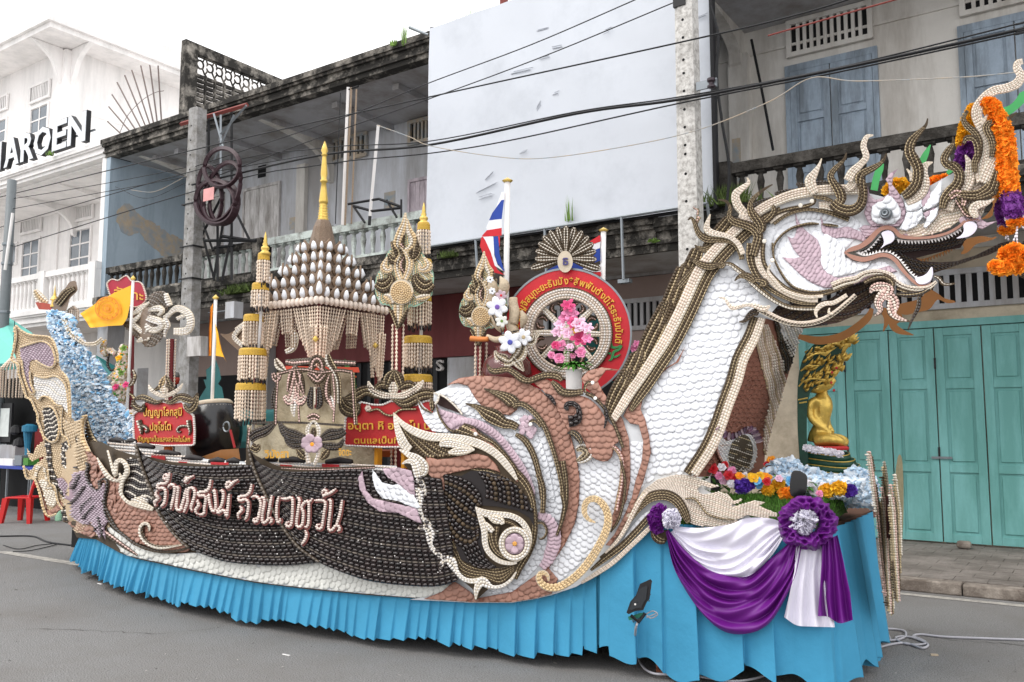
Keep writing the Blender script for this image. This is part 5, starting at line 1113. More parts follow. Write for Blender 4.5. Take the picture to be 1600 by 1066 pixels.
# cheek whorl
def npx(q, m1, m2, sp, off=.06, **k): return nreg(np.array(q, float), m1, m2, sp, off=off, smooth=False, size=1.7, **k)
npx([(1242, 330), (1247, 345), (1253, 354), (1263, 364), (1277, 374), (1284, 392), (1282, 410), (1292, 426), (1310, 434), (1340, 430), (1365, 422), (1390, 415), (1402, 424), (1385, 429), (1360, 435), (1335, 445), (1310, 450), (1288, 450), (1268, 442), (1250, 429), (1236, 415), (1222, 402), (1240, 404), (1250, 402), (1240, 390), (1230, 369), (1240, 374), (1245, 360)], M_mb, M_ms, 7.5, ang=.6)
npx([(1282, 337), (1288, 352), (1305, 357), (1325, 354), (1347, 363), (1356, 380), (1338, 374), (1316, 371), (1296, 374), (1284, 362)], M_mb, M_ms, 7, ang=.2)
npx([(1342, 357), (1352, 372), (1365, 366), (1378, 356), (1366, 353), (1350, 352)], M_mb, M_ms, 6)
npx([(1400, 358), (1418, 364), (1440, 362), (1452, 350), (1446, 366), (1425, 370), (1404, 368)], M_mb, M_ms, 6)
rib(T(*F_, '875,1066 890,960 960,870 1050,810 1150,780 1230,768 1300,770'), [12, 14, 16, 18, 22, 22, 8], [5, 0], SN, .07, s=5.922); nrib('870,-5 880,120 930,240 1010,360 1100,425 1250,455 1420,430', [12, 14, 16, 20, 22, 20, 8], [5, 0], G_)
nrib('1330,770 1400,780 1480,790', [6, 20, 8], [0, 5], F_)
nreg('-60,560 20,590 110,680 110,760 200,790 330,790 300,850 150,900 20,930 -60,880 -110,780 -100,640', M_wb, M_ws, 11, off=.062, ang=.1, size=1.6)
# snout body in cream rows
sn = T(*I_, '560,560 600,500 700,480 800,480 860,400 900,300 930,200 1000,140 1120,110 1250,60 1350,60 1350,190 1290,290 1240,420 1150,425 1050,460 960,520 840,560 700,585')
so = board('snout_panel', resample(cr(sn, 4, True), 5)[:-1], SN, M_cb, FL, .05, .02, 20); rowfill(so, sn, -.55, 4.6, [6, 1, 6], SN, .07, 5, 5, 70)
# mouth: dark inner boards and lips
mi_ = T(*I_, '200,716 300,680 400,600 430,560 520,600 700,620 900,600 1090,520 1180,560 1110,600 1095,640 1070,680 950,700 700,765 740,790 900,800 1040,790 1200,740 1400,640 1480,620 1480,660 1300,740 1100,800 960,850 850,890 800,830 760,930 690,930 620,850 540,770 400,730')
mo = board('mouth_panel', mi_, S_off(SN, .16), mat('maroon_mouth', '#2a1512', .6), FL, 0, .03, 20)
rw = Rows(S_off(SN, .16), .032)
loft_rows(rw, cr(T(*I_, '210,716 330,660 450,600 700,630 1000,580 1180,560'), 8), cr(T(*I_, '400,735 600,720 760,700 950,690 1080,640'), 8), 11, [2, 2, 0], 6, mi_)
loft_rows(rw, cr(T(*I_, '560,720 720,790 900,810 1100,780 1300,690 1480,620'), 8), cr(T(*I_, '640,860 760,900 880,870 1000,840 1250,750 1480,655'), 8), 8, [2, 0, 2], 6, None)
rw.build('shell_row', RM, mo)
M_teal2 = mat('jaw_tooth', '#e9e6e4', .4)
rib(T(*I_, '1480,640 1540,680 1600,640 1660,600'), [40, 34, 30, 10], [2, 0, 2, 0], S_off(SN, .2), 0, s=5.33, name='tongue'); rib(T(*I_, '1500,830 1560,880 1640,905 1700,880'), [20, 60, 60, 30], [2, 0, 2, 0], S_off(SN, .2), 0, s=5.33, name='tongue')
def lip(q, w, off=.085):
    c = resample(cr(np.column_stack([T(*I_, q), np.array(w)/5.33]), 8), 3); A, B = offset_curve(c[:, :2], c[:, 2]); return strip('lip', A, B, SN, mat('tan_lip', '#9c7060', .55, nscale=30, namt=.1), FL, off-.02, .03)
lip('105,718 160,692 240,665 310,615 360,560 410,520 465,510 520,530 560,575 620,592 720,597 850,585 970,552 1060,500 1110,458 1180,440 1230,450', [10, 36, 40, 44, 40, 34, 34, 34, 34, 26, 22, 22, 22, 22, 24, 20, 6])
lip('105,720 170,755 250,775 320,765 400,740 470,745 530,785 570,840 620,900 670,950 720,985 780,1000 830,970', [10, 36, 40, 36, 34, 34, 34, 32, 28, 26, 26, 24, 6])
def teeth(q, up, ln, st=5.2, off=.07):
    c = resample(cr(T(*I_, q), 8), st); s = MB()
    for i in range(len(c)-1):
        a, b = c[i], c[i+1]; d = b-a; d /= np.linalg.norm(d); nn = np.array([d[1], -d[0]])*(1 if up else -1); tip = (a+b)/2+nn*ln+d*1.2
        V = np.vstack([P([a[0], b[0], tip[0]], [a[1], b[1], tip[1]], SN, off), P([a[0], b[0]], [a[1], b[1]], SN, off-.02)]); s.add(V, [(0, 2, 1), (0, 3, 2), (1, 2, 4), (3, 4, 2)])
    return s.build('teeth_row', M_teal2, FL, kind='stuff')
teeth('210,722 280,700 340,650 400,575', False, 4); teeth('540,605 620,615 720,615 850,603 970,570 1070,515', False, 6.5)
teeth('200,722 260,745 320,740 400,718 480,722 550,770 600,830 650,890 700,935', True, 5)
Sf2 = S_off(SN, .45); s = MB(); c = resample(cr(T(*I_, '700,765 760,770 850,740 950,700 1050,640'), 8), 5)
for i in range(len(c)-1):
    a, b = c[i], c[i+1]; V = P([a[0], b[0], (a[0]+b[0])/2+1], [a[1], b[1], (a[1]+b[1])/2+6], Sf2); s.add(np.vstack([V, V+[0, .02, 0]]), [(0, 1, 2), (3, 5, 4), (0, 3, 4, 1), (0, 2, 5, 3), (1, 4, 5, 2)])
s.build('teeth_row', M_wood, FL, kind='stuff')
M_fang = mat('fang_white', '#d9d3e2', .3, nscale=4, namt=.03, spec=.6)
for q in ('410,560 440,540 480,535 512,560 522,605 490,640 450,655 400,690 428,650 430,610', '1092,492 1120,465 1165,460 1200,478 1210,512 1185,555 1140,585 1090,597 1030,602 1075,575 1098,535', '690,932 760,912 800,880 832,830 842,890 828,945 790,975 745,985 712,975'):
    bevel(board('fang', resample(cr(T(*I_, q), 4, True), 4)[:-1], SN, M_fang, FL, .07, .035, 12), .008, 2)
region('nose_tip', T(*I_, '1195,430 1240,440 1290,468 1380,455 1310,492 1250,525 1215,512 1205,475'), M_mb, M_ms, 7, off=.08, surf=SN, smooth=False)
chain(FL, T(*I_, '1090,450 1150,430 1210,432'), 8, M_ms, SN, .09, 1, 1.4)
# eye, brow and cheek feathers
nreg('295,160 315,240 360,280 420,265 475,225 470,150 445,110 480,60 550,20 510,80 500,150 540,200 590,280 615,380 600,450 560,500 480,505 400,495 330,500 290,450 265,380 285,330 300,250', M_mb, M_ms, 8, off=.075)
nreg('325,400 335,330 380,300 420,290 460,240 500,255 545,310 575,370 570,430 520,480 450,485 380,480 335,450', M_wb, M_ws, 13, off=.095, size=1.6)

for q, a_, b_, an, sp in (('730,220 700,290 640,320 600,290 620,380 700,380 760,330', M_wb, M_ws, 1, 14), ('915,100 860,180 800,240 750,330 760,370 830,350 890,320 915,230', M_wb, M_ws, .6, 18), ('815,150 800,220 740,260 720,340 770,340 820,270', M_mb, M_ms, .5, 8), ('890,330 880,400 850,450 780,520 760,500 790,440 760,420 800,380', M_wb, M_ws, .5, 14), ('620,385 700,380 750,350 760,420 700,500 620,540 560,520 600,450', M_wb, M_ws, .3, 12), ('860,340 800,370 760,390 780,440 850,420 885,380', M_mb, M_ms, .5, 8)):
    nreg(q, a_, b_, sp, off=.085, ang=an, size=1.6)

ec = T(*I_, '455,402')[0]; th = np.linspace(0, 2*math.pi, 24, endpoint=False)
M_eye = mat('eye_glass', '#4d5960', .15, coat=1, nscale=50, namt=.4); q0 = P1(*ec, SN, .12); r_ = (P1(ec[0]+10.5, ec[1], SN, .12)-q0).length
em = MB().lathe([(r_, 0), (r_, .02), (r_*.85, .035), (r_*.4, .05), (0.001, .055)], (0, 0, 0), 20).at('eye', M_eye, FL, Matrix.Translation(q0) @ Matrix.Rotation(math.pi/2, 4, 'X'), True)
for rr, zz in ((.7, .048), (.35, .058)):
    e2 = MB().tube(np.stack([np.cos(th)*r_*rr, np.sin(th)*r_*rr, np.full(24, zz)], 1)[list(range(24))+[0]], .006, 5, caps=False).at('eye_ring', M_galv, FL, Matrix.Translation(q0) @ Matrix.Rotation(math.pi/2, 4, 'X'))
# ---- neck borders
LB = np.array([(958, 656), (972, 634), (986, 612), (1003, 588), (1020, 562), (1040, 531), (1065, 482), (1090, 428), (1108, 402), (1131, 377), (1155, 355), (1185, 330), (1214, 314), (1246, 303), (1290, 297), (1345, 296)])
rib(LB, [10, 13, 14, 14, 15, 16, 16, 16, 15, 14, 14, 14, 14, 15, 15, 14], [6, 6, 6, 1], SN, .07, name='neck_border')
t_ = np.gradient(LB, axis=0); t_ /= np.linalg.norm(t_, axis=1)[:, None]; nn = np.stack([-t_[:, 1], t_[:, 0]], 1)
rib((LB+nn*15)[1:13], [6, 14, 16, 17, 18, 18, 18, 18, 16, 14, 12, 10], [0, 5, 0, 5, 0, 5], SN, .06, name='neck_border')
for i, (a, b, sz) in enumerate(((0, 3, 1), (2, 4, 1.1), (3, 6, 1.1), (5, 7, 1.1), (6, 8, .9), (8, 10, .8))):
    p0, p1 = LB[a]-nn[a]*11, LB[b]-nn[b]*11; tip = p1-nn[b]*16*sz+t_[b]*2
    rib(np.array([p0, (p0*.6+p1*.4)-nn[a]*6*sz, p1-nn[b]*10*sz-t_[b]*6, tip]), [12, 24*sz, 22*sz, 3], [0, 5, 0, 5, 0, 5], SN, .05, name='neck_tuft')
RB = J(T(*N_, '100,1066 250,840 345,640 420,425 505,200 560,0'), T(*G_, '580,1066 665,860 730,680')[1:])
rib(RB-[3.5, 0], [13, 13, 13, 13, 13, 13, 13, 12], [0, 5, 0, 5, 0], SN, .065, name='neck_border'); rib(RB+[7.5, 2], [12, 13, 13, 13, 13, 13, 12, 10], [6, 1, 6], SN, .07, name='neck_border')
# ---- chest: shell field spanning from the near neck board to the far one
ne = J(T(*N_, '130,1100 300,830 400,640 470,430 560,200 610,0'), T(*G_, '690,890 770,690'))[::-1]; fe = J(T(*N_, '790,1060 800,900 870,640 960,330 1050,50'), T(*G_, '1100,880 1160,790'))[::-1]
def chest_s(py): return np.interp(py, ne[:, 1], ne[:, 0]), np.interp(py, fe[:, 1], fe[:, 0])
def S_chest(x, z, px, py):
    a, b = chest_s(py); s = np.clip((px-a)/(b-a), -.3, 1.2); return SN(x, z, px, py)+.05+(1.5-.72*sm(1.0, 2.8, z))*s
cpo = J(ne+[2, 0], fe[::-1])
cb = board('chest_panel', cpo, S_chest, M_bb, FL, 0, .02, 14)
nb1 = T(*N_, '750,0 800,180 830,320 845,420 800,600 790,760')
scale_fill(cb, J(ne[1:]+[2, 0], nb1[::-1]), 8.8, M_bs, S_chest, .02, math.pi/2, 0, 1.45, marg=.1)
cz = J(nb1, T(*N_, '800,900 870,640 960,330 990,200 975,120 960,0'), T(*G_, '930,1000 880,870 830,760 760,760 715,880'))
zone(cz, mat('beige_weave', '#b19a85', .8), 1.35, 3.2, [6, 1, 6, 5], 1, off=.03, mats=RM, surf=S_chest, name='shell_row')
zone(J(T(*G_, '860,560 925,600 930,720 960,840 1010,900 1050,960 1100,880'), T(*N_, '1050,50 1000,140 985,100 950,-60')), M_ob, 1.3, 3.2, [2, 0], 2, off=.04, mats=RM, surf=S_chest)
zone(T(*G_, '925,640 1000,720 1100,780 1155,795 1110,900 1080,1000 1040,1060 1000,960 960,850 935,740'), M_wb, 1.1, 4, [4, 4, 1], 1, off=.045, mats=RM, surf=S_chest)
zone(T(*N_, '350,700 385,690 440,760 520,745 600,700 680,715 720,800 725,900 690,1000 640,1060 500,1060 420,985 370,900'), M_wb, .9, 4, [4], 1, off=.045, mats=RM, surf=S_chest)
zone(T(*N_, '600,705 660,740 690,840 680,940 630,1040 560,1080 500,1040 470,950 475,850 520,760'), M_ob, .3, 3.4, [8, 1, 0, 5], .5, off=.065, mats=RM, surf=S_chest, step=3.4)
for i in range(16):
    c = cr(T(*N_, '405,640 450,695 530,700 610,655 690,640 740,700 775,790'), 10); q = resample(c, n=17); a = q[i]; d = q[i+1]-a; d /= np.linalg.norm(d)
    nnv = np.array([-d[1], d[0]]); put_scales(FL, [a+nnv*3.5], math.atan2(nnv[1], nnv[0]), 5.2, M_ms if i % 2 else mat('violet_shell', '#6b4a66', .4, var=.2), S_chest, .08, 0, 'brow_scale', 2.2)
rib(T(*N_, '350,700 360,850 430,990 520,1060'), [14, 16, 16, 14], [7], S_chest, .07, s=5.922, bm=M_bb)
# ---- crest flames: a = (crop, path, widths, rows, level)
CR = [0, 5, 0, 5, 0, 5]; WH = [6, 1, 6, 1]
for s_, q, w_, p_, o_ in (
    (G_, '0,400 60,330 140,240 200,200', [50, 60, 40, 10], CR, .06), (G_, '85,130 150,165 230,205 310,215 400,195', [5, 34, 60, 60, 20], CR, .09),
    (F_, '150,965 200,1000 280,990 340,940 400,880', [4, 36, 60, 60, 30], CR, .06),
    (F_, '88,735 120,712 150,760 185,850 250,905 340,910 450,918 530,960 575,1040 590,1100', [5, 20, 34, 50, 66, 60, 50, 44, 44, 44], CR, .08),
    (F_, '295,680 275,740 262,810 300,850 380,868 470,890 550,950 600,1050', [4, 30, 56, 60, 44, 40, 40, 40], WH, .09),
    (F_, '175,690 185,640 150,630 135,610', [20, 16, 10, 3], [7, 5], .06), (F_, '190,700 170,750 160,800', [40, 30, 16], [5, 7, 5], .06),
    (F_, '635,340 652,390 590,440 530,500 545,590 610,670 680,740', [5, 26, 50, 70, 76, 70, 60], WH, .07),
    (F_, '560,690 640,720 720,760 700,700', [30, 70, 60, 20], WH, .075),
    (F_, '370,545 440,560 480,620 470,700 510,745 600,770 690,810 740,880 720,960 690,1066', [5, 20, 30, 44, 66, 74, 80, 84, 80, 72], CR, .095),
    (F_, '872,405 800,445 710,520 665,590 680,670 740,740 775,800 740,860', [4, 18, 34, 44, 70, 84, 76, 40], CR, .10),
    (F_, '870,600 890,640 860,700 800,750', [24, 44, 50, 40], [0, 5, 0, 5], .085),
    (F_, '780,740 870,690 960,650 1060,625 1160,610 1250,580 1270,540', [14, 30, 34, 34, 34, 24, 10], [0, 5, 0], .08),
    (F_, '880,770 980,700 1080,655 1200,635 1330,650 1450,680 1580,730', [24, 26, 26, 26, 30, 40, 40], [0, 5, 0, 5], .078),
    (F_, '850,760 940,690 1050,655 1150,640', [20, 30, 34, 26], WH, .075), (F_, '1300,600 1380,600 1480,640 1580,680', [60, 80, 90, 60], WH, .07),
    (F_, '1325,165 1300,230 1260,300 1220,370 1235,430 1265,490', [4, 24, 60, 96, 90, 70], WH, .09),
    (F_, '1555,110 1530,180 1450,260 1405,330 1440,400 1490,470 1510,540 1470,590', [4, 24, 46, 56, 70, 90, 84, 40], CR, .11),
    (F_, '1250,520 1350,530 1430,560', [20, 36, 20], [0, 5, 0, 5], .09),
    (G_, '670,0 665,120 690,230 745,330 840,420 980,500 1120,550 1270,560', [70, 72, 66, 50, 40, 34, 30, 26], [0, 5, 0, 5], .08), (G_, '740,0 735,120 760,230 830,330 930,420 1060,490 1200,525 1290,530', [50, 54, 50, 40, 36, 36, 34, 30], [6, 1, 6], .085),
    (G_, '790,-20 780,100 800,200 870,300 980,400 1100,460 1240,480 1360,470 1500,420 1620,370', [34, 34, 32, 30, 26, 26, 26, 26, 24, 20], [0, 5, 0], .09),
    (G_, '850,200 830,260 880,330 960,420 1060,470 1200,500 1340,490', [10, 20, 24, 24, 26, 26, 20], [6, 1], .095),
    (G_, '410,190 480,195 550,245 620,300 690,370 780,450 890,530 1020,590 1150,605 1270,605', [20, 34, 44, 50, 50, 46, 40, 36, 36, 30], [0, 5, 0, 1, 1], .10),
    (G_, '345,200 400,220 420,200 390,180', [8, 30, 34, 20], [0, 5, 0, 5], .11), (G_, '520,350 560,310 620,300 680,330 700,370', [4, 30, 60, 60, 20], CR, .11), (G_, '710,340 760,345 810,360 800,390 750,390', [24, 40, 50, 40, 20], [0, 5, 0, 5], .115),
    (G_, '740,610 840,660 960,715 1090,745 1220,740 1340,705 1450,640 1560,550 1640,480', [40, 46, 44, 42, 42, 40, 36, 34, 34], [6, 6, 0, 2], .11),
    (G_, '700,600 800,640 900,700', [40, 30, 10], [0, 5, 0], .09),
    (G_, '375,500 430,515 460,560 500,600 560,590 640,572 720,585 790,610 850,580', [6, 18, 24, 34, 26, 24, 40, 50, 12], [1, 6], .12), (G_, '1285,690 1270,640 1300,590 1360,560 1440,550 1560,480', [5, 26, 40, 36, 34, 30], [6, 1, 6], .11), (G_, '1400,600 1390,640 1430,660', [6, 20, 10], [6], .12),
    (G_, '560,730 610,720 650,680 700,640 740,660', [4, 26, 50, 60, 30], [2, 0, 2, 0], .10),
    (I_, '0,1000 100,960 200,940 260,900 350,880 440,890 500,920 530,960 600,1000 700,1020 800,1010 870,960', [60, 60, 50, 44, 40, 40, 44, 40, 34, 34, 30, 20], [1, 6, 0, 1], .10),
    (I_, '850,915 890,930 920,975 960,985 1025,975', [12, 26, 24, 18, 4], [0, 1, 0], .10), (I_, '540,1010 640,1040 760,1045 850,1000', [30, 34, 30, 10], [2, 0, 5], .095),
    (H_, '345,700 290,715 262,790 285,880 240,940 170,1010 130,1080', [4, 34, 46, 50, 50, 70, 70], WH, .10), (I_, '150,60 180,110 160,160 120,190', [70, 70, 70, 50], WH, .085),
    (H_, '455,850 420,920 350,970 270,1010 220,1050 250,1110 260,1200 230,1290 150,1330 60,1310 0,1260', [5, 24, 46, 56, 60, 66, 70, 80, 90, 90, 80], CR, .11),
    (H_, '797,560 780,620 715,690 660,760 645,840 680,900 715,970 715,1040 700,1110 640,1180 590,1210', [4, 20, 46, 74, 84, 86, 86, 86, 84, 78, 60], CR, .10),
    (H_, '840,925 780,950 750,1020 770,1100 740,1180 680,1230 620,1260', [4, 50, 84, 86, 80, 70, 50], WH, .085), (H_, '622,980 660,1030 670,1080', [4, 30, 40], WH, .09),
    (H_, '1005,712 1010,770 970,830 935,900 960,950 1020,960 1060,1020 1050,1100 990,1170 940,1230 920,1310', [4, 26, 56, 64, 60, 74, 80, 86, 90, 76, 50], CR, .105),
    (H_, '1590,85 1545,100 1540,150 1575,200 1540,270 1450,310 1350,330 1270,390 1215,470 1205,540 1235,620 1270,700 1280,800 1265,900 1250,1000 1270,1080', [40, 50, 60, 66, 74, 70, 70, 76, 84, 84, 76, 70, 76, 90, 110, 130], [6, 1, 6, 1, 6], .10),
    (H_, '1130,495 1095,560 1120,620 1190,680 1225,760 1220,850 1190,930 1190,1010', [20, 34, 50, 56, 60, 60, 54, 40], CR, .12), (H_, '1540,510 1470,560 1390,590 1310,600 1285,650 1320,710 1340,790 1330,880', [6, 24, 36, 50, 60, 60, 56, 40], CR, .12),
    (H_, '1095,770 1120,725 1180,730 1210,790 1210,880', [16, 40, 50, 54, 40], [0, 5, 0, 5], .125),
    (H_, '1110,865 1140,930 1150,1010 1130,1100 1060,1190 990,1240 970,1330', [6, 50, 84, 90, 100, 90, 70], WH, .085), (H_, '1430,810 1380,860 1330,940 1290,1030 1260,1100', [4, 44, 80, 100, 90], WH, .105), (H_, '1305,515 1270,570 1240,610', [4, 26, 30], WH, .11),
    (H_, '1380,1000 1360,1080 1330,1160 1260,1200 1200,1220', [70, 90, 90, 70, 40], CR, .115), (I_, '1390,60 1340,150 1250,230 1160,245 1080,235 1040,260', [60, 90, 90, 80, 60, 20], CR, .11), (I_, '1040,270 1080,330 1130,400 1190,400', [40, 50, 50, 20], [0, 5, 0, 7], .10),
    (I_, '1350,270 1280,310 1220,320 1170,350 1190,400 1220,400', [4, 40, 60, 60, 60, 30], WH, .115), (I_, '1360,240 1365,215 1345,200', [10, 14, 5], [2], .12),
    (I_, '980,260 1040,220 1100,260 1090,330', [50, 60, 50, 30], [7, 5, 7], .105),
): rib(T(*s_, q), w_, p_, SN, o_, s=s_[2], name='crest_flame')
for q, s_ in (('1235,560', F_), ('1130,600', F_), ('795,930', F_), ('870,160', G_), ('500,575', G_)): put_scales(FL, T(*s_, q), 0, 6.5, M_r1, SN, .13, 0, 'pearl')
# under-jaw body: dark rows sweeping to the beard
uj = J(T(*G_, '870,520 1000,560 1200,560 1400,520 1500,450 1620,350'), T(*I_, '230,920 330,900 430,900 500,960 450,1050 330,1150 200,1240 60,1300 -40,1320'), T(*G_, '1150,790 1050,770 930,700'))
S_uj = S_off(SN, .06); uo = board('underjaw_panel', uj, S_uj, mat('brown_underjaw', '#4a3630', .7), FL, 0, .03, 20); rowfill(uo, uj, -.3, 4.4, [0, 2, 0], S_uj, .03, 6, 6, 120)
Y8 = (1200, 267, 4)
for q, w_, p_, o_ in (('640,765 655,735 705,725 765,748 705,790 688,835 705,872 664,910', [8, 44, 60, 60, 60, 50, 30, 4], [7, 6, 7, 6], .12), ('730,800 765,790 790,830 768,875 800,915 887,943', [20, 60, 66, 50, 34, 4], [7, 6, 7, 6], .13), ('600,700 660,670 730,665 780,700 770,740', [20, 30, 30, 30, 10], [0, 5, 0], .115), ('945,785 940,850 905,920 876,990', [22, 26, 16, 4], [2, 8], .10), ('800,770 870,775 950,765 1010,735', [10, 30, 30, 14], [2, 5, 2], .10)):
    rib(T(*Y8, q), w_, p_, SN, o_, s=4, name='beard_curl')
# ---- seams of the dark back ridge behind the crest
rib(T(*F_, '690,600 760,570 850,545 930,520', ), [30, 40, 40, 10], [2, 8, 2], S_off(SN, .25), 0, s=5.922); rib(T(*F_, '890,490 980,480 1090,460'), [20, 50, 30], [2, 8, 2], S_off(SN, .25), 0, s=5.922); rib(T(*F_, '1090,400 1180,420 1280,400 1380,400 1450,440 1590,430'), [20, 50, 50, 50, 30, 20], [2, 8, 2, 8], S_off(SN, .25), 0, s=5.922)
# ================================================================ GARLANDS
def ruffle(path, wd, surf, m, name, n=900, off=.0, seed=1, petal=.035, depth=.05):
    """a marigold style garland: thousands of crinkled petals round a core"""
    r = np.random.default_rng(seed); c = resample(cr(np.column_stack([path, wd]), 8), 1.5); idx = r.integers(0, len(c), n)
    ctr = P(c[idx, 0], c[idx, 1], surf, off); R = wdm = c[idx, 2]/2*np.linalg.norm(P(c[idx, 0]+1, c[idx, 1], surf, off)-ctr, axis=1)
    d = r.normal(size=(n, 3)); d /= np.linalg.norm(d, axis=1)[:, None]; p = ctr+d*R[:, None]*r.uniform(.75, 1.05, n)[:, None]
    a = r.normal(size=(n, 3)); a = np.cross(d, a); a /= np.linalg.norm(a, axis=1)[:, None]; b = np.cross(d, a)
    sz = petal*r.uniform(.6, 1.2, n)[:, None]
    V = np.stack([p-a*sz*.5-b*sz*.2, p+a*sz*.5-b*sz*.2, p+a*sz*.45+b*sz*.4+d*sz*.55, p-a*sz*.45+b*sz*.4+d*sz*.35, p+b*sz*.1+d*sz*.1-d*sz*.2], 1).reshape(-1, 3)
    F = (np.arange(n)*5)[:, None, None]+np.array([[0, 1, 4], [1, 2, 4], [2, 3, 4], [3, 0, 4]])[None]
    cs = c[::4] if len(c) > 8 else c[[0, -1]]
    core = MB().tube(P(cs[:, 0], cs[:, 1], surf, off), np.maximum(.01, cs[:, 2]/2*.0042), 8)
    nb = len(V); V2 = np.vstack([V, np.vstack(core.V)]); Fl = [tuple(f) for f in F.reshape(-1, 3)]+[tuple(q+nb for q in f) for f in core.F]
    return V2, Fl
Gd = empty('flower_garland', P1(1545, 250, SN, .2)); tag(Gd, 'orange and purple flower garland hanging from the naga crest', 'garland')
M_or = mat('orange_petal', '#ffa633', .7, var=.14, spec=.2); M_ye = mat('yellow_petal', '#f0bb31', .7, var=.12, spec=.2); M_pu = mat('purple_petal', '#7d3a93', .6, var=.2); M_wp = mat('white_petal', '#e8e4ea', .6, var=.05)
def garl(s_, q, w_, m, n, seed, off=.1, petal=.04, surf=SN):
    V, F = ruffle(T(*s_, q), np.array(w_)/s_[2], surf, m, '', n, off, seed, petal); mesh('petal_cluster', V, F, m, Gd, kind='stuff')
garl(H_, '1275,440 1320,450 1360,540 1400,620 1430,720 1440,850 1450,1000 1460,1100 1480,1180', [50, 90, 110, 120, 130, 140, 140, 140, 130], M_or, 5200, 3)
garl(H_, '1185,470 1150,540 1110,650 1095,740 1110,790', [40, 70, 70, 80, 80], M_ye, 1400, 4, -.05); garl(I_, '460,210 520,160 570,150 610,180', [40, 70, 70, 50], M_ye, 700, 5, -.2); garl(I_, '745,230 800,170 860,140 940,110', [60, 80, 80, 50], M_or, 900, 6, -.2)
garl(H_, '1120,800 1110,880 1095,950', [110, 120, 90], M_pu, 1100, 7, -.05); garl(H_, '1410,1120 1440,1200', [80, 80], M_or, 500, 71, -.02)
garl(I_, '1480,225 1500,300 1515,400', [130, 140, 130], M_pu, 1500, 8, .1, .03); garl(I_, '1415,330 1430,400 1445,470', [100, 100, 100], M_pu, 900, 9, -.05, .03)
garl(I_, '1425,225 1530,222', [26, 26], M_wp, 260, 10, .1, .025); garl(I_, '1470,440 1540,430 1585,410', [30, 40, 30], M_wp, 300, 11, .1, .025); garl(I_, '1400,500 1455,505 1515,495', [30, 34, 30], M_wp, 260, 12, -.05, .025)
garl(I_, '1490,465 1535,475 1580,450', [36, 50, 36], M_or, 420, 13, .1, .03); garl(I_, '1415,530 1455,540 1505,525', [34, 44, 34], M_or, 300, 14, -.05, .03)
for q, o in (('1540,490 1535,560 1505,640 1500,680', .1), ('1545,490 1540,580 1545,660 1570,700', .1), ('1560,480 1600,520 1620,540', .1), ('1455,550 1445,610', -.05), ('1455,550 1470,620', -.05), ('1590,690 1620,700', .1)):
    rw = Rows(SN, o); rw.row(cr(T(*I_, q), 6), 3.6, 0, 5.2); rw.build('bead_string', [M_wp], Gd)
for q, w_, n, sd in (('1430,740 1470,710 1530,700 1560,740 1600,750', [60, 76, 80, 80, 70], 900, 15), ('1480,760 1560,770 1620,760', [40, 50, 50], 400, 16), ('1350,830 1380,840 1440,850 1480,830 1530,800 1560,830 1530,860', [60, 84, 90, 84, 70, 60, 40], 1000, 17)): garl(I_, q, w_, M_or, n, sd, .1)
# ================================================================ THINGS ON THE DECK
def SD(d): return S_off(S_hull, d)
def D1(px, py, d, off=0): return P1(px, py, SD(d), off)
def mpp(px, py, d): q = D1(px, py, d); return (q.x*_F[0]*_cp+q.y*_F[1]*_cp+(q.z-CAMH)*_sp)/FPX
def thing(name, px, py, d, label, cat, group=None):
    e = empty(name, D1(px, py, d)); tag(e, label, cat, group); return e
M_gold = mat('gold_paint', '#d8b860', .35, metal=.45, nscale=14, namt=.15); M_goldt = mat('gold_letter', '#dba43c', .5); M_redp = mat('red_panel', '#b3282b', .6, nscale=4, namt=.06)
M_hang = mat('cowrie_bead', '#dfccb8', .4, var=.35); M_redd = mat('dark_red_post', '#6e1c20', .5)
M_tealb = mat('dark_teal_board', '#0f5f60', .6); M_bst = mat('shell_stone', '#cfc3a8', .8, nscale=18, namt=.25, bump=.5, bscale=30, dirt='#a09378', dscale=9, damt=.5)
def tboard(par, name, poly, d, m, off=0, th=.03, s_=None, smooth=True):
    p = T(*s_, poly) if isinstance(poly, str) else np.array(poly, float)
    if smooth: p = resample(cr(p, 4, True), 4)[:-1]
    return board(name, p, SD(d), m, par, off, th, 20), p
def trib(par, pts, w, pat, d, off=.03, s_=None, bm=None, step=4.2, name='shell_scroll', thick=.012):
    p = T(*s_, pts) if isinstance(pts, str) else np.array(pts, float); w = np.asarray(w, float)
    if s_: w = w/s_[2]
    if len(w) != len(p): w = np.interp(np.linspace(0, 1, len(p)), np.linspace(0, 1, len(w)), w)
    return ribbon(par, p, w, pat, RM, SD(d), off, thick, step, name, bm or (M_cb if pat[0] in (1, 4, 6, 3) else M_ob))
def textline(par, txt, x0, x1, y0, y1, h, d, off, m, bold=.02, th=.012, shear=0):
    V, F = text_mesh(txt, bold, .5)
    if not len(V): return
    u = (V[:, 0]-V[:, 0].min())/(V[:, 0].max()-V[:, 0].min()); px = x0+(x1-x0)*u+V[:, 1]*h*shear; py = y0+(y1-y0)*u-V[:, 1]*h/.56
    return mesh('lettering', P(px, py, SD(d), off+th*(V[:, 2]+.5)), F, m, par)
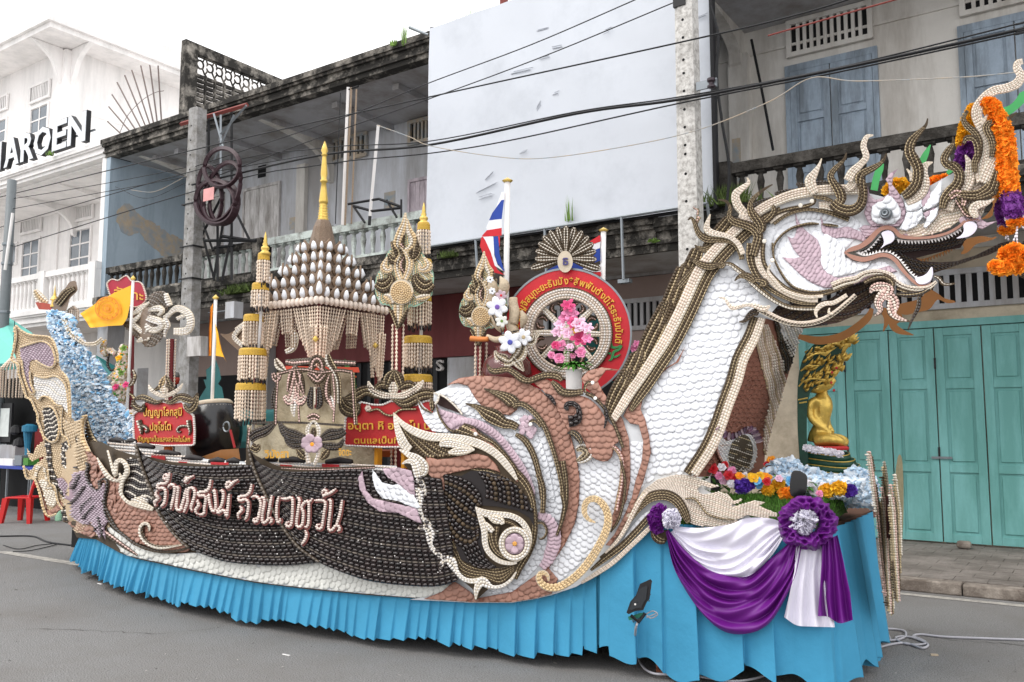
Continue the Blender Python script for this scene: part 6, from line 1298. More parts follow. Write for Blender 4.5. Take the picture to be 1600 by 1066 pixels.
# ---- row of little shell boats along the deck edge (part of the float)
dkp = [(x, G(x)+.10) for x in np.linspace(-10.2, -3.0, 40)]; dkp += [(a, b+1.6) for a, b in dkp[::-1]]; n = len(dkp)
mesh('deck', [(a, b, .88) for a, b in dkp]+[(a, b, .93) for a, b in dkp], [(i, (i+1) % n, (i+1) % n+n, i+n) for i in range(n)]+[tuple(range(n-1, -1, -1)), tuple(range(n, 2*n))], M_deck, FL)
for q, caps, reds in (
    (((168, 690), (212, 690), (216, 730), (190, 716), (172, 704)), (((172, 688), (196, 690)), ((198, 690), (212, 690))), ()),
    (((214, 703), (250, 706), (290, 714), (330, 718), (392, 722), (392, 740), (300, 736), (240, 726), (214, 716)), (((215, 697), (240, 699)), ((243, 708), (280, 710)), ((286, 716), (318, 718)), ((328, 721), (352, 721)), ((356, 721), (375, 722))), (((236, 712), (258, 720)), ((279, 721), (292, 726)), ((329, 722), (357, 727)))),
    (((398, 712), (420, 722), (470, 722), (520, 724), (570, 726), (620, 728), (620, 752), (520, 748), (440, 744), (404, 728)), (((412, 719), (432, 719)), ((438, 720), (478, 721)), ((510, 722), (550, 722))), (((438, 726), (456, 734)), ((503, 725), (530, 733))))):
    o, p = tboard(FL, 'shell_fence', q, .22, M_wb, 0, .03, smooth=False); rowfill(o, p, .08, 4.6, [6, 4], SD(.22), .03, 4.6, 0)
    for a, b in caps:
        A = D1(a[0], a[1], .22, .02); B_ = D1(b[0], b[1], .22, .02); MB().tube([A, (A+B_)/2+Vector((0, 0, .01)), B_], [.02, .03, .02], 8).build('dark_shell', M_db, FL, smooth=True)
    for a, b in reds:
        o, p2 = tboard(FL, 'red_inlay', [(a[0], a[1]), (b[0], a[1]+1), (b[0], b[1]), (a[0], b[1]-1)], .22, mat('red_inlay', '#c22e34', .5), .034, .012, smooth=False)
# ---- signs
S1 = thing('sign_board', 258, 700, .35, 'red sign board with three lines of gold Thai lettering beside the black drum', 'sign')
Bs1 = (180, 560, 7.25)
o, p = tboard(S1, 'panel', '335,492 400,490 470,515 545,490 620,518 700,500 778,490 792,560 830,612 892,640 905,820 900,985 560,990 225,960 212,800 215,640 260,602 325,578', .35, M_redp, 0, .04, Bs1, smooth=False)
rw = Rows(SD(.35), .04); rw.row(resample(np.vstack([p, p[:1]]), 3), 3.4, 4, 3.4); rw.build('bead_border', RM, S1)
textline(S1, 'ปญฺญาโลกสฺมิ', 224, 284, 650.5, 649.5, 9.6, .35, .04, M_goldt, .015); textline(S1, 'ปชฺโชโต', 234, 267, 673, 672, 9.2, .35, .04, M_goldt, .015); textline(S1, 'ปัญญาเป็นแสงสว่างในโลก', 215, 297, 690, 690.5, 6.2, .35, .04, M_goldt, .015)
for q, w_ in (('270,700 290,770 300,840 290,860', [40, 40, 20, 4]), ('285,760 340,770 375,810 345,840 335,815', [20, 24, 20, 14, 6]), ('830,700 840,770 850,830 830,870', [40, 40, 20, 4]), ('820,770 740,770 700,810 715,840 745,825', [20, 24, 20, 14, 6])): trib(S1, q, w_, [0, 1], .35, .04, Bs1)
def crown(par, d, s_, A):
    for q, w_, p_ in A: trib(par, q, w_, p_, d, .05, s_)
crown(S1, .35, Bs1, (('545,470 470,500 380,470 300,440 210,470', [10, 40, 70, 60, 14], [0, 5, 0, 5]), ('545,470 620,500 720,440 800,450 880,480 935,390', [10, 40, 70, 90, 60, 8], [0, 5, 0, 5]), ('210,470 220,540 300,580 330,520', [20, 60, 60, 14], [0, 5, 0]), ('780,520 830,590 900,540 940,400', [20, 60, 70, 8], [0, 5, 0, 5]),
    ('380,300 400,350 470,400 550,430 640,400 720,350 765,285', [6, 34, 40, 30, 40, 34, 6], [1, 6, 1]), ('420,380 500,330 550,300', [10, 50, 30], [0, 5, 0]), ('690,370 640,330 570,300', [10, 50, 30], [0, 5, 0]), ('565,195 540,260 520,330 555,410', [6, 60, 40, 20], [3, 0, 3]), ('570,195 610,260 640,330 600,390', [6, 50, 40, 10], [0, 5, 0]), ('555,310 550,360 556,420', [20, 70, 20], [1, 6, 1])))
MB().tube([D1(263, 695, .38), D1(263, 735, .38)], .04, 8).build('post', mat('orange_paint', '#c9651f', .5), S1)
S2_ = thing('sign_board', 610, 735, .35, 'red sign board with two lines of gold Thai lettering half hidden by the cream flame', 'sign')
Bs2 = (400, 533, 3.993)
o, p = tboard(S2_, 'panel', '652,380 730,398 790,400 852,372 910,392 1000,402 1060,374 1110,372 1150,420 1180,480 1190,660 800,662 552,652 556,560 562,470 640,448', .35, M_redp, 0, .04, Bs2, smooth=False)
rw = Rows(SD(.35), .04); rw.row(resample(np.vstack([p, p[:1]]), 3), 4.2, 4, 4.2); rw.build('bead_border', RM, S2_)
textline(S2_, 'อตฺตา หิ อตฺตโน นาโถ', 543.5, 696, 671, 671, 9.6, .35, .04, M_goldt, .02); textline(S2_, 'ตนแลเป็นที่พึ่งแห่งตน', 553, 690, 693, 693, 7.4, .35, .04, M_goldt, .02)
crown(S2_, .35, Bs2, (('850,355 760,330 680,310 610,350 545,360', [14, 60, 60, 70, 10], [0, 5, 0, 5, 0]), ('850,360 930,390 1020,340 1090,330 1130,350', [14, 60, 70, 60, 10], [0, 5, 0, 5, 0]), ('530,350 560,420 620,440 640,390', [20, 80, 60, 20], [0, 5, 0, 5, 0]),
    ('700,250 720,300 780,335 860,345 940,335 1010,290 1045,245', [6, 40, 44, 30, 44, 40, 6], [1, 6, 1]), ('740,300 790,270 850,300', [20, 50, 20], [0, 5, 0]), ('1000,290 950,270 890,300', [20, 50, 20], [0, 5, 0]), ('862,180 830,230 810,300', [8, 60, 30], [0, 5, 0, 5]), ('862,180 890,230 910,300', [8, 60, 30], [0, 5, 0, 5]), ('858,255 856,300 858,335', [20, 60, 20], [1, 6, 1])))
for q, w_ in (('700,440 760,425 800,455 850,465 900,430 1000,425', [8, 10, 10, 10, 10, 8]),): trib(S2_, q, w_, [5], .35, .05, Bs2)
for k in range(6):
    a = k*math.pi/3; put_scales(S2_, [(575+3*math.cos(a), 638.5+3*math.sin(a))], 0, 4.4, M_r6, SD(.35), .045, 0, 'pearl')
for x in (585, 627): MB().box(D1(x, 700, .37), D1(x+5, 732, .37)+Vector((0, .05, 0))).build('post', mat('orange_yellow_paint', '#dc9520', .5), S2_)
# ---- drum
Dr = thing('drum', 338, 712, .75, 'large black barrel drum with a cream skin behind the red sign', 'drum')
m_ = mpp(338, 680, .75)*1.13; pr = np.array([(0.001, 0), (24, 0), (27, 3), (33, 14), (37, 30), (37.5, 40), (35, 56), (29, 70), (26, 75)])*m_
R0 = Matrix.Rotation(math.radians(-9), 4, 'Y'); c0 = D1(338, 716, .75); MD = Matrix.Translation(c0) @ R0
MB().lathe(pr, (0, 0, 0), 32).at('body', mat('black_lacquer', '#17181c', .22, nscale=5, namt=.2, spec=.6), Dr, MD, True)
MB().lathe(np.array([(26.6, 72), (27.2, 70), (27.2, 76), (24, 79), (.01, 80)])*m_, (0, 0, 0), 32).at('skin', M_cb, Dr, MD, True)
pk = MB()
for k in range(40): a = k*2*math.pi/40; pk.lathe([(0, -.012), (.012, 0), (0, .012)], (27.6*m_*math.cos(a), 27.6*m_*math.sin(a), 70*m_), 5)
pk.at('peg', M_r1, Dr, MD, False, 'stuff')
th = np.linspace(0, 2*math.pi, 16); MB().tube(np.stack([.045*np.cos(th), 0*th, .045*np.sin(th)], 1)+np.array(D1(354, 667, .38)), .008, 5, caps=False).build('ring', M_galv, Dr)
MB().tube([D1(360, 672, .37), D1(367, 700, .37)], .012, 5).build('ribbon', mat('red_ribbon', '#a11f24', .6), Dr)
o, p = tboard(Dr, 'stand', [(315, 714), (345, 703), (373, 701), (376, 722), (318, 724)], .45, M_wood, 0, .04, smooth=False)
# ---- bead helpers in space
def string3(mb, a, b, r, st=.03):
    a, b = Vector(a), Vector(b); L0 = (b-a).length; n = max(2, int(L0/st)); pr_ = []
    pts = [a+(b-a)*(i/n) for i in range(n+1)]; P_ = []; R_ = []
    for i in range(n):
        P_ += [pts[i]+(b-a)*(.06/n), pts[i]+(b-a)*(.5/n), pts[i]+(b-a)*(.94/n)]; R_ += [r*.35, r, r*.35]
    mb.tube(P_, R_, 5)
# ---- pavilion
PV = thing('shell_pavilion', 500, 725, .95, 'spired shell pavilion with gold pinnacle and hanging bead curtains on the deck', 'pavilion')
m_ = mpp(500, 560, .95); C0 = D1(500, 560, .95); cx, cy = C0.x, C0.y
def zz(py): return D1(500, py, .95).z
M_sp = mat('snail_brown', '#7c6754', .5, var=.25, nscale=80, namt=.4); M_bat = mat('dark_red_canopy', '#4c1a1a', .7)
prof = []
tiers = [(482, 98), (460, 75), (440, 58), (421, 44), (402, 32), (386, 22)]   # photo height, half diagonal in px
for i, (py, hd) in enumerate(tiers):
    z0 = zz(py); h = hd*m_*.70; z1 = zz(py-16); a = h*.66
    V = [(cx-h, cy-h, z0), (cx+h, cy-h, z0), (cx+h, cy+h, z0), (cx-h, cy+h, z0), (cx-a, cy-a, z1), (cx+a, cy-a, z1), (cx+a, cy+a, z1), (cx-a, cy+a, z1)]
    mesh('roof_tier', V, [(0, 3, 2, 1), (4, 5, 6, 7), (0, 1, 5, 4), (1, 2, 6, 5), (2, 3, 7, 6), (3, 0, 4, 7)], M_sp, PV)
lf = [(0, 0), (.34, .18), (.46, .42), (.36, .68), (.12, .93), (0, 1.12)]; lf = lf+[(-x, y) for x, y in lf[-2:0:-1]]
def petal_tile(par, base, yaw, w_, h_, tilt=.25):
    c, s = math.cos(yaw), math.sin(yaw)
    def pt(x, y, o): y2 = y*math.cos(tilt); o2 = o+y*math.sin(tilt)*.06; return (base[0]+c*x*w_+s*(o2), base[1]+s*x*w_-c*(o2), base[2]+y2*h_)
    n = len(lf); V = [pt(x, y, .015) for x, y in lf]+[pt(x, y, 0) for x, y in lf]+[pt(0, .45, .03)]
    F = [(i, (i+1) % n, 2*n) for i in range(n)]+[(i+n, (i+1) % n+n, (i+1) % n, i) for i in range(n)]+[tuple(range(2*n-1, n-1, -1))]
    o = mesh('petal', V, F, M_sp, par); V = [pt(.22*math.sin(q_)*(1+.35*math.cos(q_)), .50-.38*math.cos(q_), .032) for q_ in np.linspace(0, 2*math.pi, n, endpoint=False)]+[pt(0, .42, .06)]+[pt(.22*math.sin(q_)*(1+.35*math.cos(q_)), .50-.38*math.cos(q_), .02) for q_ in np.linspace(0, 2*math.pi, n, endpoint=False)]
    mesh('white_shell', V, [(i, (i+1) % n, n) for i in range(n)]+[(i+n+1, (i+1) % n+n+1, (i+1) % n, i) for i in range(n)], M_ws, o, smooth=True)
for i, (py, hd) in enumerate(tiers[:-1]):
    h = hd*m_*.70; z0 = zz(py); k = [7, 5, 4, 3, 2][i]
    for sd in range(4):
        yaw = sd*math.pi/2
        for j in range(k):
            t_ = (j+.5)/k*2-1; x, y = (t_*h, -h-.002); c, s = math.cos(yaw), math.sin(yaw); petal_tile(PV, (cx+c*x-s*y, cy+s*x+c*y, z0+.01), yaw, h*2/k*1.08, .125)
        x, y = (h*1.0, -h*1.0); c, s = math.cos(yaw), math.sin(yaw); petal_tile(PV, (cx+c*x-s*y, cy+s*x+c*y, z0+.02), yaw+math.pi/4, .12-.012*i, .16-.015*i, .1)
cw_ = MB(); h = tiers[0][1]*m_*.74
for sd in range(4):
    yaw = sd*math.pi/2; c, s = math.cos(yaw), math.sin(yaw)
    for j in range(15):
        t_ = (j+.5)/15*2-1; x, y = t_*h*1.02, -h*1.02
        cw_.lathe([(0, -.04), (.024, -.025), (.03, 0), (.02, .03), (0, .04)], (cx+c*x-s*y, cy+s*x+c*y, zz(482)-.01), 6)
cw_.build('cowrie_fringe', M_r6, PV, smooth=True, kind='stuff')
hb_ = MB()
for sd in range(4):
    yaw = sd*math.pi/2; c, s = math.cos(yaw), math.sin(yaw)
    for j in range(25):
        t_ = (j+.5)/25*2-1; f = abs(t_); x, y = t_*h*.97, -h*.97; ln = .22+.62*max(0, (f-.15))**.9 if sd in (0, 1) else .3
        tx = (1 if t_ > 0 else -1)*h*.88 if f > .2 else t_*h*.5; k_ = min(1, ln/1.0); xe = x*(1-k_)+tx*k_
        string3(hb_, (cx+c*x-s*y, cy+s*x+c*y, zz(491)), (cx+c*xe-s*y*.95, cy+s*xe+c*y*.95, zz(491)-ln), .013, .03)
hb_.build('bead_curtain', M_hang, PV, smooth=True, kind='stuff')
hb_ = MB()
for sx_, sy_ in ((1, -1), (-1, -1), (1, 1), (-1, 1)):
    X, Y = cx+sx_*h*.86, cy+sy_*h*.86; MB().tube([(X, Y, zz(485)), (X, Y, zz(640))], .022, 8).build('column', M_redd, PV)
    for j in range(12): a = j*math.pi/6; string3(hb_, (X+.075*math.cos(a), Y+.075*math.sin(a), zz(520)), (X+.05*math.cos(a), Y+.05*math.sin(a), zz(590 if j % 2 else 580)), .013, .03)
    MB().lathe([(0, -.03), (.03, 0), (0, .03)], (X+.05, Y-.08, zz(540)), 8).build('gold_knot', M_gold, PV, smooth=True)
hb_.build('bead_tassel', M_hang, PV, smooth=True, kind='stuff')
box('canopy_ceiling', (cx-h*.95, cy-h*.95, zz(484)), (cx+h*.95, cy+h*.95, zz(481)), M_bat, PV)
sc = MB().lathe(np.array([(24, 0), (20, 12), (17, 24), (15, 34), (12, 42), (10, 46)])*m_, (cx, cy, zz(390)), 12); sc.build('cone', M_sp, PV)
gp = [(11.5, 0), (12, 2)]+[q for i in range(6) for q in ((8.6-.5*i, 3+i*5), (10.5-.5*i, 5.5+i*5), (8.3-.5*i, 8+i*5))]+[(8, 34), (8.5, 38), (6, 58), (4.5, 72), (6.5, 73), (7, 76), (5, 79), (6.5, 88), (5.5, 100), (4, 118), (4.2, 122), (6, 123), (4, 126), (6.4, 131), (5, 137), (0.2, 150)]
sh = (zz(222)-zz(348)); gp = np.array(gp, float); gp[:, 0] *= m_*.85; gp[:, 1] *= sh/150
MB().lathe(gp, (cx, cy, zz(348)), 18).build('gold_spire', M_gold, PV, smooth=True)
# pavilion base, stone-like shell mosaic with inlaid ornaments
for nm, q, d in (('throne', ((432, 582), (450, 574), (490, 582), (530, 578), (552, 580), (556, 668), (500, 674), (428, 668)), .62), ('plinth', ((386, 664), (440, 663), (500, 668), (580, 672), (590, 732), (490, 738), (386, 730)), .48)):
    tboard(PV, nm, q, d+.5, M_bst, 0, .5, smooth=False)
Cb = (370, 500, 7.25); Cp = (380, 620, 7.25)
for s_, q, w_, p_ in ((Cb, '660,510 640,600 620,720 580,820', [8, 60, 70, 20], [0, 7, 0, 7]), (Cb, '660,510 690,600 720,720 760,840', [8, 60, 70, 20], [0, 7, 0, 7]), (Cb, '540,860 600,930 640,840 650,720', [30, 70, 60, 20], [7, 6, 7]), (Cb, '780,860 720,930 660,840', [30, 70, 40], [7, 6, 7]), (Cb, '640,860 650,940 640,1020 650,1100', [20, 50, 40, 6], [4, 1]),
    (Cb, '850,760 835,860 830,960 860,1010', [20, 44, 44, 10], [2, 8, 2]), (Cb, '930,760 940,860 940,960 900,1010', [20, 44, 44, 10], [2, 8, 2]), (Cb, '880,760 884,860 880,960', [5, 10, 6], [1]), (Cb, '800,610 860,640 910,700 970,640 1010,600', [20, 60, 50, 60, 20], [7, 0, 7, 0]), (Cb, '860,600 850,530 870,460 910,430 950,460 970,530 950,590', [20, 40, 50, 50, 50, 40, 20], [0, 7, 0]), (Cb, '440,440 480,520 560,580', [20, 60, 10], [6, 0, 1]), (Cb, '740,590 820,560 900,520', [8, 30, 20], [7, 0]), (Cb, '1050,580 980,560 920,520', [8, 30, 20], [7, 0]),
    (Cb, '1030,390 1050,480 1110,570 1150,680 1160,820 1160,950', [30, 60, 44, 36, 30, 30], [5, 0, 1]), (Cb, '1050,620 1020,740 1020,860 1060,960', [10, 60, 70, 20], [0, 7, 0]), (Cb, '1060,860 1080,940 1100,1020', [10, 50, 20], [4, 7]), (Cb, '410,600 440,680 470,640 500,590', [20, 50, 50, 10], [7, 0, 7]), (Cb, '440,760 420,880 430,1000', [20, 40, 40], [2, 8, 2]), (Cb, '560,470 640,490 720,480 850,470', [34, 44, 44, 30], [8, 7, 8]),
    (Cp, '90,300 400,290 750,300 1140,325', [14, 18, 18, 18], [2, 8]), (Cp, '730,250 800,220 860,250', [50, 70, 50], [7, 0, 7]), (Cp, '70,480 150,420 260,380 390,270', [100, 120, 110, 20], [8, 2, 8, 2, 8]), (Cp, '400,280 480,400 580,440 720,470', [20, 110, 130, 50], [8, 2, 8, 2, 8, 2]), (Cp, '440,330 520,520 640,540 720,520', [10, 70, 110, 60], [8, 2, 8, 2, 8]), (Cp, '880,480 980,430 1080,420 1150,380', [50, 130, 110, 80], [8, 2, 8, 2, 8, 2]), (Cp, '890,540 980,560 1080,560 1140,480', [40, 90, 70, 20], [8, 2, 8, 2]), (Cp, '600,580 660,660 710,700', [20, 90, 30], [0, 5, 0, 5]), (Cp, '980,580 930,650 880,710', [20, 90, 30], [0, 5, 0, 5]), (Cp, '90,560 150,590 190,540', [80, 90, 20], [0, 5, 0, 5]),
    (Cp, '800,270 740,340 730,420 770,490', [10, 44, 40, 20], [4, 1]), (Cp, '800,270 850,340 860,420 830,490', [10, 44, 40, 20], [4, 1]), (Cp, '800,350 795,410 795,480', [20, 60, 12], [0, 8, 0]), (Cp, '720,600 730,680 745,760', [40, 50, 50], [6, 4, 6]), (Cp, '850,600 850,660 820,740 800,780', [50, 40, 40, 20], [6, 4])):
    trib(PV, q, [v*(1.45 if s_ is Cb else 1) for v in w_], p_, .07, .0, s_, name='inlay')
for q, w_, p_ in ((((434, 584), (470, 577), (500, 582), (530, 579), (551, 582)), 5, [0, 7, 0]), (((434, 584), (431, 630), (430, 664)), 4, [7, 0]), (((551, 582), (554, 630), (556, 664)), 5, [5, 0, 7]), (((388, 728), (440, 731), (500, 733), (586, 730)), 4, [0, 7]), (((389, 668), (387, 700), (388, 728)), 4, [7, 0]), (((470, 584), (466, 620), (468, 660)), 2.4, [7]), (((520, 584), (523, 620), (521, 660)), 2.4, [7])): trib(PV, np.array(q, float), [w_]*len(q), p_, .07, .005, None, name='inlay')
tboard(PV, 'red_shelf', [(446, 572), (560, 574), (562, 582), (446, 580)], .55, mat('vermilion', '#c0452c', .6), 0, .2, smooth=False); trib(PV, np.array([(446, 566), (490, 563), (520, 566), (556, 568)]), [7, 8, 8, 7], [8, 7, 8], .56, .2, None, name='inlay')
for k, a in enumerate((-1.9, -.5, .3, 1.2, 2.0, 2.9, 3.6)): put_scales(PV, [(488+10*math.cos(a), 693+8.5*math.sin(a))], a, 13, M_ms, SD(.07), .02, 0, 'petal')
put_scales(PV, [(487.5, 694.5)], 0, 6, M_or, SD(.07), .05, 0, 'flower_centre')
textline(PV, 'วิมังสา', 413, 451, 716, 715, 9.5, .07, .0, M_goldt, .03); textline(PV, 'จิตตะ', 529, 549, 712, 712, 9, .07, .0, M_goldt, .02)
# ---- tiered umbrellas
def chatra(label, axis, tiers_, fin, d, grp='tiered bead umbrellas beside the pavilion'):
    e = thing('tiered_umbrella', axis[1][0], axis[1][1], d, label, 'ceremonial umbrella', grp); a, b = D1(*axis[0], d), D1(*axis[1], d); MB().tube([a, b], .014, 8).build('pole', M_plank, e)
    for i, (x, y, w_, drop) in enumerate(tiers_):
        c = D1(x, y, d); r = w_/2*mpp(x, y, d); dr = drop*mpp(x, y, d)
        MB().lathe([(.001, .03), (r*.9, .035), (r, .02), (r*1.02, -.03), (r*.98, -.03), (r*.96, .0), (.001, .0)], c, 24).build('gold_band', mat('gold_brocade', '#c19a35', .5, nscale=90, namt=.35), e)
        s = MB(); fr = MB(); n = max(14, int(r*2*math.pi/.026))
        for j in range(n):
            t = j*2*math.pi/n; q = c+Vector((r*.97*math.cos(t), r*.97*math.sin(t), -.03)); l_ = dr*random.uniform(1.0, 1.14); string3(s, q, q-Vector((0, 0, l_)), .0125, .03); fr.tube([q-Vector((0, 0, l_)), q-Vector((random.uniform(-.01, .01), 0, l_+.035))], [.010, .006], 4)
        s.build('bead_string', M_hang, e, smooth=True, kind='stuff'); fr.build('dark_fringe', M_db, e, kind='stuff')
    (fx, fy0, fy1, fw) = fin; c = D1(fx, fy1, d); hh = D1(fx, fy0, d).z-c.z; r = fw/2*mpp(fx, fy1, d)
    MB().lathe([(r, 0), (r*1.05, .1*hh), (r*.7, .16*hh), (r*.6, .2*hh), (r*.8, .26*hh), (r*.75, .34*hh), (r*.4, .4*hh), (r*.55, .46*hh), (r*.3, .56*hh), (r*.4, .6*hh), (r*.25, .68*hh), (r*.28, .74*hh), (.001, hh)], c, 14).build('gold_finial', M_gold, e, smooth=True)
chatra('tiered bead umbrella with gold finial left of the pavilion', ((414, 400), (392, 720)), ((412, 402, 18, 34), (407, 449, 26, 26), (396, 498, 30, 36), (395, 551, 42, 36), (392, 605, 46, 44)), (414, 362, 399, 16), .35)
chatra('tiered bead umbrella with gold finial behind the tall shell leaf', ((663, 350), (652, 730)), ((662, 355, 20, 38), (661, 412, 28, 36), (656, 466, 36, 36), (653, 532, 44, 36), (652, 592, 47, 44)), (662, 316, 352, 17), .85)
# ---- shell leaf standards
Lf = (400, 267, 4)
def leafstd(label, dx, dy, k, d, pole, spoke=None):
    e = thing('leaf_standard', pole[1][0], pole[1][1], d, label, 'ornament standard')
    X = lambda q: (T(*Lf, q)-[627, 456])*k+[627+dx, 456+dy]
    ol = X('935,258 925,330 880,430 820,515 795,590 752,660 745,760 780,830 840,850 860,930 890,985 915,925 960,850 1000,850 1092,790 1108,730 1110,640 1080,570 1030,500 1000,420 955,340'); ol = resample(cr(ol, 4, True), 3)[:-1]
    o = board('leaf_panel', ol, SD(d), M_edge, e, 0, .03, 18); rowfill(o, (ol-ol.mean(0))*.96+ol.mean(0), 1.2, 3.2, [3, 1, 3, 5], SD(d), .03, 3.6, 2.5, 26)
    for q, w_, p_ in (('935,262 925,340 900,400 880,470 920,490', [6, 40, 50, 40, 10], [3, 1, 3]), ('945,300 960,380 990,430 960,490 930,490', [6, 40, 40, 30, 10], [3, 1]), ('925,400 900,440 925,480', [10, 50, 10], [0, 7, 0]), ('850,440 880,500 900,530 860,560 830,520', [20, 60, 60, 60, 20], [0, 5, 0, 5]), ('1000,410 990,480 970,540 1000,520 1030,470', [10, 60, 60, 50, 10], [0, 5, 0, 5]), ('925,495 890,560 885,620 905,680', [10, 40, 40, 30], [3, 1, 3]), ('925,495 960,560 955,620 930,680', [10, 40, 40, 30], [3, 1, 3]), ('925,540 905,590 930,640', [10, 50, 10], [0, 7, 0]),
        ('820,540 800,610 840,620 840,590', [8, 50, 30, 10], [3, 1, 3]), ('1050,540 1080,600 1030,620 1020,580', [8, 50, 30, 10], [3, 1, 3]), ('750,700 800,720 840,680 830,640', [50, 90, 60, 10], [0, 5, 0, 5, 0]), ('1105,700 1050,730 1000,680 1010,640', [50, 90, 60, 10], [0, 5, 0, 5, 0]), ('800,780 840,800 850,830', [20, 60, 20], [1, 3]), ('1000,800 1050,790 1090,780', [20, 40, 10], [1, 3]), ('830,860 860,900 885,980', [10, 30, 20], [0, 5]), ('950,860 920,920 890,980', [10, 30, 20], [0, 5]), ('890,840 890,900 888,960', [60, 50, 8], [3, 1, 3])):
        trib(e, X(q), np.array(w_)/4*k, p_, d, .035)
    c = X('910,758')[0]; t = np.linspace(0, 5*2*math.pi, 120); r = 17*k*(1-t/t[-1]*.92); rw = Rows(SD(d), .06); rw.row(np.stack([c[0]+r*np.cos(t), c[1]+r*1.08*np.sin(t)], 1), 3.6*k, 3, 3.6)
    th = np.linspace(0, 2*math.pi, 24, endpoint=False); o = board('spiral_disc', np.stack([c[0]+18.5*k*np.cos(th), c[1]+20*k*np.sin(th)], 1), SD(d), M_cb, e, .035, .025, 20); rw.build('shell_row', RM, o)
    a, b = D1(*pole[0], d, -.02), D1(*pole[1], d, -.02); MB().tube([a, b], .03, 8).build('pole', M_redd, e); s = MB()
    for j in range(4): w_ = Vector((.045*math.cos(j*1.57+.5), .045*math.sin(j*1.57+.5), 0)); string3(s, a+w_, b+w_, .014, .032)
    s.build('bead_string', M_hang, e, smooth=True, kind='stuff'); return e
leafstd('tall flame-shaped shell leaf on a red beaded pole right of the pavilion', 0, 0, 1, .6, ((622, 506), (620, 735)))
leafstd('smaller flame-shaped shell leaf standing behind the maroon jar', 124, 38, .82, .8, ((752, 535), (750, 640)))
# ---- brown fan with cream scrolls
Fn = thing('shell_fan', 260, 700, .8, 'brown shell fan with cream scrolls and a ring-shaped curl on a red beaded pole', 'ornament standard'); Fs = (180, 420, 7.25)
o, p = tboard(Fn, 'fan_panel', '60,600 150,592 240,510 320,440 400,380 370,340 450,265 560,258 590,330 600,440 560,520 570,600 560,700 520,800 440,880 360,885 300,840 210,760 130,680', .8, M_sp, 0, .03, Fs); rowfill(o, p, .5, 3.2, [8, 0], SD(.8), .03, 4, 2, 40)
for q, w_, p_ in (('5,620 20,590 60,590 120,610', [6, 20, 24, 20], [2]), ('190,520 280,460 390,380', [20, 60, 20], [1, 4, 1]), ('310,480 250,560 195,610 260,680 330,730 370,700', [10, 40, 50, 50, 50, 20], [1, 4, 1]), ('380,480 450,455 520,450 540,490 480,530', [20, 60, 60, 40, 20], [1, 4, 1]), ('340,550 380,560 440,580 520,600 540,640 480,690 400,690 350,620', [20, 70, 80, 70, 60, 60, 60, 20], [1, 4, 1, 4]), ('240,830 310,800 390,790', [10, 60, 20], [1, 4, 1]), ('580,280 600,350 630,420', [30, 50, 40], [1, 4]),
    ('560,780 575,700 600,640 570,560 600,510', [10, 30, 50, 40, 20], [1, 4]), ('590,550 640,490 700,450 780,470 840,520 860,600 840,680 780,710 660,710', [30, 50, 70, 76, 76, 76, 80, 80, 70], [1, 4, 1, 4, 1]), ('700,570 760,540 800,530', [40, 30, 8], [1, 4])): trib(Fn, q, w_, p_, .8, .035, Fs)
a, b = D1(268, 530, .8), D1(262, 735, .8); MB().tube([a, b], .03, 8).build('pole', M_redd, Fn); s = MB()
for j in range(4): w_ = Vector((.05*math.cos(j*1.57+.5), .05*math.sin(j*1.57+.5), 0)); string3(s, a+w_, b+w_, .014, .032)
s.build('bead_string', M_hang, Fn, smooth=True, kind='stuff')
F2 = thing('shell_fan', 380, 640, 1.3, 'brown shell fan with a white curl half hidden behind the left bead umbrella', 'ornament standard')
tboard(F2, 'fan_panel', '1185,735 1260,745 1350,700 1480,590 1560,640 1620,800 1560,930 1460,960 1400,930 1320,860', 1.3, M_sp, 0, .03, Fs); trib(F2, '1500,600 1420,670 1350,770 1420,850 1480,900', [20, 50, 50, 50, 30], [1, 4, 1], 1.3, .035, Fs); trib(F2, '1355,680 1420,640 1480,600', [8, 20, 20], [1, 4], 1.3, .035, Fs)
trib(F2, [(446, 518), (458, 520), (461, 532), (457, 545), (446, 550)], [6, 9, 10, 9, 6], [4, 1], 1.3, .03); MB().tube([D1(400, 560, 1.32), D1(398, 730, 1.32)], .03, 8).build('pole', M_redd, F2)
S3_ = thing('sign_board', 215, 640, 1.1, 'dark red shield sign with gold letters behind the yellow flag', 'sign')
o, p = tboard(S3_, 'panel', [(168, 443), (176, 436), (185, 439), (193, 433), (200, 431), (206, 440), (220, 441), (226, 452), (229, 470), (214, 480), (205, 478), (190, 475), (175, 465), (170, 452)], 1.1, mat('crimson_panel', '#a8243a', .6), 0, .03)
rw = Rows(SD(1.1), .03); rw.row(resample(np.vstack([p, p[:1]]), 2.5), 2.4, 6, 3); rw.build('bead_border', RM, S3_); textline(S3_, 'ฉันทะ', 178, 224, 463, 470, 11, 1.1, .03, M_goldt, .02); MB().tube([D1(207, 476, 1.12), D1(204, 700, 1.12)], .03, 8).build('pole', M_redd, S3_)
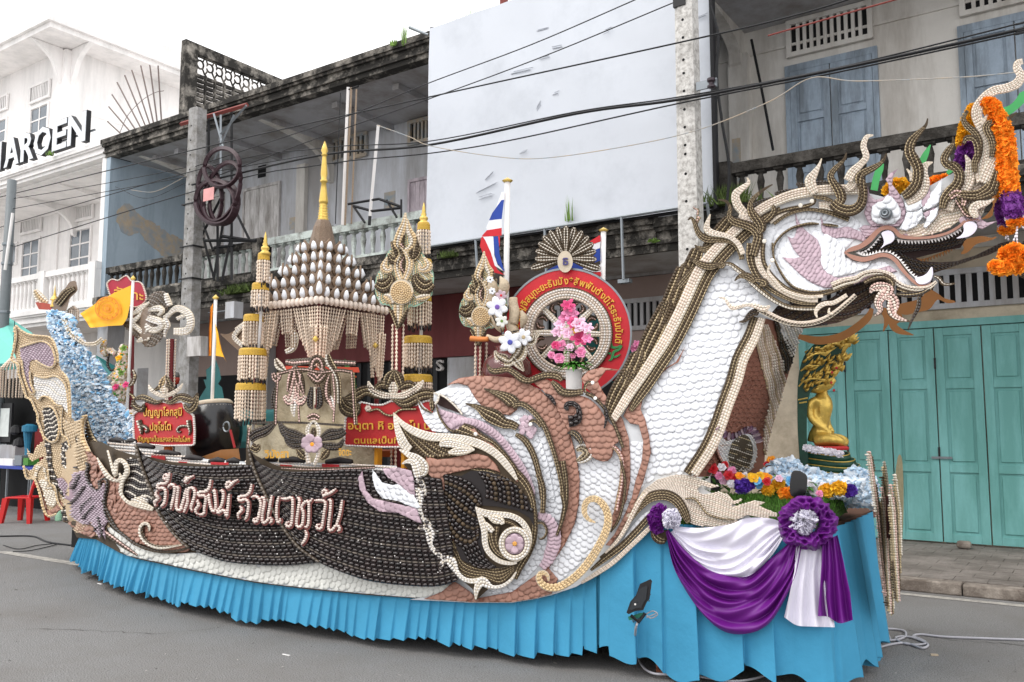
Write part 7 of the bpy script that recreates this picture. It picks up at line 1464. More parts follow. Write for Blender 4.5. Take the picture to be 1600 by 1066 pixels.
# ---- flags
def finpole(e, a, b, d, r=.018, fin=9):
    A, B_ = D1(*a, d), D1(*b, d); MB().tube([A, B_], r, 10).build('pole', M_white, e, smooth=True); k = mpp(*a, d)*fin*.55
    MB().lathe([(r*1.2, 0), (r*1.6, .15*k), (r*1.1, .25*k), (r*2, .5*k), (r*1.6, .7*k), (.001, 1.6*k)], A, 10).build('gold_finial', M_gold, e, smooth=True)
def flagmesh(e, cols, d, mats_, stripes=None, amp=.03, name='cloth', nu=24):
    """cols: polylines from the pole outwards (top..bottom) in photo points; stripes: material index along the height"""
    A = [resample(cr(np.array(c, float), 6), n=25) for c in cols]; G_c = np.stack(A); t = np.linspace(0, len(cols)-1, nu); i0 = np.minimum(t.astype(int), len(cols)-2); f = (t-i0)[:, None, None]
    g = G_c[i0]*(1-f)+G_c[i0+1]*f; o_ = amp*np.sin(np.arange(nu)*.9)[:, None]*(np.arange(nu)/nu)[:, None]+.4*amp*np.sin(np.arange(25)*.6)[None]*(np.arange(nu)/nu)[:, None]
    V = P(g[..., 0].ravel(), g[..., 1].ravel(), SD(d), o_.ravel()); F = []; I = []
    for a in range(nu-1):
        for b in range(24): F.append((a*25+b, a*25+b+1, (a+1)*25+b+1, (a+1)*25+b)); I.append(stripes(b/24) if stripes else 0)
    return mesh(name, V, F, mats_, e, I, True)
M_yf = mat('yellow_flag', '#efb427', .7, nscale=3, namt=.06); M_of = mat('orange_print', '#e08a24', .7); M_orf = mat('orange_flag', '#e08a1e', .7)
Y1 = thing('flag', 204, 700, .7, 'yellow flag with a large orange wheel emblem flying left of its pole', 'flag'); finpole(Y1, (208, 438), (196, 700), .7)
Af = (0, 420, 7.25)
flagmesh(Y1, [T(*Af, '1485,188 1482,350 1440,560'), T(*Af, '1300,270 1330,450 1390,640'), T(*Af, '1120,370 1180,520 1230,650'), T(*Af, '1000,450 1040,560 1100,665'), T(*Af, '908,510 950,560 1020,668')], .7, [M_yf], amp=.012)
Y1E = 1
for k in range(12):
    a = k*math.pi/6; MB().lathe([(.014, 0), (.014, .004), (.001, .006)], (0, 0, 0), 6).at('emblem_dot', M_of, Y1, Matrix.Translation(P1(167.5+15.5*math.cos(a), 482+15.5*math.sin(a), SD(.7), .05)) @ Matrix.Rotation(math.pi/2, 4, 'X'))
Y2 = thing('flag', 332, 700, .7, 'narrow orange and yellow flag hanging along its white pole above the drum', 'flag'); finpole(Y2, (337, 468), (329, 700), .7)
flagmesh(Y2, [[(333, 474), (331, 510), (330, 556)], [(329, 480), (327, 520), (326, 556)], [(328, 490), (326, 525), (327, 552)]], .7, [M_orf], amp=.01); flagmesh(Y2, [[(336, 505), (338, 530), (337, 556)], [(341, 520), (345, 545), (349, 558)], [(345, 545), (350, 558), (355, 567)]], .69, [M_yf], amp=.01)
M_fr = mat('flag_red', '#c8232f', .7); M_fw = mat('flag_white', '#e6e6ec', .7); M_fb = mat('flag_blue', '#23429a', .7)
stp = lambda t: 0 if t < .17 or t > .83 else (1 if t < .33 or t > .67 else 2)
Tf = (670, 300, 4.845)
T1 = thing('flag', 790, 600, 1.0, 'Thai tricolour drooping from the taller white pole in front of the billboard', 'flag'); finpole(T1, (793, 285), (789, 600), 1.0, .024, 9)
st1 = lambda t: (1 if t < .07 else 2 if t < .27 else 1 if t < .38 else 0 if t < .5 else 1) ; st2 = lambda t: 0 if t < .62 else 0
def quads(e, items, d):
    for q, m in items: tboard(e, 'cloth_stripe', q, d, m, random.uniform(0, .004), .012, Tf, smooth=False)
quads(T1, (('552,0 575,0 572,60 550,62 500,150 515,100', M_fw), ('550,62 570,60 552,205 500,210 456,216 480,160', M_fb), ('456,216 552,206 552,272 440,290 435,270', M_fw), ('440,290 552,272 552,330 410,340 400,335', M_fr), ('488,340 524,336 530,400 535,470 560,560 572,600 560,592 520,540 498,470', M_fb), ('410,340 488,338 496,480 520,550 566,600 500,560 470,460 430,370', M_fw), ('396,345 412,338 440,390 470,460 495,540 520,590 572,628 500,612 465,590 450,540 415,480 388,410', M_fr), ('524,335 540,336 536,420 532,400', M_fr)), .98)
T2 = thing('flag', 941, 600, 1.25, 'Thai tricolour on the shorter pole behind the round shell fan', 'flag'); finpole(T2, (943, 362), (939, 600), 1.25, .022, 8)
quads(T2, (('1298,325 1300,375 1215,405 1210,380', M_fr), ('1300,375 1295,425 1200,460 1215,405', M_fw), ('1295,425 1300,520 1180,560 1150,600 860,640 850,620 960,560 1180,480', M_fb), ('1300,550 1302,605 1240,605 1160,580', M_fw), ('1302,605 1302,640 1240,612', M_fr)), 1.23)
# ---- wheel of the law
Wh = thing('dharma_wheel', 885, 640, .9, 'large red and white shell wheel with gold Thai lettering round its rim', 'wheel emblem')
wc = np.array([886, 521.]); M_wr = mat('wheel_red', '#c0202c', .55)
def ring(e, r0, r1, d, m, off, th, name, a0=0, a1=2*math.pi, c=wc, n=64, ky=1.01):
    t = np.linspace(a0, a1, n); A = np.stack([c[0]+r1*np.cos(t), c[1]+r1*ky*np.sin(t)], 1); B_ = np.stack([c[0]+r0*np.cos(t), c[1]+r0*ky*np.sin(t)], 1); return strip(name, A, B_, SD(d), m, e, off, th)
ring(Wh, 70, 98.5, .9, M_wr, 0, .04, 'red_rim'); ring(Wh, 98.5, 101.5, .9, M_galv, -.01, .055, 'outer_edge'); ring(Wh, 53, 70, .9, M_cb, 0, .055, 'white_rim')
rw = Rows(SD(.9), .056); t = np.linspace(0, 2*math.pi, 200)
for i, r in enumerate((55.2, 59.2, 63.2, 67.2)): rw.row(np.stack([wc[0]+r*np.cos(t), wc[1]+r*1.01*np.sin(t)], 1), 4.1, 4 if i % 2 else 6, 4.6)
rw.row(np.stack([wc[0]+70.8*np.cos(t), wc[1]+71.5*np.sin(t)], 1), 2.6, 0, 3.6); rw.build('shell_row', RM, Wh)
for k in range(8):
    a = k*math.pi/4+.02; d_ = np.array([math.cos(a), math.sin(a)]); p0, p1 = wc+d_*8, wc+d_*53
    o = trib(Wh, np.array([p0, (p0+p1)/2, p1]), [7, 8.5, 7], [4, 1], .9, .0, name='spoke', thick=.03)
    a2 = a+math.pi/8; d2 = np.array([math.cos(a2), math.sin(a2)]); n2 = np.array([-d2[1], d2[0]]); 
    for sg in (-1, 1): trib(Wh, np.array([wc+d2*50+n2*3*sg, wc+d2*44+n2*9*sg, wc+d2*36+n2*5*sg]), [3, 8, 3], [0, 7, 0], .9, -.02, name='spoke_scroll')
th = np.linspace(0, 2*math.pi, 20, endpoint=False); board('hub', np.stack([wc[0]+11*np.cos(th), wc[1]+11*np.sin(th)], 1), SD(.9), M_cb, Wh, .03, .03)
clu = ['ยั', 'ง', 'กิ', 'ญ', 'จิ', 'ส', 'มุ', 'ท', 'ะ', 'ย', 'ะ', 'ธั', 'ม', 'มั', 'ง', '*', 'สั', 'พ', 'พั', 'น', 'ตั', 'ง', 'นิ', 'โ', 'ร', 'ธ', 'ะ', 'ธั', 'ม', 'มั', 'น', 'ติ']
W_ = []; 
for c_ in clu: V, F = text_mesh(c_, .02, .5); W_.append((V, F, (V[:, 0].max()-V[:, 0].min()) if len(V) else .3))
tot = sum(q[2]+.12 for q in W_); a0, a1 = math.radians(186), math.radians(372); s_ = 0
for V, F, w_ in W_:
    if not len(V): continue
    am = a0+(a1-a0)*(s_+w_/2)/tot; s_ += w_+.12; K = (a1-a0)/tot*82
    lx = (V[:, 0]-(V[:, 0].max()+V[:, 0].min())/2)*K; ly = V[:, 1]*K*1.15-6.0
    rr = 82+ly; aa = am+lx/82; mesh('letter', P(wc[0]+rr*np.cos(aa), wc[1]+rr*1.01*np.sin(aa), SD(.9), .04+.012*(V[:, 2]+.5)), F, M_goldt, Wh)
M_grn = mat('green_scroll', '#2f7d45', .6)
for q, w_ in (('1380,262 1385,300 1420,305 1460,290 1440,320 1400,340 1385,390 1360,405', [14, 22, 16, 12, 18, 20, 18, 6]), ('1380,350 1350,350 1345,375', [18, 14, 6]), ('1400,380 1430,370 1450,355', [16, 14, 5])):
    c = resample(cr(np.column_stack([T(*Q3, q), np.array(w_)/4.845]), 8), 2); A, B_ = offset_curve(c[:, :2], c[:, 2]); strip('green_scroll', A, B_, SD(.9), M_grn, Wh, .04, .012)
tboard(Wh, 'base_panel', '760,440 800,410 860,440 940,490 1280,470 1330,430 1450,470 1440,560 800,560', .9, M_wr, -.02, .02, Q3, smooth=False)
MB().tube([D1(886, 600, .93), D1(886, 700, .93)], .05, 8).build('post', M_wood, Wh)
for r0, r1 in ((17.5, 19.5), (12, 13), (5.5, 7), (0.5, 3)): ring(Y1, r0, r1, .7, M_of, .03, .005, 'emblem_ring', c=np.array([167.5, 482.]), n=36, ky=.95)
# round fan above the wheel
Fa = thing('round_fan', 883, 500, .88, 'round pleated shell fan standing on top of the wheel', 'ornament standard'); fc = np.array([884, 404.])
for k in range(15):
    a = math.radians(-196+k*15.2); d_ = np.array([math.cos(a), math.sin(a)]); L_2 = 57 if k in (0, 14) else 51-4*abs(k-7)*.12
    trib(Fa, np.array([fc+d_*11, fc+d_*L_2*.55, fc+d_*L_2*.86, fc+d_*L_2]), [4, 10.5, 11.5, 3], [0, 1, 0, 1, 0], .88, .012*(k % 2), name='fan_blade')
board('fan_hub', np.stack([fc[0]-1+12*np.cos(th), fc[1]+5+17*np.sin(th)], 1), SD(.88), M_cb, Fa, .03, .03); textline(Fa, 'ธ', 879, 888, 414, 414, 11, .88, .06, mat('violet_emblem', '#4a4478', .6), .02)
MB().tube([D1(883, 420, .92), D1(884, 520, .92)], .02, 8).build('pole', M_wood, Fa)
# ---- maroon jar and orchid sculpture
Jr = thing('jar', 790, 620, .7, 'round glossy maroon jar behind the brown crest of the bow', 'jar'); mj = mpp(790, 580, .7); c0 = D1(792, 622, .7)
MB().lathe(np.array([(.1, 0), (22, 2), (36, 20), (40, 38), (36, 56), (24, 70), (18, 74), (20, 80), (.1, 80)])*mj, c0, 28).build('body', mat('maroon_glaze', '#5b2a2a', .18, nscale=4, namt=.3, spec=.7), Jr, smooth=True)
Os = thing('shell_sculpture', 790, 560, .62, 'beige shell sculpture dressed with white orchids beside the wheel', 'sculpture')
M_beig2 = mat('shell_lump', '#b8a890', .7, var=.2, nscale=30, namt=.25, bump=.5, bscale=60)
def lump(e, q, w_, d, m, s_=Tf, k=10):
    p = T(*s_, q); c = cr(np.column_stack([p, np.array(w_)/s_[2]]), 6); ctr = P(c[:, 0], c[:, 1], SD(d)); r = c[:, 2]/2*mpp(p[0][0], p[0][1], d); MB().tube(ctr, r, k).build('body_lump', m, e, smooth=True)
for q, w_ in (('470,650 480,700 490,760 480,840 500,930 530,1010 560,1050', [20, 70, 80, 60, 70, 70, 50]), ('540,640 570,700 560,760 540,800', [10, 80, 70, 20]), ('640,800 640,850 650,920 640,1000', [60, 70, 80, 70]), ('600,980 640,1060 600,1100 500,1120', [60, 90, 70, 30]), ('700,900 720,960 700,1030', [20, 60, 20]), ('440,1090 520,1120 640,1080 700,1060', [30, 50, 60, 20])): lump(Os, q, w_, .62, M_beig2)
for q in ('480,930 505,985 520,1020', '590,870 580,940 595,1000', '545,1030 560,1120', '640,1055 700,1048'): lump(Os, q, [8, 10, 6] if q.count(' ') == 2 else [8, 6], .58, M_black, k=6)
lump(Os, '318,1110 380,1115 450,1115', [44, 40, 36], .6, mat('orange_roll', '#cf7d3f', .6))
def orchid(e, x, y, r, m, mc, d, n=6, name='orchid'):
    o = None
    for k in range(n):
        a = k*2*math.pi/n+.3; put_scales(e, [(x+r*.55*math.cos(a), y+r*.55*math.sin(a))], a, r*.75, m, SD(d), .02, 1 if False else 0, 'petal', 1.5)
    put_scales(e, [(x, y)], 0, r*.5, mc, SD(d), .05, 0, 'flower_centre')
M_pv = mat('violet_centre', '#6f4fa3', .6); M_bl = mat('blue_centre', '#4a4fa8', .6)
orchid(Os, 777, 480, 15, M_ws, M_pv, .55); orchid(Os, 784, 502, 9, M_ws2, M_leaf, .54); orchid(Os, 797, 535, 16, M_ws, M_bl, .5); orchid(Os, 818, 527, 12, M_ws, M_r5, .52); orchid(Os, 783, 462, 8, M_ms, M_fr, .55); orchid(Os, 769, 455, 5, M_ws, M_black, .56); orchid(Os, 766, 437, 5, M_ws, M_black, .56)
for q, w_ in (('500,330 520,370 560,400 600,420 640,400 680,360 700,300 720,250', [10, 50, 90, 60, 60, 110, 90, 20]), ('720,240 780,260 800,200', [30, 70, 10]), ('640,380 680,430 720,485', [60, 60, 6]), ('800,250 820,210 835,190', [10, 30, 10])): trib(Os, T(*Q3, q), np.array(w_)/4.845, [0, 5, 1, 0, 5, 1], .55, .02, bm=M_cb)
# ---- vase of pink flowers
Va = thing('flower_vase', 897, 610, .45, 'white vase of pink lilies and roses with green leaves in front of the wheel', 'flower vase'); mv = mpp(897, 590, .45); c0 = D1(897, 612, .45)
MB().lathe(np.array([(.1, 0), (12, 0), (12.5, 4), (13, 30), (14, 34), (12.5, 33), (.1, 30)])*mv, c0, 24).build('vase', M_white, Va, smooth=True)
M_pk = mat('pink_petal', '#e58bb5', .55, var=.15); M_pk2 = mat('deep_pink_petal', '#d8487f', .55, var=.15); M_pl = mat('pale_pink_petal', '#edc3da', .55, var=.1); M_gl = mat('green_leaf', '#4c8a33', .6, var=.2, nscale=30, namt=.2)
def petals(e, ctr, R_, n, m, name='blossom', long=1.0, seed=0, up=.3, wf=.45):
    """an open flower: curved petals radiating from a centre, facing the street"""
    r = np.random.default_rng(seed); V = []; F = []; b = 0; ctr = Vector(ctr)
    fw = Vector((.45, -.85, up)).normalized(); rt = fw.cross(Vector((0, 0, 1))).normalized(); uu = rt.cross(fw)
    for ring_, (k, L0, out) in enumerate(((n, 1.0, .15), (max(3, n-1), .7, .45), (3, .4, .7))):
        for i in range(k):
            a = i*2*math.pi/k+ring_*.5+r.uniform(-.15, .15); dr = (rt*math.cos(a)+uu*math.sin(a)); sd = fw.cross(dr); L_1 = R_*L0*long*r.uniform(.85, 1.1)
            pts = [(0, .0, .0), (.35, .55, .25), (.75, .8, .45+out*.5), (1.0, .1, .35+out)]
            for (t, w0, h0) in pts:
                c = ctr+dr*t*L_1+fw*h0*R_*.45; V += [c-sd*w0*wf*R_, c+fw*.05*R_, c+sd*w0*wf*R_]
            for q in range(3):
                o = b+q*3; F += [(o, o+1, o+4, o+3), (o+1, o+2, o+5, o+4)]
            b += 12
    return mesh(name, [tuple(v) for v in V], F, m, e, smooth=True)
def leaves(e, ctr, R_, n, m, seed=0, flat=.5, wd=.16, name='leaf'):
    r = np.random.default_rng(seed); V = []; F = []
    for i in range(n):
        a = r.uniform(0, 2*math.pi); d = Vector((math.cos(a), math.sin(a)*.7-.3, r.uniform(-flat, flat))).normalized(); s = d.cross(Vector((0, 0, 1))).normalized(); L_1 = R_*r.uniform(.6, 1.1); b = len(V)
        for t, w0, dz in ((0, .1, 0), (.35, 1, .1), (.7, .8, .08), (1, .05, -.1)):
            c = Vector(ctr)+d*t*L_1+Vector((0, 0, dz*L_1)); V += [c-s*w0*wd*R_, c+Vector((0, 0, -.03*R_)), c+s*w0*wd*R_]
        for q in range(3): o = b+q*3; F += [(o, o+1, o+4, o+3), (o+1, o+2, o+5, o+4)]
    return mesh(name, [tuple(v) for v in V], F, m, e, smooth=True)
leaves(Va, D1(897, 572, .45), 34*mv, 34, M_gl, 1, .25, .12); leaves(Va, D1(890, 548, .4), 16*mv, 12, M_gl, 2, .6)
for i, (x, y, r, m, lg) in enumerate(((887, 478, 9, M_pk2, 1.4), (892, 490, 11, M_pk, 1.3), (884, 497, 10, M_pk, 1.3), (897, 505, 10, M_pk2, 1.2), (875, 508, 9, M_pl, 1.2), (870, 520, 8, M_pl, 1.2), (905, 508, 11, M_pl, 1.3), (886, 521, 9, M_pl, 1.2), (906, 529, 13, M_pk2, 1.2), (917, 530, 8, M_pk, 1.2), (868, 540, 9, M_pk2, .9), (877, 541, 11, M_pk, .9), (891, 543, 8, M_pl, .9), (908, 551, 11, M_pk, .85), (862, 556, 8, M_pk, .9), (874, 560, 11, M_pk, .85), (895, 556, 6, M_pk, .9), (900, 516, 7, M_ye, 1), (918, 513, 8, M_pl, 1.3))):
    petals(Va, D1(x, y, .40+.02*(i % 3)), r*mv, 6, m, 'blossom', lg, i)
for x, y in ((995, 538), (990, 545), (985, 560)): petals(Va, D1(x, y, .9), 7*mv, 6, M_pk, 'blossom', 1, x)
# ---- blue tulle waterfall and clouds
M_f1 = mat('pale_blue_tulle', '#c6def2', .9, var=.10, spec=.1); M_f2 = mat('blue_tulle', '#8cc2ea', .9, var=.16, spec=.1); M_f3 = mat('white_tulle', '#e8f1fa', .8, var=.06, spec=.1)
def fluff(e, poly, d, n, seed, sz=.10, depth=.25, name='tulle_ruffle', mats_=None, dfun=None):
    r = np.random.default_rng(seed); poly = np.array(poly, float); lo, hi = poly.min(0), poly.max(0); pts = []
    while len(pts) < n:
        q = r.uniform(lo, hi, (n*2, 2)); q = q[inside(q, poly)]; pts += list(q)
    pts = np.array(pts[:n]); off = r.uniform(0, depth, n); base = P(pts[:, 0], pts[:, 1], SD(d), off); m = 9
    ax = r.normal(size=(n, 3)); ax[:, 2] *= .5; ax /= np.linalg.norm(ax, axis=1)[:, None]; up = r.normal(size=(n, 3))+np.array([.3, -1.2, .6]); up -= ax*(up*ax).sum(1)[:, None]; up /= np.linalg.norm(up, axis=1)[:, None]; bt = np.cross(ax, up)
    s = sz*r.uniform(.5, 1.3, n)[:, None]; V = []
    for j in range(m):
        t = j/(m-1)*2-1; wv = r.uniform(-.35, .35, n)[:, None]; k = (1-t*t)**.5 if abs(t) < 1 else 0
        V += [base+ax*t*s-bt*s*.45*k+up*s*wv*.3, base+ax*t*s*.95+up*s*(.35*k+wv*.5), base+ax*t*s+bt*s*.45*k+up*s*wv*.3]
    V = np.stack(V, 1).reshape(-1, 3); f = []
    for j in range(m-1):
        o = j*3; f += [(o, o+3, o+4, o+1), (o+1, o+4, o+5, o+2)]
    F = ((np.arange(n)*m*3)[:, None, None]+np.array(f)[None]).reshape(-1, 4); mi = np.repeat(r.choice(3, n, p=[.45, .15, .4]), len(f))
    return mesh(name, V, F, mats_ or [M_f1, M_f2, M_f3], e, mi, True, kind='stuff')
wf = np.array([(76, 486), (98, 488), (118, 497), (118, 512), (130, 530), (140, 552), (158, 572), (168, 596), (180, 622), (200, 645), (212, 660), (214, 690), (190, 700), (160, 700), (142, 686), (128, 676), (112, 668), (112, 600), (100, 580), (90, 560), (84, 530), (76, 510)])
tboard(FL, 'waterfall_board', wf, .8, mat('blue_board', '#6fa6cf', .8), 0, .05); fluff(FL, wf, .74, 8500, 5, .042, .16, 'waterfall_ruffle')
leafp = T(0, 420, 7.25, '700,560 740,600 780,700 830,760 900,810 960,850 1080,850 1160,790'); rib2 = ribbon(FL, leafp, [3, 6, 7, 8, 7, 5, 6, 5], [1, 5, 1], RM, SD(.6), 0, .02, 4.4, 'shell_branch', M_cb)
Bt_ = thing('shell_boat_ornament', 95, 487, .85, 'brown bird-headed boat ornament with a tiny gold stupa on top of the blue waterfall', 'ornament'); Aq = (0, 420, 7.25)
tboard(Bt_, 'neck', '590,400 650,330 690,260 740,220 790,150 860,140 870,190 880,240 830,300 790,340 770,420 740,480 660,485 590,470', .85, M_sp, -.06, .14, Aq); tboard(Bt_, 'hull', '400,380 480,385 570,400 600,470 440,460', .85, mat('red_gold_paint', '#a3402c', .6), -.06, .14, Aq, smooth=False)
trib(Bt_, '395,240 430,300 480,360 540,390', [40, 90, 100, 50], [1, 3, 5, 1], .85, .02, Aq); trib(Bt_, '640,400 700,330 760,260 840,220', [80, 80, 70, 40], [5, 0, 5, 0, 5], .85, .09, Aq)
ms_ = mpp(85, 460, .85); MB().lathe(np.array([(7, 0), (7, 3), (5, 5), (5, 13), (8, 14), (5, 19), (3, 22), (1.6, 30), (.1, 44)])*ms_*.8, D1(84.5, 480, .8), 10).build('gold_stupa', M_gold, Bt_)
sv = thing('bead_lantern', 112, 505, .9, 'small cone of bead strings behind the blue waterfall top', 'lantern'); s = MB(); c = D1(115, 478, .9)
for j in range(16): a = j*math.pi/8; string3(s, c, c+Vector((.07*math.cos(a), .07*math.sin(a), -.06)), .01, .03); string3(s, c+Vector((.07*math.cos(a), .07*math.sin(a), -.06)), c+Vector((.08*math.cos(a), .08*math.sin(a), -.25)), .01, .03)
s.build('bead_string', M_hang, sv, smooth=True, kind='stuff')
sv = thing('bead_lantern', 16, 626, .5, 'hanging cone of bead strings at the far left under the green tent', 'lantern'); s = MB(); c = D1(20, 556, .5); k = mpp(16, 600, .5)
for j in range(20): a = j*math.pi/10; q = c+Vector((16*k*math.cos(a), 16*k*math.sin(a), -20*k)); string3(s, c, q, .012, .035); string3(s, q, q+Vector((0, 0, -46*k)), .013, .035)
s.build('bead_string', M_hang, sv, smooth=True, kind='stuff'); MB().tube([c, c+Vector((0, 0, .5))], .006, 4).build('cord', M_black, sv)
# shell figure left of the sign
Kf = thing('shell_figure', 190, 700, .7, 'tall figure made of pale shells with flower details left of the red sign', 'sculpture'); Bq = (0, 560, 7.25)
M_figs = [M_r5, M_r6, M_r1, M_or, M_gl, M_r7, M_ye]
def mosaic(e, q, w_, n, seed, s_=Bq, d=.7, sz=.035):
    r = np.random.default_rng(seed); p = T(*s_, q); c = resample(cr(np.column_stack([p, np.array(w_)/s_[2]]), 8), 1.2); i = r.integers(0, len(c), n); k = mpp(p[0][0], p[0][1], d); ctr = P(c[i, 0], c[i, 1], SD(d)); R_ = c[i, 2]/2*k
    dd = r.normal(size=(n, 3)); dd[:, 2] *= .4; dd /= np.linalg.norm(dd, axis=1)[:, None]; pp = ctr+dd*R_[:, None]; a = np.cross(dd, r.normal(size=(n, 3))); a /= np.linalg.norm(a, axis=1)[:, None]; b = np.cross(dd, a); s = sz*r.uniform(.5, 1.2, n)[:, None]
    V = np.stack([pp-a*s, pp-b*s*.6, pp+a*s, pp+b*s*.6, pp+dd*s*.7], 1).reshape(-1, 3); F = (np.arange(n)*5)[:, None, None]+np.array([[0, 1, 4], [1, 2, 4], [2, 3, 4], [3, 0, 4]])[None]
    mesh('shell_mosaic', V, F.reshape(-1, 3), M_figs, e, np.repeat(r.choice(len(M_figs), n, p=[.3, .3, .22, .06, .04, .04, .04]), 4), False, kind='stuff'); MB().tube(P(c[::5, 0], c[::5, 1], SD(d)), np.maximum(.01, c[::5, 2]/2*k*.92), 10).build('core', M_beig2, e, smooth=True)
mosaic(Kf, '1400,-120 1400,0 1390,100 1380,220 1370,350 1350,480 1340,560', [60, 110, 120, 170, 170, 110, 70], 1500, 3); mosaic(Kf, '1140,600 1220,650 1300,700 1400,680 1480,620', [60, 90, 120, 120, 70], 700, 4); mosaic(Kf, '1220,320 1270,380 1300,440', [20, 60, 20], 150, 5); mosaic(Kf, '1300,-50 1240,-90 1190,-40', [60, 50, 20], 160, 6, s_=Bq); mosaic(Kf, '1190,-200 1170,-120 1180,-60', [20, 50, 30], 120, 7)
for q, w_, p_ in (('1500,130 1530,200 1500,280 1450,320', [20, 40, 40, 14], [5, 1, 0]), ('1460,400 1500,420 1540,460', [10, 24, 10], [5]), ('1150,230 1210,240 1260,200 1290,150', [8, 40, 40, 14], [1, 5, 1]), ('1240,-60 1220,60 1260,140 1330,90', [14, 20, 20, 8], [2])): trib(Kf, q, w_, p_, .66, 0, Bq)
MB().tube([D1(190, 665, .7), D1(189, 735, .7)], .03, 8).build('post', M_black, Kf)
for k, (x, y, m) in enumerate(((190, 583, M_leaf), (194, 545, M_leaf), (181, 605, M_pk2), (197, 602, M_pk2), (186, 560, M_ye))): petals(Kf, D1(x, y, .6), .05, 5, m, 'flower', 1, k)
# teal stage boards, ladder shelf, offering table
Tb = thing('tree_cutout', 330, 660, 1.2, 'dark teal tree-shaped board behind the flag and drum', 'board'); tboard(Tb, 'panel', '1030,130 1060,110 1100,60 1140,20 1180,120 1200,230 1165,290 1210,330 1230,440 1220,510 1150,480 1140,600 960,600 980,560 925,550 960,440 1030,330 1000,240 1035,240', 1.2, M_tealb, 0, .02, Bs1, smooth=False)
Tb = thing('backdrop_panel', 400, 690, 1.35, 'dark teal panel standing behind the left bead umbrella', 'board'); tboard(Tb, 'panel', [(345, 640), (440, 640), (440, 700), (345, 700)], 1.35, M_tealb, 0, .02, smooth=False)
Tb = thing('backdrop_panel', 925, 540, 1.3, 'teal panel visible through the wheel spokes and right of it', 'board'); tboard(Tb, 'panel', [(905, 498), (935, 498), (1000, 560), (1004, 600), (960, 600), (905, 560)], 1.3, M_tealb, 0, .02, smooth=False)
Ls = thing('ladder_shelf', 535, 640, .9, 'small shelf with orange rungs and green leaf boards right of the pavilion', 'shelf')
for y in (588, 602, 619): MB().tube([D1(528, y-2, .88), D1(556, y+1, .88)], .01, 6).build('rung', mat('orange_rung', '#c8582c', .6), Ls)
tboard(Ls, 'back', [(526, 572), (552, 575), (556, 640), (528, 640)], .95, M_sp, 0, .02, smooth=False)
for q in ('1225,440 1260,500 1310,590 1345,660 1355,760 1365,850 1320,860 1305,740 1290,640 1230,560 1210,480',): tboard(Ls, 'leaf_board', q, .8, M_grn, 0, .02, Cb, smooth=False)
Ot = thing('offering_table', 580, 735, .8, 'low orange-brown offering table with bowls under the right sign', 'table'); M_ob2 = mat('orange_brown_wood', '#9c4a20', .5, nscale=9, namt=.15)
A = D1(520, 712, .8); B_ = D1(640, 716, .8); box('table_top', (A.x, A.y, A.z), (B_.x, A.y+.4, A.z+.05), M_ob2, Ot)
for x in (A.x+.03, B_.x-.08): box('leg', (x, A.y+.02, .93), (x+.06, A.y+.08, A.z), M_ob2, Ot); box('leg', (x, A.y+.3, .93), (x+.06, A.y+.36, A.z), M_ob2, Ot)
for x, y in ((553, 706), (563, 703), (600, 705)): MB().lathe([(.01, 0), (.05, .01), (.07, .05), (.06, .05), (.04, .02)], D1(x, 711, .75)+Vector((0, .1, .05)), 12).build('bowl', M_cb, Ot, smooth=True)
# ================================================================ BOW PLATFORM: CLOTH, FLOWERS, STATUE
from mathutils import noise as mnoise
M_puc = mat('purple_satin', '#66127c', .5, nscale=3, namt=.05, spec=.45); M_whc = mat('white_satin', '#e2dfec', .5, nscale=3, namt=.03, sheen=.2)
def cloth(name, cols, rows_off, m, surf=S_hull, nu=70, nv=40, kind=None, par=None):
    """cols: list of photo polylines (top to bottom); rows_off(u, v) -> metres proud"""
    C_ = [resample(cr(np.array(c, float), 8), n=nu) for c in cols]; G_c = np.stack(C_)
    S_ = np.linspace(0, len(cols)-1, nv); i0 = np.minimum(S_.astype(int), len(cols)-2); f = (S_-i0)[:, None, None]; g = G_c[i0]*(1-f)+G_c[i0+1]*f
    U, V_ = np.meshgrid(np.linspace(0, 1, nu), np.linspace(0, 1, nv)); off = rows_off(U, V_)
    g = g+np.stack([np.zeros_like(off), -np.gradient(off, axis=0)*0], -1)
    V = P(g[..., 0].ravel(), g[..., 1].ravel(), surf, off.ravel()); F = np.array([(j*nu+i, (j+1)*nu+i, (j+1)*nu+i+1, j*nu+i+1) for j in range(nv-1) for i in range(nu-1)])
    return mesh(name, V, F, m, par or FL, None, True)
def swag_off(base, amp, k, ph, tilt=.6):
    def f(U, V): 
        e = np.sin(np.pi*np.clip(U, .02, .98))**.6; w_ = V*k+ph+tilt*np.sin(U*3.1+V*2)+.25*np.sin(U*7+V*9)
        r = .5+.5*np.sin(2*np.pi*w_); return base+amp*e*(r**.6)*(1+.3*np.sin(U*5+V*4))+.012*np.sin(U*23+V*31)*e
    return f
CL = (960, 780, 3.5556)
cloth('white_swag', [T(*CL, q) for q in ('330,150 480,160 640,140 740,105 880,110 950,150', '325,175 450,250 600,290 700,280 820,230 940,165', '320,180 430,300 570,370 690,370 830,290 945,180', '310,185 400,300 520,400 640,440 740,435 860,330 950,200')], swag_off(.09, .045, 3.2, .1, .9), M_whc, nv=60)
cloth('purple_swag', [T(*CL, q) for q in ('300,170 400,290 520,390 640,425 750,425 880,320 985,230', '295,175 370,330 500,470 640,540 780,520 920,400 1000,240', '290,180 345,360 450,520 580,610 700,620 860,560 980,400 1020,250', '285,180 330,380 430,560 530,680 620,740 720,750 820,720 900,640 1000,440 1040,270')], swag_off(.10, .055, 4.4, .4, .5), M_puc, nv=80)
tail = lambda base, amp, k: (lambda U, V: base+amp*(.3+.7*V)*(.5+.5*np.sin(2*np.pi*(U*k+.2*np.sin(V*3))))+.02*np.sin(V*5))
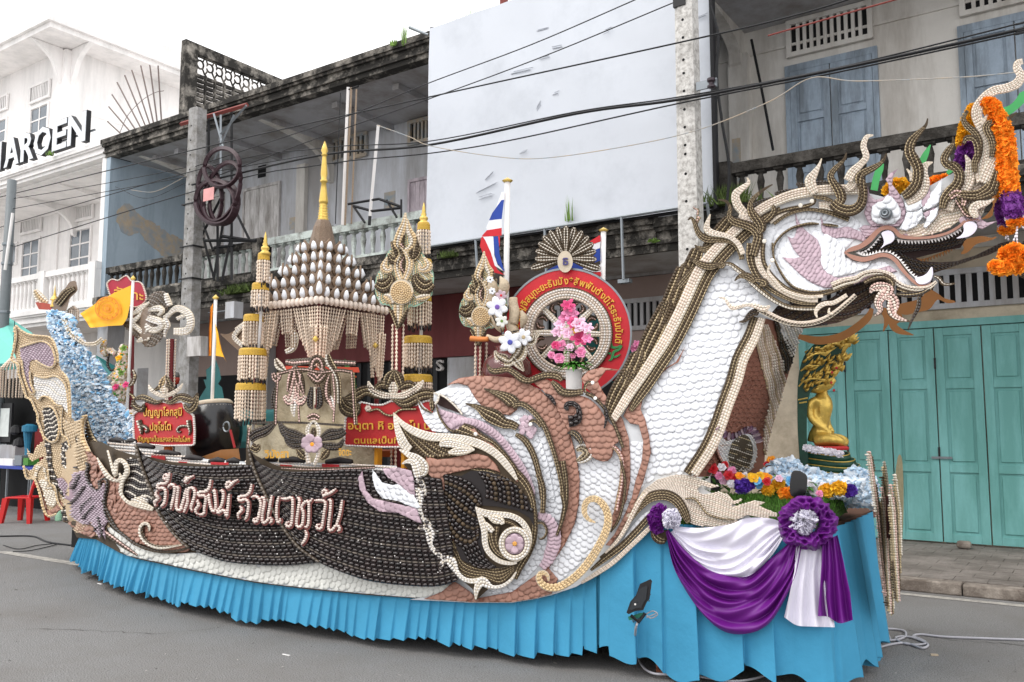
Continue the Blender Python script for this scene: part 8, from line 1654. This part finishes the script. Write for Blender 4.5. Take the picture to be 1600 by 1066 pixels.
def acr(*qs): return [T(*CL, q) for q in qs]
cloth('white_tail', acr('1010,250 1100,260 1180,250', '1000,400 1080,410 1170,390', '970,540 1050,560 1200,540', '942,655 1010,700 1090,708 1225,712'), tail(.09, .05, 3.4), M_whc)
cloth('purple_tail', acr('1150,230 1190,220 1240,200', '1150,360 1210,370 1270,330', '1140,520 1210,560 1310,520', '1130,650 1190,655 1250,690 1325,672'), tail(.12, .06, 3.1), M_puc)
def rosette(cx_, cy_, R_, m, name, seed, dep, base, ruf=.04, hole=0, ky=1):
    nt_, nr = 200, 22; V = []; r0 = R_
    t = np.linspace(0, 2*math.pi, nt_, endpoint=False); px = []; py = []; of = []
    for j in range(nr):
        f = hole+(1-hole)*(1-j/(nr-1)); 
        for a in t:
            n1 = mnoise.noise(Vector((math.cos(a)*2.6*f+seed, math.sin(a)*2.6*f, f*1.5))); n3 = mnoise.noise(Vector((math.cos(a)*5.5*f, math.sin(a)*5.5*f+seed, f*3.))); n2 = 1-2.6*abs(n3+.25*math.sin(a*11+n1*6))
            rr = r0*f*(1+.05*n2*f+.12*n1); px.append(cx_+rr*math.cos(a)); py.append(cy_+ky*rr*math.sin(a)); s_ = (f-hole)/(1-hole+1e-6) if hole else f
            of.append(base+dep*(1-(2*s_-1)**2 if hole else (1-s_*s_))**.5*.9 + ruf*(n2*.75+n1*1.2)*(.5+.5*f))
    Vv = P(px, py, S_hull, np.array(of)); F = np.array([(j*nt_+i, (j+1)*nt_+i, (j+1)*nt_+(i+1) % nt_, j*nt_+(i+1) % nt_) for j in range(nr-1) for i in range(nt_)])
    return mesh(name, Vv, F, m, FL, None, True)
rosette(1262, 818, 47, M_puc, 'purple_rosette', 3, .13, .12, .05, .35, .9); rosette(1255, 813, 23, M_whc, 'white_rosette', 9, .10, .16, .05)
rosette(1049, 811, 15, M_whc, 'white_knot', 5, .08, .12, .035, 0, 1.15); 
s = MB(); r_ = random.Random(4)
V_, F_r = ruffle(np.array([(1033, 797), (1024, 808), (1026, 824)]), np.array([16., 20., 16.]), S_hull, M_puc, '', 500, .09, 44, .03); mesh('purple_fringe', V_, F_r, M_puc, FL, kind='stuff')
board('swirl_tail', T(*CL, '215,175 225,205 250,232 285,240 300,215 300,170'), S_hull, M_ob, FL, .03, .03); 
# grass strip and green base
M_gr = mat('grass_green', '#4e7a2c', .8, var=.4, nscale=20, namt=.3); M_grd = mat('grass_base', '#3c5a22', .95, nscale=60, namt=.4)
PF = FL
def bowpt(u, v): x = -3.05+u*1.58; return Vector((x, float(G(x))+.05+v, 0))
gv = []; gf = []; gn, gm = 60, 24
for j in range(gm):
    for i in range(gn):
        u, v = i/(gn-1), j/(gm-1); q = bowpt(u, v*.62); e = min(1, 6*v+.15)*min(1, (1-u)*30+.3); h = .125+.04*mnoise.noise(Vector((u*5, v*4, 1)))+.02*math.sin(min(1, v*1.8)*math.pi/2)
        gv.append((q.x, q.y-.06*(j == 0), ZD+(h*e if j else -.02)))
mesh('grass_mound', gv, [(j*gn+i, j*gn+i+1, (j+1)*gn+i+1, (j+1)*gn+i) for j in range(gm-1) for i in range(gn-1)], M_grd, FL, smooth=True)
gv = np.array(gv); n = 16000; r = np.random.default_rng(8); gi = r.integers(0, gn-1, n); gj = np.minimum((r.random(n)**1.8*(gm-1)).astype(int), gm-2)
A = gv[gj*gn+gi]; B_ = gv[(gj+1)*gn+gi+1]; b = A+(B_-A)*r.random((n, 3)); d = r.normal(size=(n, 3))*.35+np.array([.1, -.35, 1.]); d /= np.linalg.norm(d, axis=1)[:, None]; L_3 = r.uniform(.015, .045, n)[:, None]; sd = np.cross(d, r.normal(size=(n, 3))); sd /= np.linalg.norm(sd, axis=1)[:, None]
V = np.stack([b-sd*.003, b+sd*.003, b+d*L_3], 1).reshape(-1, 3); mesh('artificial_grass', V, np.arange(n*3).reshape(-1, 3), M_gr, FL, kind='stuff')
# blue tulle cloud
Fb = thing('tulle_cloud', 1290, 745, .9, 'pale blue tulle heap round the foot of the gold statue', 'tulle')
for d0, q in ((.95, ((1190, 742), (1205, 722), (1236, 717), (1256, 730), (1290, 742), (1318, 746), (1335, 730), (1356, 738), (1368, 760), (1368, 790), (1330, 790), (1250, 785), (1200, 775))), (.68, ((1200, 752), (1240, 742), (1290, 752), (1340, 752), (1360, 765), (1366, 790), (1310, 775), (1230, 768)))):
    fluff(Fb, q, d0, 5200, int(d0*100), .038, .22, 'tulle_ruffle', [M_f1, M_f3, M_f3])
# black lamp seen from behind and ground floodlight
Lm = thing('lamp', 1248, 770, .22, 'rounded black lamp standing in the grass above the purple rosette', 'lamp'); M_gb = mat('glossy_black', '#0f1013', .12, spec=.7, coat=.5)
lp = T(*K_, '1045,240 1065,212 1100,208 1150,225 1190,258 1192,330 1175,430 1100,450 1040,440 1030,340'); bevel(board('lamp_shade', resample(cr(lp, 5, True), 3)[:-1], SD(.22), M_gb, Lm, 0, .09, 12), .025, 3)
MB().tube([D1(1248, 770, .24), D1(1248, 800, .24)], .02, 8).build('stem', M_gb, Lm)
Fl = thing('floodlight', 995, 975, -.22, 'black floodlight on a short stake in front of the skirt opening', 'floodlight')
fq = T(800, 800, 4, '800,450 865,420 875,430 860,545 845,560 820,615 770,620 730,640 715,630 740,560 775,520'); bevel(board('housing', fq, SD(-.24), M_black, Fl, 0, .10, 14), .012, 2)
board('glass', (fq-fq.mean(0))*.72+fq.mean(0)+[-1.5, 1], SD(-.34), mat('lamp_glass', '#2a2e33', .1, spec=.8), Fl, .002, .006, 14)
for k in range(4): q0_, q1_ = np.array([1012.5-k*.5, 911+k*9.]), np.array([1018-k*1.2, 909+k*10.]); MB().tube([P1(*q0_, SD(-.30)), P1(*q1_, SD(-.24))], .006, 5).build('cooling_fin', M_galv, Fl)
MB().tube([P1(986, 962, SD(-.3)), P1(998, 972, SD(-.28)), P1(1008, 958, SD(-.26))], .012, 6).build('yoke', M_black, Fl)
tb_ = board('bracket', T(800, 800, 4, '725,655 760,645 800,632 822,632 822,648 800,660 760,672 730,678'), SD(-.22), mat('green_tape', '#2c7c66', .6), Fl, 0, .05, 14)
MB().tube([D1(990, 965, -.2), GND(990, 1003)], .012, 6).build('stake', M_galv, Fl)
for q in ('835,640 880,620 910,640 870,665 840,645', '840,660 890,640 900,630'): MB().tube(P(*cr(T(800, 800, 4, q), 5).T, SD(-.26)), .004, 4).build('wire_end', M_wirew, Fl)
put_scales(Fl, T(800, 800, 4, '770,578'), 0, 3, M_r4, SD(-.38), 0, 0, 'led')
def gcable(q, label, s_=None, m=M_wirew, r=.009, grp=None, z=.012):
    p = T(*s_, q) if s_ else np.array([[float(t) for t in a.split(',')] for a in q.split()]); pts = np.array([GND(x, y, z) for x, y in p]); tag(MB().tube(cr(pts, 8), r, 6).build('ground_cable', m, smooth=True), label, 'cable', grp)
c8 = (1200, 800, 4)
c = cr(np.array([D1(998, 967, -.22), D1(993, 985, -.25)]+[GND(*p, .03) for p in ((993, 1015), (1003, 1040), (1020, 1052), (1048, 1054), (1090, 1057), (1140, 1064), (1180, 1060), (1230, 1042))]), 8); tag(MB().tube(c, .008, 6).build('ground_cable', M_wirew, smooth=True), 'white cable hanging from the floodlight and running under the skirt', 'cable')
gcable('470,940 560,935 585,905 660,860 760,830 860,820 960,850 1000,835 980,815 880,780 800,785 830,815 920,830 990,820 940,790 905,780 950,765 1100,780 1400,792 1640,800', 'long white cable with loops leaving to the right edge of the street', c8)
gcable('500,830 540,850 640,855 700,830 685,805 800,800 860,775 840,740 700,730 600,750', 'white cable loop lying beside the blue skirt corner', c8); gcable('480,920 540,915 600,880 640,870 680,840 620,800 560,780', 'white cable curving from under the skirt corner', c8); gcable('720,725 765,795 690,810 520,790', 'thin white cable crossing the loops beside the skirt', c8, r=.006); gcable('600,690 570,760 510,825 530,890', 'white cable standing up beside the skirt corner', c8, r=.006)
gcable('455,1000 480,1020 500,1066 510,1100', 'short white cable at the bottom edge below the skirt', c8)
gcable('0,838 50,838 75,847 118,853', 'black cable on the asphalt at the far left', m=M_wire, r=.012); gcable('5,852 30,858 60,852 90,850 50,860 20,862', 'thin tangled wire on the asphalt at the left', m=M_wire, r=.006)
# hollow brick under the float
Bk = empty('hollow_brick', GND(1042, 1045)); tag(Bk, 'red hollow clay brick lying under the skirt', 'brick'); M_bk = mat('clay', '#8f5a45', .9, nscale=30, namt=.2); q = GND(1025, 1050); s = MB(); 
for z in (0, .06, .12): s.box((q.x-.0, q.y, z), (q.x+.19, q.y+.28, z+.018))
for k in range(5): s.box((q.x+k*.043, q.y, .0181), (q.x+k*.043+.018, q.y+.28, .0599)); s.box((q.x+k*.043, q.y, .0781), (q.x+k*.043+.018, q.y+.28, .1199))
s.build('brick_body', M_bk, Bk); box('brick_back', (q.x+.005, q.y+.2, .019), (q.x+.185, q.y+.21, .119), M_dark, Bk)
Rk = empty('stone', GND(1507, 855, .12)); q = GND(1507, 858, .12); s = MB(); s.box((q.x-.09, q.y, .121), (q.x+.07, q.y+.12, .21)); o = s.build('stone_lump', M_kerb, Rk); bevel(o, .03, 2); tag(Rk, 'small grey stone on the pavement against the teal doors', 'stone')
for x, y in ((1458, 1025),): q = GND(x, y); tag(MB().box((q.x-.02, q.y, .001), (q.x+.03, q.y+.02, .012), rz=.5).build('litter', M_patch), 'tiny pale scrap on the asphalt right of the cables', 'litter')
q = GND(155, 913); tag(MB().box((q.x-.04, q.y, .001), (q.x+.04, q.y+.02, .006)).build('litter', M_white), 'tiny white scrap on the asphalt below the stern', 'litter'); q = GND(445, 1024); tag(MB().box((q.x-.03, q.y, .001), (q.x+.04, q.y+.015, .004)).build('litter', M_white), 'flat white scrap on the asphalt in the left foreground', 'litter')
# flowers of the bow bed
FBd = thing('flower_bed', 1180, 780, .4, 'row of coloured artificial flowers along the grass at the foot of the neck', 'flowers'); M_rf = mat('red_petal', '#c21f2c', .55, var=.12); M_vf = mat('violet_petal', '#5c35a8', .55, var=.15); M_bf = mat('blue_petal', '#6fb4e4', .6, var=.08)
mk_ = mpp(1180, 770, .35)
for i, (x, y, r, m, kd) in enumerate(((1112, 733, 8, M_rf, 0), (1128, 731, 6, M_wp, 0), (1143, 737, 7, M_pk, 0), (1123, 744, 6, M_pk, 0), (1130, 751, 7, M_pl, 0), (1133, 726, 5, M_rf, 0), (1138, 743, 7, M_rf, 0), (1146, 748, 7, M_rf, 0), (1107, 740, 5, M_wp, 0), (1142, 757, 6, M_wp, 0), (1155, 744, 6, M_or, 0), (1163, 745, 6, M_wp, 0), (1160, 760, 10, M_vf, 1), (1170, 757, 6, M_vf, 1), (1167, 749, 8, M_ye, 0), (1177, 747, 7, M_ye, 0), (1174, 744, 5, M_ye, 0), (1187, 757, 8, M_bf, 0), (1183, 752, 6, M_bf, 0), (1187, 744, 6, M_ye, 0), (1196, 747, 8, M_or, 0), (1198, 753, 6, M_rf, 0), (1200, 766, 7, M_ye, 1), (1216, 757, 7.5, M_ye, 1), (1228, 772, 8.5, M_or, 1), (1235, 752, 7, M_bf, 0), (1270, 767, 7, M_wp, 0), (1280, 772, 5, M_pk, 0), (1292, 767, 9, M_ye, 1), (1287, 761, 7, M_wp, 0), (1311, 763, 9, M_ye, 1), (1327, 767, 9, M_vf, 1), (1205, 720, 7, M_or, 0), (1198, 726, 5, M_rf, 0), (1217, 748, 5, M_pl, 0), (1265, 756, 5, M_wp, 0))):
    dd = .30+.04*(i % 3)+(.5 if y < 728 and x > 1190 else 0)
    if kd: V_, F_r = ruffle(np.array([(x-1.5, y), (x+1.5, y)]), np.array([r*2., r*2.]), SD(dd), m, '', 200, 0, i, .028); mesh('pompon', V_, F_r, m, FBd, kind='stuff')
    else: petals(FBd, D1(x, y, dd), r*mk_*1.25, 6, m, 'blossom', 1, i, .5, .55)
for x, y, k in ((1112, 722, 7), (1105, 748, 9), (1118, 755, 10), (1133, 762, 9), (1120, 737, 6), (1150, 765, 8), (1212, 745, 5), (1246, 760, 8), (1272, 756, 6), (1264, 764, 8), (1190, 765, 7), (1240, 772, 6), (1300, 772, 6)): leaves(FBd, D1(x, y, .36), k*mk_*1.3, 9, M_gl, x, .6, .3)
# seated gold statue sheltered by the naga hood
St = thing('seated_statue', 1285, 740, 1.0, 'gold seated statue under a green and gold many-headed serpent hood', 'statue'); M_go = mat('gold_leaf', '#cfae55', .32, metal=.6, nscale=30, namt=.25, bump=.2, bscale=90, spec=.6); M_gg = mat('dark_green_scale', '#0d3d2c', .45, nscale=25, namt=.3, spec=.35)
k_ = mpp(1285, 650, 1.0)
def sp(px, py, dep=0): return D1(px, py, 1.0)+Vector((0, dep*k_, 0))
b = MB()
def limb(pts, rs): b.tube(cr(np.array([sp(*p) for p in pts]), 5), np.interp(np.linspace(0, 1, (len(pts)-1)*5+1), np.linspace(0, 1, len(rs)), np.array(rs)*k_), 12)
limb(((1276, 692), (1278, 680), (1281, 668), (1284, 652), (1286, 636), (1285, 624), (1285, 616), (1287, 606)), (15, 14, 11, 13, 15, 14, 9, 5)); limb(((1287, 612), (1288, 600)), (5, 5)); b.lathe(np.array([(.1, -11), (5, -9), (8, -4), (8.5, 2), (6.5, 8), (.1, 11)])*k_, sp(1289, 594), 14)
for dp in (-12, 13):
    limb(((1280, 624, dp), (1270+(dp > 0)*14, 632, dp*1.1), (1270+(dp > 0)*18, 650, dp*1.15), (1278+(dp > 0)*12, 662, dp), (1300, 676, dp*.4)), (6, 6.5, 5.5, 5, 4)); limb(((1276, 688, dp*.8), (1295, 686, dp*1.3), (1312, 688, dp*1.2), (1316, 692, dp*.7), (1305, 694, -dp*.4), (1290, 693, -dp)), (10, 9.5, 8, 7, 6, 4))
for f in range(5): limb(((1298+f*1.2, 676+f*.8, -4-f), (1306+f*.9, 680+f*1.0, -5-f), (1308, 685+f, -4-f)), (1.6, 1.4, 1.1))
ob = b.build('figure', M_go, St, True); md = ob.modifiers.new('r', 'REMESH'); md.mode = 'VOXEL'; md.voxel_size = .011; md.use_smooth_shade = True; md2 = ob.modifiers.new('s', 'SMOOTH'); md2.iterations = 3
MB().lathe(np.array([(.1, 0), (34, 0), (36, 3), (33, 6), (.1, 6)])*k_, sp(1289, 703), 24, sy=.8).build('red_cushion', M_redp, St)
V_, F_r = ruffle(np.array([(1259, 700), (1275, 703), (1295, 706), (1315, 710)]), np.array([9., 9., 9., 8.]), SD(.78), M_wp, '', 500, 0, 21, .02); mesh('white_frill', V_, F_r, M_wp, St, kind='stuff')
for i, (cy_, r0, cx_) in enumerate(((714, 32, 1288), (723, 37, 1291), (732, 41, 1294), (741, 44, 1296), (750, 46, 1298))):
    c = sp(cx_, cy_, 4); th = np.linspace(0, 2*math.pi, 40); MB().tube(np.stack([c.x+r0*k_*np.cos(th), c.y+r0*.8*k_*np.sin(th), c.z+.0*th+.012*np.sin(th*2)], 1), 6.2*k_, 12, caps=False).build('serpent_coil', M_gg, St, smooth=True)
    MB().tube(np.stack([c.x+(r0+4.2)*k_*np.cos(th), c.y+(r0*.8+4.2)*k_*np.sin(th), c.z+4.6*k_+.012*np.sin(th*2)], 1), .9*k_, 5, caps=False).build('gold_edge', M_go, St)
hp = np.array([(1252, 735), (1248, 700), (1246, 660), (1246, 610), (1248, 585), (1254, 562), (1264, 546), (1280, 533), (1300, 527), (1318, 530), (1312, 560), (1300, 590), (1285, 600), (1272, 606), (1264, 620), (1261, 650), (1261, 690), (1264, 735)]); tboard(St, 'hood', hp, 1.02, M_gg, -.10, .22)
for q in (((1248, 604), (1256, 596), (1270, 592), (1290, 594)), ((1247, 625), (1262, 622)), ((1249, 630), (1261, 628)), ((1251, 580), (1262, 572), (1280, 572)), ((1261, 560), (1275, 553), (1290, 552))): MB().tube(P(*cr(np.array(q), 6).T, SD(.79)), 1.1*k_, 5).build('gold_edge', M_go, St)
def flames(e, pts, n, L0, seed, m):
    r = np.random.default_rng(seed); s = MB()
    for (x, y, w_) in pts:
        for i in range(n):
            a = np.array(sp(x+r.normal()*w_*.45, y+r.normal()*w_*.35, r.uniform(-28, 8))); ang = r.uniform(-.15, 1.0); d = np.array([math.cos(ang), r.uniform(-.4, .3), math.sin(ang)]); d /= np.linalg.norm(d); l_ = L0*k_*r.uniform(.5, 1.2)
            s.tube([a, a+d*l_*.5+np.array([0, 0, .12*l_]), a+d*l_+np.array([0, 0, .4*l_])], [2.6*k_, 2.2*k_, .3*k_], 5)
    return s.build('gold_serpent_head', m, e, smooth=True, kind='stuff')
for q, w_ in (((( 1270, 560), (1290, 553), (1312, 544), (1330, 534)), (6, 10, 8, 3)), (((1266, 578), (1284, 572), (1302, 567), (1318, 560)), (5, 8, 7, 3)), (((1262, 594), (1280, 590), (1298, 585), (1312, 577)), (5, 8, 7, 3)), (((1258, 606), (1276, 604), (1294, 600), (1306, 592)), (4, 8, 7, 3))):
    c = cr(np.array(q), 5); MB().tube(np.array([sp(a, b, -8) for a, b in c]), np.interp(np.linspace(0, 1, len(c)), np.linspace(0, 1, 4), w_)*k_*1.5, 10).build('serpent_neck', M_go, St, smooth=True)
flames(St, ((1272, 558, 9), (1284, 552, 10), (1300, 546, 11), (1316, 540, 9), (1330, 533, 4)), 48, 9, 1, M_go); flames(St, ((1270, 578, 8), (1284, 572, 9), (1300, 567, 10), (1316, 561, 6)), 46, 9, 2, M_go); flames(St, ((1268, 594, 8), (1282, 589, 9), (1298, 584, 8), (1310, 577, 4)), 44, 9, 3, M_go); flames(St, ((1264, 606, 6), (1278, 603, 8), (1294, 598, 7)), 40, 8, 4, M_go)
for x, y in ((1300, 582), (1299, 598), (1303, 610), (1307, 575)): put_scales(St, [(x, y)], 0, 4, M_redp, SD(.72), 0, 0, 'red_gem')
# shell emblem boards at the very front, standing across the float and seen almost edge-on
def S_x(cx_): return lambda x, z, px, py: cx_*(rays(px, py)[1]/rays(px, py)[0])
Em = FL; M_emb = mat('emblem_edge', '#8d8466', .7, nscale=40, namt=.3)
for cx_, q in ((-1.22, ((1393, 963), (1386, 945), (1380, 900), (1374, 850), (1369, 800), (1361, 752), (1356, 709), (1363, 712), (1368, 750), (1375, 785), (1379, 760), (1381, 719), (1387, 740), (1390, 790), (1392, 850), (1396, 905), (1397, 950))), (-1.12, ((1402, 942), (1397, 915), (1395, 870), (1391, 800), (1392, 754), (1397, 780), (1399, 740), (1404, 711), (1410, 722), (1412, 790), (1409, 860), (1407, 900), (1406, 935)))):
    p = resample(cr(np.array(q, float), 4, True), 4)[:-1]; o = board('front_emblem', p, S_x(cx_), M_emb, FL, 0, .03, 14)
    rw = Rows(S_x(cx_), .03)
    for k in range(9): s_ = (k-4)*3.0; rw.row(np.stack([np.interp(np.linspace(705, 960, 60), [705, 800, 960], [1368+s_, 1381+s_, 1391+s_*.5])+(14 if cx_ > -1.2 else 0), np.linspace(705, 960, 60)], 1), 2.6, [1, 7, 0, 5][k % 4], 4, p, jit=.3)
    rw.build('shell_row', RM, o)
board('maroon_flag', np.array([(1384, 775), (1392, 772), (1393, 845), (1385, 840)]), S_x(-1.17), M_maroon, FL, 0, .01)
# ================================================================ LEFT EDGE: TENT, TABLE, CHAIR
Tn = empty('market_tent', (-17.5, 8.2, 0)); tag(Tn, 'teal tent canopy at the far left behind the stern', 'tent'); M_tt = mat('teal_canvas', '#6fc0b4', .7, nscale=3, namt=.05)
def tp(x, y, Y): return tuple(P1(x, y, Y))
mesh('canopy', [tp(-60, 470, 8.9), tp(0, 487, 8.9), tp(50, 520, 8.9), tp(102, 590, 8.9), tp(40, 566, 8.0), tp(-60, 572, 8.0), tp(-60, 470, 8.92), tp(0, 487, 8.92), tp(50, 520, 8.92), tp(102, 590, 8.92)], [(0, 5, 4, 1), (1, 4, 2), (2, 4, 3), (6, 7, 1, 0)], M_tt, Tn)
mesh('valance', [tp(-60, 572, 7.99), tp(40, 566, 7.99), tp(40, 576, 7.99), tp(-60, 584, 7.99)], [(0, 3, 2, 1)], mat('dark_teal_canvas', '#2f7f78', .7), Tn); MB().tube([P1(70, 560, 8.7), P1(74, 700, 8.7)], .02, 6).build('post', M_galv, Tn)
T3 = empty('teal_awning', (-14.5, 9.2, 2)); tag(T3, 'teal awning strip visible behind the blue waterfall', 'awning'); mesh('canopy', [tp(150, 555, 9.2), tp(180, 572, 9.2), tp(182, 592, 8.7), tp(150, 590, 8.7)], [(0, 3, 2, 1)], M_tealb, T3)
# dark shop front behind the tent
Dk = empty('market_stall', (-17, 8.6, 0)); tag(Dk, 'dark stall clutter with a framed picture and boxes behind the blue table', 'stall')
def pbox(name, x0, y0, x1, y1, Y, dp, m, par): a = P1(x0, y1, Y); c = P1(x1, y0, Y); return box(name, (a.x, Y, a.z), (c.x, Y+dp, c.z), m, par)
pbox('dark_backdrop', -60, 586, 105, 812, 8.95, .05, M_dark, Dk); pbox('picture_frame', -30, 630, 19, 690, 8.6, .04, M_black, Dk); pbox('picture', -30, 638, 15, 682, 8.59, .008, mat('pale_screen', '#d5dbd8', .4), Dk); pbox('cabinet', -30, 694, 10, 716, 8.6, .1, M_galv, Dk); pbox('grey_bag', -10, 696, 24, 727, 8.4, .2, M_grey, Dk); pbox('red_cloth', 50, 670, 68, 760, 8.7, .05, mat('dark_red_cloth', '#7a1518', .7), Dk)
MB().tube([P1(44, 668, 8.4), P1(43, 700, 8.4), P1(44, 742, 8.4)], [.09, .05, .06], 10).build('blue_pump', mat('petrol_blue', '#226d8c', .5), Dk); MB().lathe([(.05, 0), (.13, .02), (.13, .12), (.05, .16)], P1(46, 676, 8.35), 12).build('blue_cap', mat('petrol_blue', '#226d8c', .5), Dk)
for x, y in ((25, 680), (30, 700)): MB().lathe([(.05, 0), (.12, .05), (.1, .15), (.03, .2)], P1(x, y, 8.5), 10).build('dark_bag', M_black, Dk)
Tt = empty('market_table', (-17, 8.1, 0)); tag(Tt, 'folding table with a blue edge behind the red chair', 'table'); Yt = 8.0
a = P1(-40, 732, Yt); c = P1(52, 728, Yt); zt = P1(5, 728, Yt).z; box('table_top', (a.x, Yt, zt-.05), (c.x, Yt+.55, zt), mat('blue_edge', '#2b3f96', .5), Tt)
for x in (10, 48): q = P1(x, 735, Yt+.05); box('leg', (q.x, Yt+.05, 0), (q.x+.03, Yt+.08, zt-.05), M_galv, Tt); box('leg', (q.x, Yt+.45, 0), (q.x+.03, Yt+.48, zt-.05), M_galv, Tt)
for x0, y0, x1, m in ((-10, 718, 20, M_white), (22, 712, 34, M_galv), (36, 716, 44, M_gl)): pbox('tray', x0, y0, x1, 727, Yt+.1, .2, m, Tt)
# red chair
Ch = empty('plastic_chair', GND(30, 815)); tag(Ch, 'red plastic chair standing on the street at the far left', 'chair'); q = GND(24, 817); cx_, cy_ = q.x, q.y+.15; ca, sa = math.cos(.5), math.sin(.5)
def cp(x, y, z): return (cx_+ca*x-sa*y, cy_+sa*x+ca*y, z)
def cpoly(name, top, th_=.02): 
    V = [cp(*v) for v in top]+[cp(v[0], v[1], v[2]-th_) for v in top]; n = len(top); return mesh(name, V, [tuple(range(n)), tuple(range(2*n-1, n-1, -1))]+[(i, i+n, (i+1) % n+n, (i+1) % n) for i in range(n)], M_red, Ch)
bevel(cpoly('seat', [(-.23, -.22, .43), (.23, -.22, .43), (.21, .22, .43), (-.21, .22, .43)], .03), .015)
for sx_, sy_, hh in ((-1, -1, .41), (1, -1, .41), (-1, 1, .41), (1, 1, .41)):
    x, y = sx_*.21, sy_*.20; MB().add([cp(x*1.2+a*.03, y*1.2+b_*.03, 0) for a, b_ in ((-1, -1), (1, -1), (1, 1), (-1, 1))]+[cp(x+a*.045, y+b_*.04, hh) for a, b_ in ((-1, -1), (1, -1), (1, 1), (-1, 1))], [(0, 3, 2, 1), (4, 5, 6, 7), (0, 1, 5, 4), (1, 2, 6, 5), (2, 3, 7, 6), (3, 0, 4, 7)]).build('leg', M_red, Ch)
for sx_ in (-1, 1): MB().tube([cp(.2*1, sx_*.19, .42), cp(.25, sx_*.19, .62), cp(.31, sx_*.15, .84)], [.028, .025, .025], 6).build('back_post', M_red, Ch)
MB().tube([cp(.31, -.16, .84), cp(.33, 0, .88), cp(.31, .16, .84)], .03, 8).build('top_rail', M_red, Ch); MB().tube([cp(.24, -.19, .6), cp(.24, .19, .6)], .02, 6).build('back_slat', M_red, Ch); MB().tube([cp(.28, 0, .62), cp(.32, 0, .86)], [.05, .04], 6).build('back_slat', M_red, Ch)
Gb = empty('green_bottle', GND(91, 812)); tag(Gb, 'pale green bottle on the ground behind the stern', 'bottle'); MB().lathe([(.01, 0), (.05, 0), (.055, .02), (.055, .2), (.02, .26), (.02, .3), (.01, .3)], GND(91, 814), 12).build('body', mat('pale_green_plastic', '#a8d8b8', .3), Gb, smooth=True)
Mc = empty('round_pot', P1(275, 600, 7.4)); tag(Mc, 'round dark and red pot half hidden behind the beaded pole of the fan', 'pot'); q = P1(275, 590, 7.4); k = .0075; MB().lathe(np.array([(.1, -14), (5, -12), (7, -4), (6.5, 0)])*k, q, 14).build('red_base', mat('brick_red', '#a03524', .5), Mc, smooth=True); MB().lathe(np.array([(6.6, 0), (7, 3), (5, 9), (.1, 11)])*k, q, 14).build('lid', mat('dark_lid', '#5a5854', .4), Mc, smooth=True); MB().tube([q+Vector((0, 0, -.1)), (q.x, q.y, .93)], .02, 6).build('stand', M_black, Mc)
